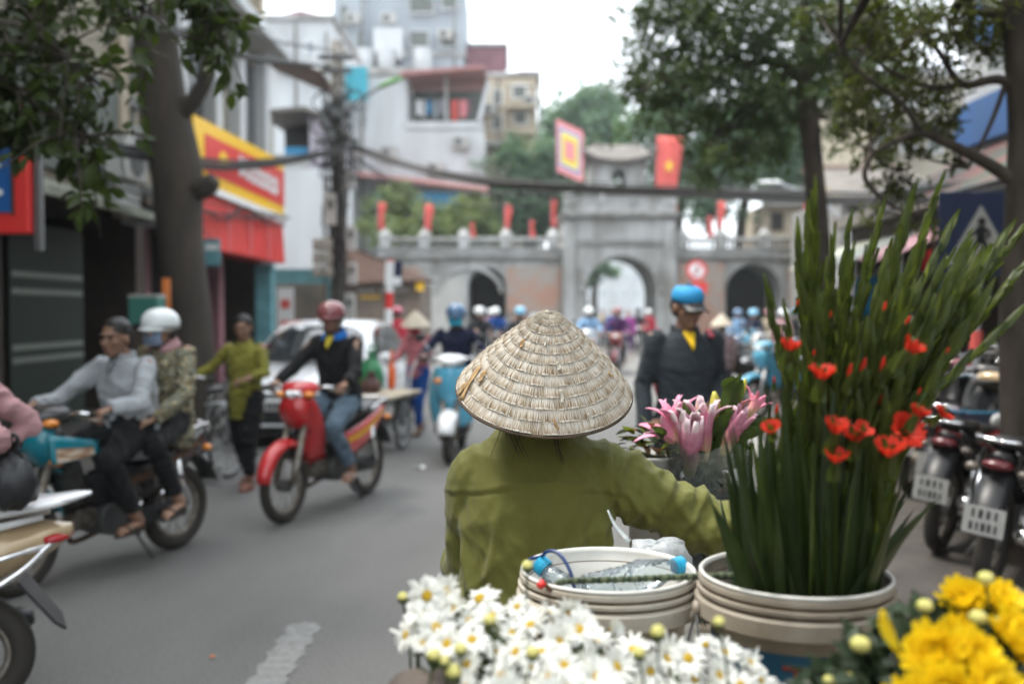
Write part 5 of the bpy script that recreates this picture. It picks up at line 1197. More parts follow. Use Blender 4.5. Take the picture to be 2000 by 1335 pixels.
scooter('scooter', 'beige scooter with chrome crash rails cut by the left edge', BEI_LOC, HD_BEI, 'paint_beige', 'paint_white', rails=True, badge='SCR', tailm='paint_white', railr=.03, scale=.94)
OB = Vector((-2.86, 9.0, 0)); HD_OB = heading(-.3, -.95)
bicycle('bicycle', 'old dark bicycle pushed by the woman in olive', OB, HD_OB)
# vendor cart with board, pushed by the woman in pink
vc = thing('vendor_cart', 'low bicycle wheeled cart with a flat pale wooden board', 'cart', (-1.56, 11.6, 0), heading(-.22, -.97))
wheel(vc, (.1, .33, .3), .3, .018, 'wheel', 20, hubr=.025, rim='galv'); wheel(vc, (.1, -.33, .3), .3, .018, 'wheel', 20, hubr=.025, rim='galv'); wheel(vc, (-.85, 0, .3), .3, .018, 'wheel', 20, hubr=.025, rim='galv')
mat('board', (0.55, 0.46, 0.34), 0.7, var=0.35, vscale=6, stretch=(1, 8, 1))
for k in range(5): MB().box((.15, -.32 + .16*k, .63 + .004*(k % 2)), (1.15, .152, .03)).build('plank', 'board', vc, bevel=.004)
for x in (-.35, .1, .6): MB().tube([(x, -.38, .595), (x, .38, .595)], .018, 6).build('cross_bar', 'steel_dark', vc)
for s in (-1, 1):
    MB().tube([(.7, s*.3, .57), (-.5, s*.28, .57), (-.85, s*.1, .5), (-.85, s*.06, .3)], .018, 6).build('side_rail', 'steel_dark', vc); MB().tube([(.1, s*.3, .57), (.1, s*.31, .3)], .016, 6).build('upright', 'steel_dark', vc)
    MB().tube(smoothpath([(-.5, s*.2, .57), (-.62, s*.2, .85), (-.75, s*.24, 1.0), (-.9, s*.25, 1.02)], 4), .014, 6).build('handle', 'galv', vc)
mat('bag_green', (0.05, 0.3, 0.12), 0.35, alpha=.92, var=.5, vscale=8); mat('bag_orange', (0.75, 0.13, 0.03), 0.4); mat('bag_teal', (0.3, 0.55, 0.5), 0.4); mat('veg', (0.07, 0.13, 0.03), 0.6, var=.6, vscale=20); mat('veg_brown', (0.12, 0.06, 0.05), .7, var=.5, vscale=20)
def bag(label, loc, size, m, seed, tied=True, cat='bag', name='plastic_bag'):
    rs = np.random.RandomState(seed); t = thing(name, label, cat, loc)
    mb = MB(); sx_, sy_, sz_ = size; R = []
    for j, (r_, z) in enumerate(((.55, 0), (.9, .12), (1, .35), (.92, .6), (.6, .82), (.22, .93), (.3, 1.05), (.42, 1.15))):
        R.append([Vector((sx_*r_*math.cos(a)*(1 + .12*math.sin(3*a + seed + j)), sy_*r_*math.sin(a)*(1 + .12*math.sin(4*a + j*2)), sz_*z + .02*math.sin(5*a + j))) for a in np.linspace(0, 2*PI, 21)[:-1]])
    mb.rings(R); mb.build('body', m, t, smooth=True)
    for s in (-1, 1): MB().tube(smoothpath([(s*sx_*.2, 0, sz_), (s*sx_*.3, 0, sz_*1.25), (s*sx_*.1, 0, sz_*1.35), (0, 0, sz_*1.2)], 4), .008, 5).build('handle', m, t)
    return t
bag('green plastic bag of vegetables on the vendor cart', (-1.66, 11.75, .655), (.15, .14, .4), 'bag_green', 1)
bag('dark green vegetable bag at the front of the cart pile', (-1.84, 11.6, .655), (.11, .12, .32), 'veg', 2)
bag('brown bag of produce under the green bag', (-1.62, 11.45, .655), (.12, .12, .18), 'veg_brown', 3)
bag('orange plastic bag hanging by the pink woman on the cart', (-1.45, 11.98, .655), (.05, .07, .34), 'bag_orange', 4)
# ================================================================== people
mat('skin', (0.38, 0.225, 0.155), 0.5, sub=0.12, var=0.15, vscale=12)
mat('skin_tan', (0.27, 0.15, 0.1), 0.5, sub=0.12, var=0.15, vscale=12)
mat('skin_pale', (0.5, 0.29, 0.2), 0.5, sub=0.12, var=0.12, vscale=12)
mat('hair', (0.012, 0.01, 0.009), 0.45, bump=0.3, bscale=150, stretch=(1, 1, .2))
mat('eye_dark', (0.012, 0.008, 0.006), 0.2); mat('lip', (0.3, 0.12, 0.1), 0.5)
mat('sandal', (0.03, 0.025, 0.02), 0.6); mat('sandal_red', (0.25, 0.05, 0.05), 0.6); mat('sandal_pale', (0.35, 0.25, 0.2), .6)
def cloth(name, col, var=.18, vs=6, **k): return mat(name, col, 0.85, var=var, vscale=vs, sheen=.04, spec=.25, bump=.12, bscale=400, **k)
cloth('c_black', (0.011, 0.011, 0.012)); cloth('c_charcoal', (0.035, 0.037, 0.042)); cloth('c_jacket', (0.032, 0.039, 0.047)); cloth('c_grey', (0.36, 0.38, 0.4)); cloth('c_greyshirt', (0.2, 0.225, 0.24))
cloth('c_jeans', (0.13, 0.19, 0.25), .45, 5); cloth('c_olive', (0.21, 0.2, 0.035)); cloth('c_pink', (0.5, 0.17, 0.19)); cloth('c_rose', (0.42, 0.24, 0.25)); cloth('c_blue', (0.008, 0.06, 0.25)); cloth('c_navy', (0.014, 0.018, 0.045)); cloth('c_red', (0.42, 0.03, 0.05)); cloth('c_lightblue', (0.22, 0.38, 0.58)); cloth('c_purple', (0.07, 0.025, 0.09)); cloth('c_magenta', (0.28, 0.04, 0.22)); cloth('c_yellow', (0.75, 0.48, 0.02)); cloth('c_bluecollar', (0.02, 0.15, 0.5)); cloth('c_white', (0.6, 0.6, 0.6)); cloth('c_beige', (0.4, 0.33, 0.22)); cloth('c_plaid', (0.45, 0.32, 0.33), .5, 20)
# patterned fabric of the pillion passenger's jacket
m = mat('c_pattern', (0.2, 0.17, 0.1), 0.85)
N, L = m.node_tree.nodes, m.node_tree.links
tc = N.new('ShaderNodeTexCoord'); wv = N.new('ShaderNodeTexNoise'); wv.inputs['Scale'].default_value = 13; wv.inputs['Distortion'].default_value = 2.5; wv.inputs['Detail'].default_value = 1.0
rp_ = N.new('ShaderNodeValToRGB'); rp_.color_ramp.interpolation = 'CONSTANT'; e = rp_.color_ramp.elements
e[0].position = 0; e[0].color = (.02, .022, .02, 1); e[1].position = .40; e[1].color = (.5, .42, .25, 1)
for p_, c_ in ((.46, (.02, .14, .18, 1)), (.51, (.3, .16, .03, 1)), (.56, (.05, .06, .03, 1)), (.62, (.42, .38, .28, 1)), (.66, (.03, .03, .03, 1))): q = e.new(p_); q.color = c_
L.new(tc.outputs['Object'], wv.inputs['Vector']); L.new(wv.outputs['Fac'], rp_.inputs['Fac']); L.new(rp_.outputs['Color'], N['Principled BSDF'].inputs['Base Color'])
for n_, c_ in (('h_white', (.72, .76, .76)), ('h_pink', (.22, .07, .075)), ('h_blue', (.08, .16, .28)), ('h_skyblue', (.2, .45, .62)), ('h_hotpink', (.6, .12, .18)), ('h_red', (.3, .03, .03)), ('h_black', (.02, .02, .022))): mat(n_, c_, .25, coat=.5)
mat('mask_blue', (0.02, 0.38, 0.55), .8); mat('mask_grey', (0.2, 0.26, 0.36), .8); mat('cap_blue', (0.02, 0.27, 0.55), .7, var=.15, vscale=10)
mat('straw_far', (0.55, 0.48, 0.38), .8, var=.2, vscale=30)

def V3(*a): return Vector(a)
RIDER = dict(pelvis=(-.2, 0, .86), chest=(-.15, 0, 1.2), neck=(-.11, 0, 1.40), head=(-.06, 0, 1.535), sh=(-.13, .185, 1.355), el=(.06, .3, 1.11), wr=(.235, .31, 1.035), hd=(1, 0, -.3), hn=(-.35, 0, -1), curl=1.15, hip=(-.17, .095, .84), kn=(.2, .17, .68), an=(-.05, .18, .34), toe=(1, .1, -.05))
def rider(**k): d = dict(RIDER); d.update(k); return d
STAND = dict(pelvis=(0, 0, .92), chest=(.0, 0, 1.23), neck=(.01, 0, 1.43), head=(.035, 0, 1.575), sh=(0, .185, 1.385), el=(-.02, .245, 1.12), wr=(.06, .24, .88), hd=(.1, 0, -1), hn=(0, -.7, 0), curl=.4, hip=(0, .095, .9), kn=(.02, .1, .5), an=(-.02, .1, .085), toe=(1, .08, 0))
def stand(**k): d = dict(STAND); d.update(k); return d

def person(label, loc, rz, J, top='c_grey', bottom='c_black', skin='skin', lod=0, sleeve=1.0, hat=None, hatm=None, mask=None, hair=True, shoe='sandal', scale=1.0, yaw=0.0, pitch=0.0, group=None, collar=None, inner=None, fat=1.0, longhair=False, hem=.1, cat='person', face=True, seed=1, sleeves_m=None, jacket_open=False, name='person', legw=1.0, cuff=.05, wrinkles=.022):
    r = thing(name, label, cat, loc, rz, group)
    S = lambda v: Vector(v)*scale
    def LR(k, s):
        v = J.get(k + ('_l' if s > 0 else '_r'))
        if v is None: v = J[k]; v = (v[0], v[1]*s, v[2]) if k not in ('hd', 'toe', 'hn') else (v[0], v[1]*s, v[2])
        return Vector(v)*(scale if k not in ('hd', 'hn', 'toe') else 1)
    pel, che, nec, hea = S(J['pelvis']), S(J['chest']), S(J['neck']), S(J['head'])
    vox = (.0075, .013, .022)[lod]; f = scale
    def torso(mb, inf, lower):
        c = [pel + (pel - che).normalized()*lower, pel, pel.lerp(che, .45), che, che.lerp(nec, .55), nec]
        lat = (LR('sh', 1) - LR('sh', -1)).normalized(); hl = (LR('hip', 1) - LR('hip', -1)).normalized()
        hw = [.155*fat, .16*fat, .142*fat, .165*fat**.5, .155, .06]; hd = [.115*fat, .12*fat, .108*fat, .12*fat**.5, .09, .058]; R = []
        for i, p in enumerate(c):
            t = (c[min(i+1, len(c)-1)] - c[max(i-1, 0)]).normalized(); a = hl.lerp(lat, min(1, i/3)); a = (a - t*a.dot(t)).normalized(); b = a.cross(t)
            R.append([p + (a*math.cos(q)*(hw[i]*f + inf) + b*math.sin(q)*(hd[i]*f + inf)) for q in np.linspace(0, 2*PI, 19)[:-1]])
        mb.rings(R)
    def limbt(mb, a, b, c, ra, rb, rc, upto=1.0, over=0.0):
        e = b.lerp(c, upto) if upto <= 1 else c
        pts = [a, a.lerp(b, .5), b, b.lerp(e, .5), e]
        mb.tube(pts, [ra, (ra + rb)/2*1.0, rb, (rb*1.02 + rc)/2, rc], 12); mb.ell(a, (ra, ra, ra), nu=10, nv=7); mb.ell(b, (rb*1.02,)*3, nu=10, nv=7)
    # ---- body (skin): head, neck, arms, hands, legs, feet as one surface
    b = MB(); torso(b, -.03, 0)
    Mh = Matrix.Translation(hea) @ rotm(0, pitch, yaw) @ Matrix.Scale(f, 4)
    b.ell((-.012, 0, .03), (.096, .076, .09), Mh); b.ell((.022, 0, -.03), (.07, .064, .085), Mh); b.ell((.045, 0, -.082), (.042, .044, .034), Mh)
    b.tube([(.085, 0, .012), (.1, 0, -.012), (.108, 0, -.03)], [.008, .012, .016], 8, M=Mh); b.ell((.1, 0, -.036), (.014, .02, .011), Mh, 8, 6)
    b.ell((.075, 0, .03), (.022, .05, .012), Mh, 10, 6); b.ell((.082, 0, -.062), (.014, .024, .011), Mh, 8, 6)
    for s in (-1, 1): b.ell((-.008, s*.079, -.012), (.022, .011, .032), Mh, 8, 6); b.ell((.06, s*.04, -.02), (.028, .024, .026), Mh, 8, 6)
    b.tube([nec + (che - nec)*.2, nec, hea + (nec - hea)*.35], [.06*f, .055*f, .052*f], 12)
    for s in (-1, 1):
        sh, el, wr = LR('sh', s), LR('el', s), LR('wr', s); limbt(b, sh, el, wr, .045*f, .038*f, .027*f)
        d = LR('hd', s).normalized(); n = LR('hn', s); n = (n - d*n.dot(d)).normalized(); ax = d.cross(n)*(1 if s < 0 else -1)   # towards the thumb
        cu = J.get('curl_l' if s > 0 else 'curl_r', J['curl'])
        b.tube([wr - d*.02*f, wr + d*.02*f, wr + d*.055*f, wr + d*.092*f], [.024*f, .03*f, .038*f, .036*f], 10, up=n, flat=.5)
        for k, ln in enumerate((.075, .083, .078, .062)):
            p = wr + d*.085*f + ax*(.028 - .0185*k)*f; dd = d.copy(); rad = .0088*f; pts = [p - d*.02*f, p]; ang = .25*cu
            for q in (.42, .32, .26):
                ang += cu*.62; dd = d*math.cos(ang) + n*math.sin(ang); pts.append(pts[-1] + dd*ln*q*f)
            b.tube(pts, [rad*1.1, rad*1.1, rad, rad*.95, rad*.7], 7)
        p = wr + d*.025*f + ax*.025*f; q1 = p + (d*.6 + ax*.55 + n*.35).normalized()*.04*f; q2 = q1 + (d*.75 + ax*.1 + n*.5).normalized()*.03*f; b.tube([p, q1, q2, q2 + (d*.6 + n*.5 - ax*.2).normalized()*.022*f], [.014*f, .0115*f, .01*f, .007*f], 7)
        hp, kn, an = LR('hip', s), LR('kn', s), LR('an', s); limbt(b, hp, kn, an, .07*f, .05*f, .034*f)
        tw = LR('toe', s).normalized(); up_ = Vector((0, 0, 1)); up_ = (up_ - tw*up_.dot(tw)).normalized(); lat = up_.cross(tw)
        b.tube([an + up_*.02, an - up_*.03*f - tw*.03*f, an - up_*.055*f + tw*.0*f], [.034*f, .036*f, .03*f], 9)
        b.tube([an - up_*.055*f - tw*.055*f, an - up_*.052*f - tw*.03*f, an - up_*.045*f + tw*.05*f, an - up_*.058*f + tw*.11*f, an - up_*.066*f + tw*.145*f], [.02*f, .032*f, .036*f, .042*f, .03*f], 10, up=up_, flat=.62)
        for k in range(5): b.ell(an - up_*.068*f + tw*(.165 - .008*k*k*.6 - .004*k)*f + lat*(-s)*(-.03 + .0155*k)*f*(-1)*-1, (.013*f,)*3, None, 7, 5)
    body = link('body', remesh(b, vox*.8 if lod == 0 else vox, 2), skin, r)
    # ---- trousers
    t = MB(); torso_lo = pel
    R = []; hl = (LR('hip', 1) - LR('hip', -1)).normalized(); ups = (che - pel).normalized(); fw_ = hl.cross(ups)
    for o_, w_, d_ in ((-.06, .12, .1), (0, .172, .135), (.08, .165, .125), (.13, .155, .115)): R.append([pel + ups*o_*f + hl*math.cos(q)*w_*fat*f + fw_*math.sin(q)*d_*fat*f for q in np.linspace(0, 2*PI, 17)[:-1]])
    t.rings(R)
    for s in (-1, 1):
        hp, kn, an = LR('hip', s), LR('kn', s), LR('an', s); limbt(t, hp, kn, an + (kn - an).normalized()*cuff*f, .1*f*fat**.5*legw, .072*f*legw, .056*f*legw)
    link('trousers', remesh(t, vox*1.25, 3, noise=wrinkles*.9 if lod < 2 else 0, nfreq=26, seed=seed + 5), bottom, r)
    # ---- top
    c = MB(); torso(c, .018*f, hem)
    for s in (-1, 1):
        sh, el, wr = LR('sh', s), LR('el', s), LR('wr', s); limbt(c, sh + Vector((0, -s*.012, -.018))*f, el, wr, .066*f, .057*f, .046*f, sleeve)
    if collar is None or collar == top: c.tube([nec + Vector((.068*f*math.cos(a), .072*f*math.sin(a), .012 - .012*math.cos(a))) for a in np.linspace(.5, 2*PI - .5, 14)], .016*f, 7)
    link('jacket' if jacket_open else 'shirt', remesh(c, vox*1.2, 3, noise=wrinkles if lod < 2 else 0, nfreq=20, seed=seed), top, r)
    if collar and collar != top:
        q = MB(); q.grid(lambda u, v: tuple(nec + Vector(((.07 + .035*v)*math.cos(.45 + (2*PI - .9)*u), (.076 + .035*v)*math.sin(.45 + (2*PI - .9)*u), .035 - .055*v - .03*math.cos(.45 + (2*PI - .9)*u)))*f), 20, 4); q.build('collar', collar, r, smooth=True, solid=.006)
    if inner:
        up_ = (nec - che).normalized(); fwd = Vector((1, 0, 0)); fr_ = che.lerp(nec, .5) + fwd*.125*f
        q = MB(); q.grid(lambda u, v: tuple(nec + (che - nec)*(.05 + .52*v) + Vector((.062 + .075*min(1, v*1.3), (2*u - 1)*.036*(1 - v*.95), 0))*f), 7, 8); q.build('undershirt', inner, r, smooth=True, solid=.014)
    # ---- shoes / sandals
    for s in (-1, 1):
        an = LR('an', s); tw = LR('toe', s).normalized(); up_ = Vector((0, 0, 1)); up_ = (up_ - tw*up_.dot(tw)).normalized(); lat = up_.cross(tw)
        M = Matrix((tw, lat, up_)).transposed().to_4x4(); M.translation = an - up_*.0855*f + tw*.05*f
        q = MB(); q.prism([(.135*f*math.cos(a), .046*f*math.sin(a)*(1 + .12*math.cos(a))) for a in np.linspace(0, 2*PI, 19)[:-1]], .014*f, M)
        sd_ = q.build('sandal', shoe, r)
        if lod < 2: MB().tube(smoothpath([(.03*f, -.05*f, .01), (.045*f, -.025*f, .05*f), (.05*f, .025*f, .05*f), (.03*f, .05*f, .01)], 4), .009*f, 6, M=M).build('strap', shoe, sd_)
    # ---- hair, eyes
    if hair:
        q = MB(); q.ell((-.022, 0, .047), (.098, .085, .087), Mh); q.ell((-.05, 0, .0), (.066, .08, .085), Mh)
        if longhair: q.ell((-.095, 0, -.03), (.035, .045, .045), Mh); q.tube([(-.09, 0, -.05), (-.11, 0, -.14)], [.03, .015], 8, M=Mh)
        link('hair', remesh(q, vox, 2, noise=.006 if lod < 2 else 0, nfreq=60, seed=seed + 9), 'hair', r)
    if face and lod < 2:
        for s in (-1, 1):
            e_ = MB().ell((.081, s*.031, .008), (.012, .015, .0075), Mh, 10, 6).build('eye', 'eye_dark', r, smooth=True); MB().ell((.086, s*.032, .03), (.008, .02, .0045), Mh, 8, 5).build('eyebrow', 'hair', r)
        if not mask: MB().ell((.094, 0, -.062), (.006, .021, .006), Mh, 10, 5).build('lips', 'lip', r, smooth=True)
    if mask: 
        q = MB(); q.grid(lambda u, v: (.062 + .055*math.cos(1.9*(v - .5))*(1 - .25*abs(2*u - 1)) - (.02 if True else 0), .078*math.sin(2.2*(v - .5)), .0 - .105*u), 9, 13, Mh); q.build('face_mask', mask, r, smooth=True, solid=.005)
    # ---- headgear
    if hat == 'helmet':
        q = MB(); prof = [(.112, -.005), (.12, .02), (.122, .05), (.11, .09), (.08, .12), (.04, .137), (.001, .142)]
        R = [[Vector((rr*1.12*math.cos(a) - .008, rr*.96*math.sin(a), z - .015*math.cos(a)*(1 if z < .05 else 0))) for a in np.linspace(0, 2*PI, 25)[:-1]] for rr, z in prof]; q.rings(R, True, False, Mh); hm = q.build('helmet', hatm, r, smooth=True)
        v_ = MB(); v_.grid(lambda u, v: (.112*math.cos(-1.0 + 2.0*u)*1.1 + .055*v*math.cos((-1.0 + 2*u)*1.3), .112*math.sin(-1.0 + 2.0*u), .008 - .012*v), 13, 4, Mh); v_.build('visor', hatm, hm, smooth=True, solid=.006)
        MB().tube([(.12*math.cos(a)*1.08 - .008, .117*math.sin(a), .012) for a in np.linspace(0, 2*PI, 21)[:-1]], .006, 5, closed=True, M=Mh).build('rim_band', 'black_plastic', hm)
        for s in (-1, 1): MB().tube(smoothpath([(.0, s*.1, .0), (.01, s*.085, -.06), (.035, s*.03, -.118), (.04, 0, -.122)], 4), .006, 5, M=Mh).build('chin_strap', 'black_plastic', hm)
    if hat == 'cap':
        q = MB(); q.rings([[Vector((rr*1.15*math.cos(a) - .008, rr*math.sin(a), z)) for a in np.linspace(0, 2*PI, 25)[:-1]] for rr, z in ((.086, .028), (.091, .05), (.088, .08), (.07, .108), (.036, .121), (.001, .124))], True, False, Mh); hm = q.build('cap', hatm, r, smooth=True)
        v_ = MB(); v_.grid(lambda u, v: (.088*math.cos(-.95 + 1.9*u)*1.12 + .075*v*math.cos((-.95 + 1.9*u)*.9), .088*math.sin(-.95 + 1.9*u)*(1 + .08*v), .027 - .02*v - .03*v*(2*u - 1)**2), 13, 5, Mh); v_.build('brim', 'black_paint', hm, smooth=True, solid=.004)
        MB().ell((-.008, 0, .136), (.008, .008, .005), Mh).build('button', hatm, hm)
    if hat == 'conical':
        q = MB(); q.lathe([(.215, -.02), (.21, -.018), (.14, .062), (.07, .137), (.012, .195), (.001, .2)], 32, Mh @ Matrix.Translation((0, 0, .02))); hm = q.build('conical_hat', hatm or 'straw_far', r, smooth=False, solid=.004)
        for k in range(5): rr = .05 + .037*k; MB().tube([(rr*math.cos(a), rr*math.sin(a), .02 + .202 - rr*1.03) for a in np.linspace(0, 2*PI, 25)[:-1]], .0035, 4, closed=True, M=Mh).build('hoop', hatm or 'straw_far', hm)
    return r

def at_px(px, Y): return Vector((P(px, 600, Y).x, Y, 0))
# rider of the red motorbike
person('man in black jacket with blue collar and pink helmet riding the red motorbike', RED_LOC, HD_RED, rider(toe_l=(.9, .2, -.15)), 'c_black', 'c_jeans', 'skin_tan', 0, hat='helmet', hatm='h_pink', collar='c_bluecollar', inner='flag_yellow', jacket_open=True, seed=3, yaw=.25, shoe='sandal_pale', fat=1.08)
# two on the dark motorbike
person('heavy man in grey shirt riding the dark motorbike bareheaded', TEAL_LOC, HD_TEAL, rider(pelvis=(-.24, 0, .84), chest=(-.2, 0, 1.13), neck=(-.16, 0, 1.31), head=(-.11, 0, 1.425), sh=(-.17, .2, 1.26), el=(.04, .34, 1.04), wr=(.235, .31, 1.03), kn=(.16, .22, .7), an=(-.02, .24, .345)), 'c_grey', 'c_black', 'skin_tan', 0, fat=1.25, inner='c_greyshirt', jacket_open=True, seed=4, yaw=.12, pitch=.1, hem=.16)
person('passenger in patterned jacket, white helmet and face mask on the dark motorbike', TEAL_LOC, HD_TEAL, rider(pelvis=(-.56, 0, .90), chest=(-.55, 0, 1.2), neck=(-.52, 0, 1.37), head=(-.48, 0, 1.475), sh=(-.54, .18, 1.325), el=(-.43, .27, 1.06), wr=(-.22, .2, .92), hd=(1, -.3, -.3), hn=(-.2, 0, -1), curl=.5, hip=(-.52, .1, .87), kn=(-.16, .26, .76), an=(-.36, .25, .4), toe=(1, .15, -.2)), 'c_pattern', 'c_black', 'skin', 0, hat='helmet', hatm='h_white', mask='mask_grey', collar='c_rose', seed=5, yaw=.1, hem=.2)
# woman in olive with the bicycle
person('woman in olive shirt and black trousers walking beside a bicycle', (-2.4, 8.95, 0), heading(-.3, -.95), stand(el=(.06, .26, 1.15), wr=(.26, .16, 1.08), hd=(.9, -.4, 0), hn=(0, 0, -1), el_r=(.02, -.34, 1.2), wr_r=(.12, -.52, 1.06), hd_r=(.8, -.5, -.2), hn_r=(-.2, 0, -1), curl=1.0, kn_l=(.1, .1, .5), an_l=(.1, .1, .09), an_r=(-.2, -.1, .12), kn_r=(-.02, -.1, .5), toe_r=(1, 0, -.3)), 'c_olive', 'c_black', 'skin_tan', 0, sleeve=.72, longhair=True, seed=6, scale=.915, yaw=.25, pitch=.25, shoe='sandal_red', hem=.22, legw=1.12)
# woman in pink pushing the cart
person('woman in pink jacket and conical hat pushing the vendor cart', (-1.2, 12.75, 0), heading(-.45, -.9), stand(el=(.12, .25, 1.14), wr=(.36, .2, 1.05), hd=(.9, 0, -.2), hn=(0, 0, -1), curl=1.0, kn_l=(.14, .1, .5), an_l=(.16, .1, .1), an_r=(-.24, -.1, .14), kn_r=(-.02, -.1, .5), toe_r=(1, 0, -.4), head=(.07, 0, 1.56)), 'c_pink', 'c_blue', 'skin_tan', 1, hat='conical', seed=7, scale=.9, yaw=.5, pitch=.15, longhair=True, mask='c_red')
# man on the blue scooter
person('man in navy shirt with blue helmet and bright blue face mask on the blue scooter', BLUE_LOC, HD_BLUE, rider(sh=(-.13, .2, 1.355), el=(.04, .34, 1.12), wr=(.27, .31, 1.12), kn=(.24, .17, .66), an=(.2, .14, .44)), 'c_navy', 'c_black', 'skin_tan', 1, hat='helmet', hatm='h_blue', mask='mask_blue', seed=8, scale=1.0)
# man in blue cap
person('man in dark jacket and bright blue cap standing behind the lilies', (1.03, 5.95, 0), heading(.18, -1), stand(head=(.05, 0, 1.565), el=(-.06, .235, 1.13), wr=(.14, .17, .99), hd=(.7, -.7, -.1), hn=(-.2, -.6, -.4), el_r=(-.04, -.235, 1.12), wr_r=(.05, -.25, .87), hn_r=(0, .7, 0), curl=.7), 'c_jacket', 'c_charcoal', 'skin_tan', 0, hat='cap', hatm='cap_blue', inner='c_yellow', collar='c_jacket', jacket_open=True, seed=9, scale=1.035, yaw=.2, pitch=.2, hem=.14, fat=1.0, wrinkles=.014)
mat('bag_red', (0.3, 0.01, 0.03), .6)
bk = thing('backpack', 'red backpack worn behind the man in the blue cap', 'backpack', (1.06, 6.17, .98), heading(-.16, -1))
q = MB(); q.ell((0, 0, .22), (.1, .19, .28), nu=18, nv=11); q.build('pack', 'bag_red', bk, smooth=True); MB().box((-.1, 0, .16), (.04, .24, .2)).build('pocket', 'bag_red', bk, bevel=.02)
for s in (-1, 1): MB().tube(smoothpath([(.03, s*.13, .42), (.14, s*.15, .50), (.25, s*.165, .46)], 5), .018, 6, flat=.4).build('strap', 'bag_red', bk)
# rider of the beige scooter, mostly outside the frame
person('person in pink shirt on the beige scooter at the left edge', BEI_LOC, HD_BEI, rider(pelvis=(-.44, 0, .92), chest=(-.48, 0, 1.22), neck=(-.45, 0, 1.41), head=(-.4, 0, 1.55), sh=(-.5, .19, 1.36), el=(-.73, .27, 1.12), wr=(-.54, .2, .95), hd=(.7, -.3, -.5), hip=(-.42, .1, .9), kn=(-.02, .22, .78), an=(-.12, .24, .44)), 'c_rose', 'c_charcoal', 'skin', 0, hat='helmet', hatm='h_white', seed=10, hem=.14)
bag('black plastic bag hanging behind the person in pink at the left edge', P(22, 985, 3.78), (.1, .09, .2), 'black_plastic', 6)
# ---------------- traffic further back
def rider_on(lab_b, lab_p, px, Y, hd, paint, topm, hatm, mask=None, kind='m', botm='c_charcoal', lod=2, grp='distant riders coming through the gate', seed=1, hat='helmet', skin='skin_tan'):
    loc = at_px(px, Y)
    if kind == 'm': motorbike('motorbike', lab_b, loc, hd, paint, paint, lod=1, group='distant motorbikes in the street', stripe=None, nose=paint)
    else: scooter('scooter', lab_b, loc, hd, paint, paint, lod=1, group='distant motorbikes in the street')
    person(lab_p, loc, hd, RIDER, topm, botm, skin, lod, hat=hat, hatm=hatm, mask=mask, seed=seed, group=grp)
rider_on('distant silver scooter under the rider in light blue', 'distant rider in light blue shirt and white helmet right of the straw hat', 1150, 24.5, heading(-.15, -1), 'paint_silver', 'c_lightblue', 'h_white', kind='s', seed=21)
rider_on('distant maroon motorbike with round bright headlamp', 'distant rider in dark purple shirt without helmet beside the light blue one', 1206, 25.0, heading(-.2, -1), 'paint_maroon', 'c_purple', 'h_pink', seed=22)
rider_on('distant dark motorbike in front of the gate arch', 'distant rider in dark green jacket framed by the gate arch', 1246, 36, heading(-.1, -1), 'paint_dark', 'c_charcoal', 'h_black', seed=23)
rider_on('distant motorbike of the rider in hot pink', 'distant rider in hot pink jacket and pink helmet beside the striped post', 772, 20.5, heading(-.6, .8), 'paint_dark', 'c_red', 'h_hotpink', seed=24)
rider_on('distant motorbike behind the peak of the straw hat', 'distant rider with sky blue helmet left of the straw hat peak', 1016, 19.5, heading(-.05, -1), 'paint_blue', 'c_charcoal', 'h_skyblue', seed=25)
rider_on('distant motorbike behind the masked scooter man', 'distant rider in white helmet behind the masked scooter man', 936, 21, heading(-.05, -1), 'paint_silver', 'c_charcoal', 'h_white', seed=26)
rider_on('distant motorbike of the rider in dark blue', 'distant rider in dark blue with white helmet left of the straw hat', 968, 27, heading(0, -1), 'paint_dark', 'c_blue', 'h_white', seed=27)
def walker(lab, px, Y, top, bot, seed, hat=None, hatm=None, hd=-PI/2, sc=.95, lod=2, **k): return person(lab, at_px(px, Y), hd, stand(kn_l=(.1, .1, .5), an_l=(.12, .1, .09), an_r=(-.16, -.1, .12)), top, bot, 'skin', lod, hat=hat, hatm=hatm, seed=seed, scale=sc, group='people walking near the gate', **k)
walker('distant person in magenta coat left of the arch rider', 1227, 33, 'c_magenta', 'c_purple', 31)
walker('distant person in red top at the right side of the arch', 1267, 38, 'c_red', 'c_charcoal', 32, 'helmet', 'h_white')
walker('distant person in blue top inside the arch', 1195, 39, 'c_blue', 'c_charcoal', 33)
walker('distant person in pale shirt inside the left side of the arch', 1178, 40, 'c_beige', 'c_charcoal', 34)
walker('distant person in pink and white before the left gate doorway', 958, 34, 'c_rose', 'c_charcoal', 35, 'helmet', 'h_white')
person('woman in plaid vest and pale conical hat walking right of the blue cap man', at_px(1410, 15.5), heading(.1, 1), stand(kn_l=(.1, .1, .5), an_l=(.12, .1, .09), el=(.02, .24, 1.12), wr=(.1, .22, .9)), 'c_plaid', 'c_charcoal', 'skin', 1, hat='conical', hatm='straw_far', seed=36, scale=.86, longhair=True)
for i, (px, Y, tm, hm, lb) in enumerate(((1440, 26, 'c_lightblue', 'h_blue', 'standing person with blue helmet left in the crowd by the dark doorway'), (1472, 24, 'c_navy', 'h_skyblue', 'standing person with sky blue helmet in the crowd at right'), (1500, 27, 'c_beige', 'h_pink', 'standing person in beige with pink helmet in the crowd at right'), (1528, 25, 'c_rose', 'h_white', 'standing person in rose with white helmet in the crowd at right'), (1552, 29, 'c_black', 'h_blue', 'standing person in black beside the slender tree'))):
    walker(lb, px, Y, tm, 'c_charcoal', 40 + i, 'helmet', hm, hd=heading(random.uniform(-.6, .6), -1))
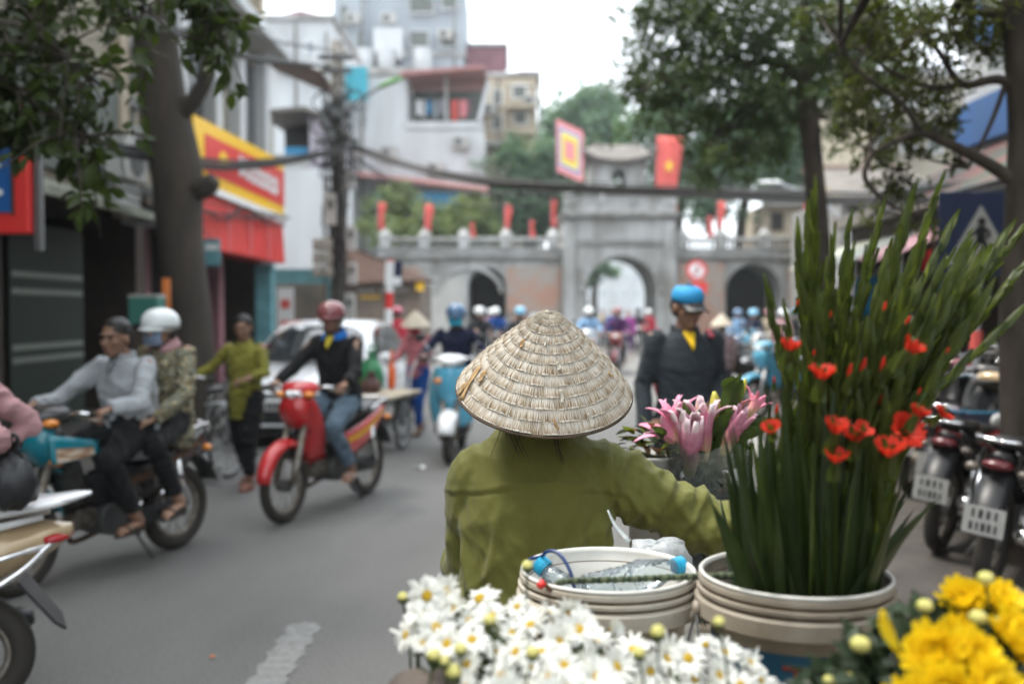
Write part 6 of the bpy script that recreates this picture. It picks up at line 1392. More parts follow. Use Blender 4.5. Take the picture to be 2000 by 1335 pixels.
# parked motorbikes along the right pavement
grp = 'motorbikes parked on the right pavement'
for i, (px, Y, pt_, hd, lb) in enumerate(((1470, 16.5, 'paint_dark', heading(-.9, -.3), 'parked black motorbike seen from the side beyond the lilies'), (1525, 18, 'paint_silver', heading(-.9, -.35), 'parked silver motorbike behind the black one'), (1440, 20.5, 'paint_dark', heading(-.85, -.5), 'parked dark motorbike next to the crowd'), (1500, 21.5, 'paint_blue', heading(-.9, -.4), 'parked blue motorbike in the middle of the row'), (1560, 20, 'paint_maroon', heading(-.9, -.4), 'parked maroon motorbike behind the tall gladioli'), (1545, 13.5, 'paint_blue', heading(-.85, -.5), 'parked motorbike with pale blue panels behind the left gladioli'), (1690, 12.5, 'paint_dark', heading(-.9, -.4), 'parked dark motorbike in the shade behind the gladioli'), (1790, 10.5, 'paint_red', heading(-.85, -.5), 'parked red motorbike in the shade behind the gladioli'))):
    loc = at_px(px, Y); loc.z = .13; motorbike('motorbike', lb, loc, hd, pt_, pt_, lod=1, group=grp, stripe=None, nose=pt_, lean=.1, lampm='amber_shaded', tailm='tail_shaded')
# nearest parked motorbikes at the right edge
motorbike('motorbike', 'black parked motorbike with white number plate at the right edge', (2.84, 5.64, .13), heading(.6, .8), 'paint_dark', 'paint_dark', lod=0, lean=.12, lampm='amber_shaded', tailm='tail_shaded', nose='paint_dark', stripe=None, group=grp)
motorbike('motorbike', 'black and cream parked motorbike half hidden by gladiolus leaves', (2.97, 6.5, .13), heading(.62, .78), 'paint_beige', 'paint_dark', lod=0, lean=.12, lampm='amber_shaded', tailm='tail_shaded', nose='paint_dark', shield='paint_dark', stripe=None, group=grp)
for i, (x, y, pt_, lb) in enumerate(((3.35, 7.4, 'paint_dark', 'third parked black motorbike from the right edge under the crossing sign'), (3.55, 8.4, 'paint_maroon', 'parked maroon motorbike near the crossing sign pole'), (3.3, 9.3, 'paint_dark', 'parked black motorbike beyond the crossing sign'), (4.3, 9.6, 'paint_dark', 'parked black motorbike deep in the shop shade'))):
    motorbike('motorbike', lb, (x, y, .13), heading(.62, .78), pt_, pt_, lod=1, lean=.12, lampm='amber_shaded', tailm='tail_shaded', nose=pt_, stripe=None, group=grp)
# red box with blue basin
bxl = Vector((3.13, 6.95, 0)); bp = P(1897, 882, 6.75)
rbx = thing('red_crate', 'red plastic box on the back of a parked motorbike', 'box', bp)
MB().box((0, 0, .08), (.42, .32, .16)).build('box', 'sign_red', rbx, bevel=.02); MB().box((0, 0, .18), (.44, .34, .035)).build('lid', 'sign_red', rbx, bevel=.012)
mat('basin', (0.05, 0.25, 0.4), .3, alpha=.8)
ba = thing('basin', 'translucent blue plastic basin on the red box', 'basin', bp + Vector((.02, 0, .2)))
MB().lathe([(.0, .0), (.1, .0), (.115, .01), (.15, .075), (.165, .08), (.165, .088), (.145, .082), (.108, .014), (0, .01)], 28).build('bowl', 'basin', ba, smooth=True)
MB().tube([(.165*math.cos(a), .165*math.sin(a), .084) for a in np.linspace(0, 2*PI, 29)[:-1]], .007, 6, closed=True).build('rim', 'basin', ba, smooth=True)
mr_ = thing('round_mirror', 'pale round motorbike mirror beside the basin', 'mirror', P(1962, 905, 6.3))
MB().tube(smoothpath([(0, 0, 0), (.03, 0, .12), (-.02, 0, .24)], 4), .007, 6).build('stem', 'chrome', mr_); MB().ell((-.03, 0, .27), (.065, .02, .052)).build('shell', 'sign_white', mr_, smooth=True)
# goods beside the tree
gs = thing('stacked_boxes', 'green topped boxes and an orange board beside the big trunk', 'boxes', P(292, 700, 11.8)); gs.location.z = .13
MB().box((0, 0, .35), (.4, .4, .7)).build('box', 'dark_wood', gs); MB().box((0, 0, .9), (.38, .36, .4)).build('crate', 'brown_wall', gs)
mat('box_green', (.03, .14, .11), .6); MB().box((0, -.05, 1.46), (.34, .3, .32)).build('green_box', 'box_green', gs, bevel=.01); MB().box((0, -.05, 1.635), (.34, .3, .03)).build('pale_lid', 'plaster_pale', gs); MB().box((0, 0, 1.2), (.36, .3, .2)).build('box', 'brown_wall', gs)
mat('orange_board', (.6, .18, .04), .6); MB().box((.14, .2, 1.6), (.09, .03, .5)).build('orange_board', 'orange_board', gs)
# ================================================================== foreground: the flower seller
mat('c_vendor', (0.125, 0.128, 0.026), 0.72, var=.12, vscale=5, sheen=.12, spec=.3, bump=.25, bscale=900)
mat('seam', (0.05, 0.055, 0.012), .9)
VL = Vector((.062, 2.46, 0)); VS = .9
def S_(x, y, z): return (x/VS, y/VS, z/VS)
VJ = stand(pelvis=S_(-.0, 0, .82), chest=S_(-.03, 0, 1.06), neck=S_(.0, -.005, 1.30), head=S_(.06, -.005, 1.40), sh_l=S_(-.01, .165, 1.20), sh_r=S_(-.0, -.165, 1.205), el_l=S_(.07, .20, .95), wr_l=S_(.3, .16, .93), hd_l=(1, -.2, 0), hn_l=(0, 0, -1), el_r=S_(-.01, -.40, 1.07), wr_r=S_(.02, -.62, 1.02), hd_r=(.1, -1, -.1), hn_r=(0, -.1, -1), curl=.9, hip=S_(0, .09, .8), kn=S_(.03, .1, .44), an=S_(-.02, .1, .08))
vend = person('flower seller in olive jacket and straw conical hat seen from behind', VL, PI/2, VJ, 'c_vendor', 'c_black', 'skin', 0, hair=True, face=False, seed=60, scale=VS, fat=1.16, hem=.2, name='person')
# her jacket: finer and with its own folds
old = [c for c in kids(vend) if c.name.startswith('shirt')][0]; bpy.data.objects.remove(old)
jk = MB(); R = []
secs = [(.60, .225, .175, -.0), (.74, .215, .165, -.005), (.88, .198, .148, -.012), (1.0, .193, .142, -.02), (1.10, .190, .138, -.025), (1.19, .184, .128, -.02), (1.25, .16, .11, -.01), (1.295, .118, .09, .0), (1.335, .075, .075, .01)]
for z, hw, hd_, x in secs: R.append([Vector((x + hd_*math.sin(q)*(.92 if math.sin(q) > 0 else 1), hw*math.copysign(abs(math.cos(q))**.85, math.cos(q)), z)) for q in np.linspace(0, 2*PI, 41)[:-1]])
jk.rings(R)
def sleeve_(pts, rad): jk.tube(smoothpath(pts, 6), rad, 18)
sleeve_([(-.005, -.10, 1.205), (-.005, -.165, 1.192), (-.012, -.27, 1.14), (-.012, -.41, 1.07), (.0, -.50, 1.04), (.02, -.60, 1.02)], [.085, .088, .082, .074, .066, .05])
sleeve_([(.0, .09, 1.2), (.0, .135, 1.18), (.03, .155, 1.08), (.07, .17, .95), (.18, .19, .93), (.29, .165, .93)], [.08, .085, .078, .068, .06, .05])
jk.tube([(.015 + .07*math.cos(a), .07*math.sin(a), 1.318 - .02*math.cos(a)) for a in np.linspace(0, 2*PI, 25)[:-1]], .02, 8, closed=True)
def G(x, c, w_): return np.exp(-((x - c)/w_)**2)
def sm(x, a, b): t = np.clip((x - a)/(b - a), 0, 1); return t*t*(3 - 2*t)
def vfold(co, no):
    x, y, z = co[:, 0], co[:, 1], co[:, 2]; back = sm(-no[:, 0], -.2, .6)
    tor = sm(y, -.24, -.2)
    d = np.zeros(len(co))
    # long soft drapes down the back
    for c_, sl, w_, am, z0, z1 in ((-.135, -.12, .012, .016, .72, 1.16), (-.165, -.05, .008, .009, .8, 1.14), (.155, .28, .012, .013, .62, 1.12), (.10, .6, .014, .014, .5, .98), (.03, .45, .018, .012, .5, .9), (-.06, -.25, .016, .010, .55, .92), (-.10, -.5, .013, .011, .5, .95), (.12, -.15, .010, .007, .9, 1.17), (-.02, .1, .03, .008, .95, 1.17), (.17, .05, .008, .008, .8, 1.1)):
        d += 1.35*back*tor*am*(G(y - sl*(z - .95), c_, w_) - .45*G(y - sl*(z - .95), c_ + w_*2.0, w_*1.4))*sm(z, z0, z0 + .12)*(1 - sm(z, z1 - .12, z1))
    # pulls running from the armpit into the back
    for zc, sl, am in ((1.10, .55, .008), (1.05, .8, .009), (1.0, 1.1, .008)): d += back*tor*am*G(z + sl*(y + .18), zc, .012)*sm(-y, .02, .12)
    # yoke seam, armhole seam, side seam
    zy = 1.165 + .02*np.cos(y*12)
    d -= back*tor*.0035*G(z, zy, .0045); d += back*tor*.003*G(z, zy + .011, .008)
    ya = -.185 + .05*(z - 1.2)
    arm = (z > .98)*(z < 1.29)
    d -= arm*.0045*G(y, ya, .0055); d += arm*.004*G(y, ya + .014, .01)
    # pulls across the raised sleeve
    s = sm(-y, .17, .22)
    for k, (c, sl) in enumerate(((.20, .5), (.245, .9), (.29, -.6), (.345, .8), (.39, -.7), (.43, .9), (.475, -.5), (.52, .8), (.56, -.6))): d += s*(.007 if k % 2 else .010)*G(-y + sl*(z - 1.12), c, .013)
    d += wrinkle(co, 11, 77, (0, 1, .25))*.022 + wrinkle(co, 30, 78)*.006
    d += s*wrinkle(co, 26, 79, (0, 1, .8))*.02
    return co + no*d[:, None]
link('jacket', remesh(jk, .0058, 3, fn=vfold), 'c_vendor', vend)
# loose hair under the hat
hs_ = MB(); rs = np.random.RandomState(9)
for (yy, zz, n) in ((.055, 1.265, 6), (-.035, 1.26, 6), (.075, 1.28, 3)):
    for k in range(n):
        a = Vector((-.09 + .02*rs.rand(), yy + rs.normal()*.012, 1.37)); b = Vector((-.125 - .012*rs.rand(), yy + rs.normal()*.012, zz + .05)); c = Vector((-.138 - .01*rs.rand(), yy + rs.normal()*.012 - .03*rs.rand(), zz - .03*rs.rand()))
        hs_.tube(smoothpath([a, b, c], 4), [.0016, .0004], 4)
stuff(hs_.build('loose_hair', 'hair', vend))

# ---- conical hat
m = mat('straw', (.5, .45, .38), .8); N, L = m.node_tree.nodes, m.node_tree.links; bs = N['Principled BSDF']
tc = N.new('ShaderNodeTexCoord'); sx_ = N.new('ShaderNodeSeparateXYZ'); L.new(tc.outputs['Object'], sx_.inputs[0])
def mth(op, a, b=None, c=None):
    n = N.new('ShaderNodeMath'); n.operation = op
    for i, q in enumerate((a, b, c)):
        if q is None: continue
        if isinstance(q, (int, float)): n.inputs[i].default_value = q
        else: L.new(q, n.inputs[i])
    return n.outputs[0]
ang = mth('ARCTAN2', sx_.outputs['Y'], sx_.outputs['X']); rad = mth('SQRT', mth('ADD', mth('MULTIPLY', sx_.outputs['X'], sx_.outputs['X']), mth('MULTIPLY', sx_.outputs['Y'], sx_.outputs['Y'])))
NB = 12; HR = .204; HH = .205
fr_ = mth('FRACT', mth('MULTIPLY', rad, NB/HR)); bi = mth('FLOOR', mth('MULTIPLY', rad, NB/HR))
def nz(sa, sr, off=0.0, detail=2.0):
    cb = N.new('ShaderNodeCombineXYZ'); L.new(mth('ADD', mth('MULTIPLY', ang, sa), mth('MULTIPLY', bi, 7.3)), cb.inputs[0]); L.new(mth('MULTIPLY', rad, sr), cb.inputs[1]); cb.inputs[2].default_value = off
    n = N.new('ShaderNodeTexNoise'); n.inputs['Scale'].default_value = 1.0; n.inputs['Detail'].default_value = detail; L.new(cb.outputs[0], n.inputs['Vector']); return n.outputs['Fac']
strk = nz(120, 40); broad = nz(5, 12, 3.0)
k_ = mth('ADD', mth('MULTIPLY', mth('POWER', fr_, 1.4), .5), mth('MULTIPLY', mth('SUBTRACT', strk, .47), 2.9)); k_ = mth('ADD', k_, mth('MULTIPLY', mth('SUBTRACT', broad, .5), .7))
rp_ = N.new('ShaderNodeValToRGB'); e = rp_.color_ramp.elements; e[0].position = 0.0; e[0].color = (.56, .53, .48, 1); e[1].position = .95; e[1].color = (.13, .085, .045, 1); q = e.new(.36); q.color = (.42, .36, .28, 1); q = e.new(.62); q.color = (.26, .19, .115, 1)
L.new(k_, rp_.inputs['Fac']); L.new(rp_.outputs['Color'], bs.inputs['Base Color'])
bp_ = N.new('ShaderNodeBump'); bp_.inputs['Strength'].default_value = .6; bp_.inputs['Distance'].default_value = .0025; L.new(strk, bp_.inputs['Height']); L.new(bp_.outputs['Normal'], bs.inputs['Normal'])
mat('straw_tan', (.46, .3, .14), .7, var=.4, vscale=60); mat('straw_rim', (.1, .07, .045), .8, var=.4, vscale=40); mat('straw_pale', (.5, .455, .38), .8); mat('hat_inside', (.2, .16, .11), .9)
rs = np.random.RandomState(4)
HC = P(1063, 757, 2.33); axis = Vector((.045, -math.sin(math.radians(25)), math.cos(math.radians(25)))).normalized()
hx_ = Vector((1, 0, 0)); hx_ = (hx_ - axis*hx_.dot(axis)).normalized(); hy_ = axis.cross(hx_)
MH = Matrix((hx_, hy_, axis)).transposed().to_4x4(); MH.translation = HC
MHL = (Matrix.Translation(VL) @ rotm(0, 0, PI/2)).inverted() @ MH
def hp(r, a=0.0, off=0.0):
    """point on the hat: slightly bulging cone"""
    t = r/HR; z = HH*(1 - t) + .013*math.sin(PI*t) - .012*max(0, .12 - t)/.12 - .006*max(0, t - .85)*4
    nx, nz_ = HH/math.hypot(HR, HH), HR/math.hypot(HR, HH)
    rr = r + off*nx; return Vector((rr*math.cos(a), rr*math.sin(a), z + off*nz_))
NS = 460; hat = MB(); prof = []
jit = rs.normal(size=(NB + 1, NS))
Rg = []
for k in range(NB):
    r0, r1 = HR*max(.012, k/NB), HR*(k + 1)/NB
    for t, off in ((0.02, .0002), (.5, .0016), (.97, .0027)):
        Rg.append([hp(r0 + (r1 - r0)*(t + (.05*jit[k, i] if t > .9 and k < NB - 1 else 0)), 2*PI*i/NS, off + .00075*jit[k, i]*(t + .2) + .0012*math.sin(i*.21 + k*2)*t) for i in range(NS)])
hat.rings(Rg, False); top = len(hat.v); hat.v.append(tuple(hp(0.0, 0, .004))); hat.f += [(i, (i + 1) % NS, top) for i in range(NS)]
ho = hat.build('conical_hat', 'straw', vend, M=MHL)
ins = MB(); ins.lathe([(HR*.99, -.004), (HR*.5, HH*.5 - .004), (.002, HH - .012)], 48); ins.build('hat_lining', 'hat_inside', ho)
MB().tube([hp(HR + .001, a, .0) - Vector((0, 0, .002)) for a in np.linspace(0, 2*PI, 97)[:-1]], .0036, 8, closed=True).build('rim_binding', 'straw_rim', ho, smooth=True)
for k in range(1, NB): MB().tube([hp(HR*(k + .04)/NB, a, .0014 + .0005*math.sin(a*60)) for a in np.linspace(0, 2*PI, 121)[:-1]], .0004, 4, closed=True).build('stitching', 'straw_pale', ho)
fb = MB()
for k in range(520):
    b = rs.randint(1, NB); a = rs.rand()*2*PI; r0 = HR*(b + rs.normal()*.1)/NB; L_ = rs.uniform(.004, .014); da = rs.normal()*.03; lift = rs.uniform(.002, .007)
    p0, p1 = hp(r0 - L_*.4, a, .002), hp(min(HR, r0 + L_*.6), a + da, .003 + lift*.6)
    fb.tube([p0, (p0 + p1)/2 + Vector((0, 0, .001)), p1], [.0006, .0005, .0002], 3)
for k in range(90):
    a = rs.rand()*2*PI; p0, p1 = hp(HR*.95*rs.rand()**.5, a, .003), None; p1 = p0 + Vector(rs.normal(size=3))*.006 + Vector((0, 0, .004)); fb.tube([p0, p1], [.0006, .0002], 3)
for k in range(70):
    a = rs.rand()*2*PI; p0 = hp(.008, a, .003); p1 = hp(.026 + .01*rs.rand(), a + rs.normal()*.1, .006); fb.tube([p0, p1], [.0007, .0003], 3)
stuff(fb.build('loose_fibre', 'straw_pale', ho))
def patch(px, py, ln, wd, rot, m_='straw_tan', lift=.004):
    # find the hat point under a pixel: march along the view ray in hat space
    o = MH.inverted() @ Vector((0, 0, CAM_Z)); d = ((MH.inverted() @ P(px, py, 2.3)) - o).normalized(); best = None
    for i in range(1200):
        p = o + d*(1.9 + i*.0006); r = math.hypot(p.x, p.y)
        if r < HR and p.z < hp(r).z: best = (r, math.atan2(p.y, p.x)); break
    if best is None: return
    r, a = best
    def f(u, v):
        du, dv = (u - .5)*ln, (v - .5)*wd; rr = r + du*math.cos(rot) - dv*math.sin(rot); aa = a + (du*math.sin(rot) + dv*math.cos(rot))/max(r, .02)
        return hp(min(HR*.995, max(.002, rr)), aa, lift + .002*math.sin(7*u + 3*v) + .002*abs(2*v - 1))
    MB().grid(f, 9, 4).build('leaf_patch', m_, ho, smooth=True, solid=.0006)
patch(921, 748, .062, .013, .55); patch(945, 737, .02, .012, .6); patch(906, 761, .02, .014, .4)
for px, py, ln, wd, rt in ((1022, 673, .016, .008, .5), (1090, 716, .014, .007, .1), (1152, 822, .02, .008, 0), (1085, 830, .018, .005, .6), (1190, 735, .014, .005, .4), (1096, 775, .02, .006, .1), (1065, 668, .018, .004, .1)): patch(px, py, ln, wd, rt, 'straw_pale' if rt in (.1, 0) else 'straw_tan')

# ---- carrier rack on which everything stands
PZ = .80
cr = thing('carrier_rack', 'low plank carrier under the flower buckets', 'rack', (.45, 1.45, 0))
for k in range(8): MB().box((0, -.56 + .155*k, PZ - .012), (1.75, .148, .022)).build('plank', 'board', cr, bevel=.003)
for x in (-.8, 0, .8): MB().box((x, 0, PZ - .045), (.04, 1.2, .04)).build('bearer', 'dark_wood', cr)
for x in (-.8, .8):
    for y in (-.5, .5): MB().tube([(x, y, 0), (x, y, PZ - .066)], .02, 8).build('leg', 'steel_dark', cr)
# ---- buckets
mat('pail', (.52, .49, .42), .45, var=.35, vscale=9, col2=(.32, .265, .19), contrast=.5, bump=.08, bscale=120); mat('pail_dark', (.34, .3, .245), .5, var=.5, vscale=10, col2=(.17, .135, .095), contrast=.5, bump=.08, bscale=120)
mat('grime', (.16, .1, .055), .8, var=.5, vscale=40); mat('pail_rim', (.6, .59, .55), .4, var=.15, vscale=30); mat('label_blue', (.012, .085, .15), .5, var=.35, vscale=25); mat('label_red', (.25, .035, .025), .5, var=.4, vscale=60)
def bucket(label, c, rr, pm, h, txt=None, handle_a=-1.2):
    """c: centre of the rim"""
    t = thing('paint_bucket', label, 'bucket', (c.x, c.y, c.z - h)); k = rr/.145
    out = [(.108*k, 0), (.112*k, .004), (.128*k, h - .066), (.129*k, h - .062)]
    b = MB(); b.lathe([(.001, .002)] + out, 64); body = b.build('body', pm, t, smooth=True)
    s = MB(); s.lathe([(.129*k, h - .058), (.151*k, h - .062), (.1525*k, h - .060), (.152*k, h - .037), (.149*k, h - .034)], 64); s.build('skirt', pm, t, auto=35)
    rd = MB(); rd.lathe([(.149*k, h - .034), (.143*k, h - .032), (.143*k, h - .029), (.149*k, h - .027), (.1495*k, h - .021), (.1435*k, h - .019), (.1435*k, h - .015), (.147*k, h - .013), (.1465*k, h - .006), (.143*k, h - .004)], 64); rd.build('ridges', pm, t, auto=35)
    for zz in (h - .0305, h - .017): MB().tube([(.1436*k*math.cos(a), .1436*k*math.sin(a), zz) for a in np.linspace(0, 2*PI, 65)[:-1]], .0016, 5, closed=True).build('grime_line', 'grime', t)
    rm = MB(); rm.lathe([(.143*k, h - .004), (.1455*k, h - .002), (.1455*k, h + .001), (.143*k, h + .003), (.1395*k, h + .002), (.138*k, h - .004)], 72); rm.build('rim', 'pail_rim', t, smooth=True)
    i = MB(); i.lathe([(.138*k, h - .004), (.136*k, h - .02), (.134*k, h - .022), (.125*k, h - .08), (.105*k, .012), (.001, .012)], 64); i.build('inside', 'pail_rim' if pm == 'pail' else pm, t, smooth=True)
    MB().tube([(.1352*k*math.cos(a), .1352*k*math.sin(a), h - .021) for a in np.linspace(0, 2*PI, 65)[:-1]], .0011, 5, closed=True).build('scum_line', 'grime', t)
    for a in (handle_a, handle_a + PI):
        ex = Matrix.Translation((.153*k*math.cos(a), .153*k*math.sin(a), h - .05)) @ rotm(0, 0, a); MB().ell((.003, 0, 0), (.006, .011, .011), ex).build('ear', pm, t, smooth=True)
    a = handle_a; p0, p1 = Vector((.158*k*math.cos(a), .158*k*math.sin(a), h - .052)), Vector((.158*k*math.cos(a + PI), .158*k*math.sin(a + PI), h - .052)); perp = Vector((math.sin(a), -math.cos(a), 0))
    if perp.y > 0: perp = -perp
    MB().tube(smoothpath([p0, p0*.9 + perp*.07 + Vector((0, 0, -.06)), (p0 + p1)/2 + perp*.175 + Vector((0, 0, -.12)), p1*.9 + perp*.07 + Vector((0, 0, -.06)), p1], 8), .0022, 6).build('wire_handle', 'steel_dark', t)
    if txt:
        z1 = h - .088; lb = MB(); lb.lathe([(.1115*k + .0012, .03), (.1265*k + .0012, z1)], 64, a0=-PI*1.02, a1=PI*.02); lb.build('label', 'label_blue', t, smooth=True)
        me = textmesh(txt, .062, .0)
        rs2 = np.random.RandomState(1)
        for v in me.vertices:
            a = -PI/2 + (v.co.x + .018)/(.122*k) ; z = z1 - .043 + v.co.y*1.15; r_ = (.1115 + (.015)*(z - .03)/(z1 - .03))*k + .0028; v.co = (r_*math.cos(a), r_*math.sin(a), z)
        link('lettering', me, 'label_red', t)
    return t
C1 = P(1187, 1110, 1.655); C2 = P(1552, 1117, 1.535)
H1, H2 = C1.z - PZ, C2.z - PZ
bucket('white paint bucket holding two plastic bottles in front of the seller', C1, .146, 'pail', H1, None, -.62)
bucket('grey paint bucket with blue label holding the tall gladioli', C2, .146, 'pail_dark', H2, 'TON', .1)
# bottles, strap, rope
def clear(name, tint, rough, dif, dcol, bscale):
    """thin clear plastic: see-through, a little milky, mirror-like at grazing angles"""
    m = bpy.data.materials.new(name); m.use_nodes = True; MATS[name] = m; N, L = m.node_tree.nodes, m.node_tree.links; N.remove(N['Principled BSDF'])
    tr, gl, df = N.new('ShaderNodeBsdfTransparent'), N.new('ShaderNodeBsdfGlossy'), N.new('ShaderNodeBsdfDiffuse'); tr.inputs[0].default_value = (*tint, 1); gl.inputs['Roughness'].default_value = rough; df.inputs[0].default_value = (*dcol, 1)
    tc = N.new('ShaderNodeTexCoord'); nz_ = N.new('ShaderNodeTexNoise'); nz_.inputs['Scale'].default_value = bscale; bp_ = N.new('ShaderNodeBump'); bp_.inputs['Strength'].default_value = .5; bp_.inputs['Distance'].default_value = .01
    L.new(tc.outputs['Object'], nz_.inputs['Vector']); L.new(nz_.outputs['Fac'], bp_.inputs['Height'])
    for b_ in (gl, df): L.new(bp_.outputs['Normal'], b_.inputs['Normal'])
    fr = N.new('ShaderNodeFresnel'); fr.inputs['IOR'].default_value = 1.6; L.new(bp_.outputs['Normal'], fr.inputs['Normal'])
    a, b = N.new('ShaderNodeMixShader'), N.new('ShaderNodeMixShader'); a.inputs[0].default_value = dif; L.new(tr.outputs[0], a.inputs[1]); L.new(df.outputs[0], a.inputs[2])
    L.new(fr.outputs[0], b.inputs[0]); L.new(a.outputs[0], b.inputs[1]); L.new(gl.outputs[0], b.inputs[2]); L.new(b.outputs[0], N['Material Output'].inputs['Surface']); return m
clear('pet', (.9, .95, .97), .05, .10, (.6, .72, .78), 70); mat('cap_cyan', (.01, .3, .5), .35); mat('strap_blue', (.012, .035, .13), .4, coat=.3)
def bottle(label, cap, end, rad_, L_):
    t = thing('plastic_bottle', label, 'bottle', cap); d = (Vector(end) - Vector(cap)).normalized(); M = frame((0, 0, 0), d)
    pr = [(.0125, .012), (.0125, .02), (.017, .03), (rad_*.75, .055), (rad_, .08)]
    for k in range(8): z = .085 + (L_ - .1)*k/8; pr += [(rad_, z), (rad_*.93, z + .006), (rad_, z + .012)]
    pr += [(rad_, L_ - .01), (rad_*.85, L_), (.001, L_ - .005)]
    b = MB(); b.lathe(pr, 28, M); b.v = [tuple(Vector(v) + Vector((math.sin(v[0]*160 + v[2]*90), math.sin(v[1]*150 + v[0]*70), math.sin(v[2]*140 + v[1]*80)))*.0016) for v in b.v]; b.build('body', 'pet', t, smooth=True)
    cpm = MB(); R = []
    for z in (-.002, 0, .011, .0125):
        rr = .0155 if z not in (-.002,) else .0135; R.append([Vector(((rr + (.0006 if i % 2 else 0))*math.cos(2*PI*i/40), (rr + (.0006 if i % 2 else 0))*math.sin(2*PI*i/40), z)) for i in range(40)])
    cpm.rings(R, True, False, M); cpm.build('cap', 'cap_cyan', t); MB().lathe([(.0145, .0135), (.016, .014), (.016, .017), (.0135, .0175)], 28, M).build('neck_ring', 'cap_cyan', t)
bottle('clear plastic bottle with blue cap leaning on the right of the white bucket', P(1334, 1102, 1.70), P(1130, 1165, 1.62), .031, .2)
bottle('small clear bottle with blue cap at the left rim of the white bucket', P(1052, 1098, 1.66), P(1108, 1150, 1.63), .026, .14)
stp_ = thing('blue_strap', 'dark blue tube loop sticking out of the white bucket', 'strap', P(1122, 1148, 1.60))
MB().tube([p - stp_.location for p in smoothpath([P(1028, 1112, 1.67), P(1034, 1092, 1.67), P(1052, 1088, 1.66), P(1060, 1084, 1.65), P(1070, 1076, 1.64), P(1088, 1078, 1.63), P(1104, 1096, 1.615), P(1116, 1122, 1.605), P(1122, 1150, 1.60)], 6)], .0032, 8).build('tube', 'strap_blue', stp_, smooth=True)
mat('rope_green', (.05, .075, .04), .85, var=.6, vscale=120, col2=(.015, .02, .012)); mat('rope_pale', (.09, .11, .06), .85)
rp0 = thing('braided_rope', 'dark green braided rope stretched across both buckets', 'rope', P(1092, 1136, 1.575))
ctr = smoothpath([P(1085, 1140, 1.56), P(1110, 1134, 1.575), P(1200, 1131, 1.59), P(1300, 1127, 1.59), P(1380, 1124, 1.56), P(1440, 1123, 1.52), P(1500, 1125, 1.48)], 34)
for s in range(4):
    pts = []
    for i, p in enumerate(ctr):
        a = i*.62*(1 if s < 2 else -1) + s*PI; pts.append(p - rp0.location + Vector((0, math.cos(a), math.sin(a)))*.0028)
    MB().tube(pts, .003, 5).build('strand', 'rope_green' if s % 2 == 0 else 'rope_pale', rp0, smooth=True)
MB().tube([p - rp0.location for p in (P(1052, 1146, 1.545), P(1062, 1136, 1.55))], [.006, .007], 8).build('red_end', 'sign_red', rp0, smooth=True); MB().tube([p - rp0.location for p in smoothpath([P(1062, 1137, 1.55), P(1075, 1150, 1.548), P(1086, 1140, 1.56)], 4)], .004, 6).build('hook', 'rust', rp0)
# white plastic bag behind
mat('film', (.6, .64, .66), .3, alpha=.55, spec=.6, bump=.5, bscale=50)
pb = thing('white_plastic_bag', 'crumpled white plastic bag behind the right rim of the white bucket', 'bag', P(1290, 1130, 1.9)); pb.location.z = PZ
q = MB(); z_ = P(1290, 1050, 1.9).z - PZ
R = []
for j, (rr, zz) in enumerate(((.045, 0), (.058, .08), (.062, .2), (.06, z_*.75), (.054, z_*.9), (.045, z_*.97), (.02, z_*.97), (.01, z_*.96))): R.append([Vector(((rr + .008*math.sin(5*a + j) + .005*math.sin(11*a + 2*j))*math.cos(a), (rr*.8 + .007*math.sin(6*a + j))*math.sin(a), zz + .008*math.sin(3*a + j))) for a in np.linspace(0, 2*PI, 41)[:-1]])
q.rings(R); q.build('body', 'film', pb, smooth=True); MB().tube(smoothpath([(-.06, 0, z_*.98), (-.085, .01, z_ + .02), (-.1, .02, z_ + .05)], 4), [.012, .004], 7, flat=.4).build('twisted_handle', 'film', pb, smooth=True)
# ================================================================== flowers
leafmat('g_stem', (.085, .12, .025), (.035, .06, .015), .42, .25, 30); leafmat('g_bract', (.10, .125, .026), (.036, .052, .014), .4, .45, 22); leafmat('g_leaf', (.034, .052, .015), (.014, .025, .008), .38, .2, 16); leafmat('g_edge', (.24, .27, .03), (.13, .17, .025), .5, .5, 10); leafmat('g_leaf2', (.05, .07, .016), (.02, .034, .01), .38, .3, 16); leafmat('g_leaf3', (.026, .042, .016), (.012, .02, .009), .38, .15, 16)
leafmat('g_red', (.74, .055, .02), (.48, .018, .012), .55, .45, 60)
for n_ in ('g_red',):
    for nd in MATS[n_].node_tree.nodes:
        if nd.type == 'MIX' : nd.inputs['B'].default_value = (1.1, 1.0, .9, 1)
gb = thing('gladiolus_bunch', 'tall bunch of gladioli with red blooms standing in the grey bucket', 'flowers', (C2.x, C2.y, PZ))
GB0 = Vector(gb.location); rs = np.random.RandomState(17)
def bract(mb, p, d, out, ln, wd, lean=.17):
    """pointed boat-shaped sheath at p, growing along d and leaning to out"""
    d = d.normalized(); out = (out - d*out.dot(d)).normalized(); side = d.cross(out)
    def f(u, v):
        s = 2*v - 1; w_ = wd*(math.sin(PI*min(1, (.18 + .82*u)))**.8)*(1 - u**3*.6)
        off = .06*ln*math.sin(PI*min(1, .15 + .7*u)) + lean*ln*u**1.6 - .75*wd*(s*s)*(1 - .4*u); return p + d*ln*u + out*off + side*s*w_
    mb.grid(f, 6, 5)
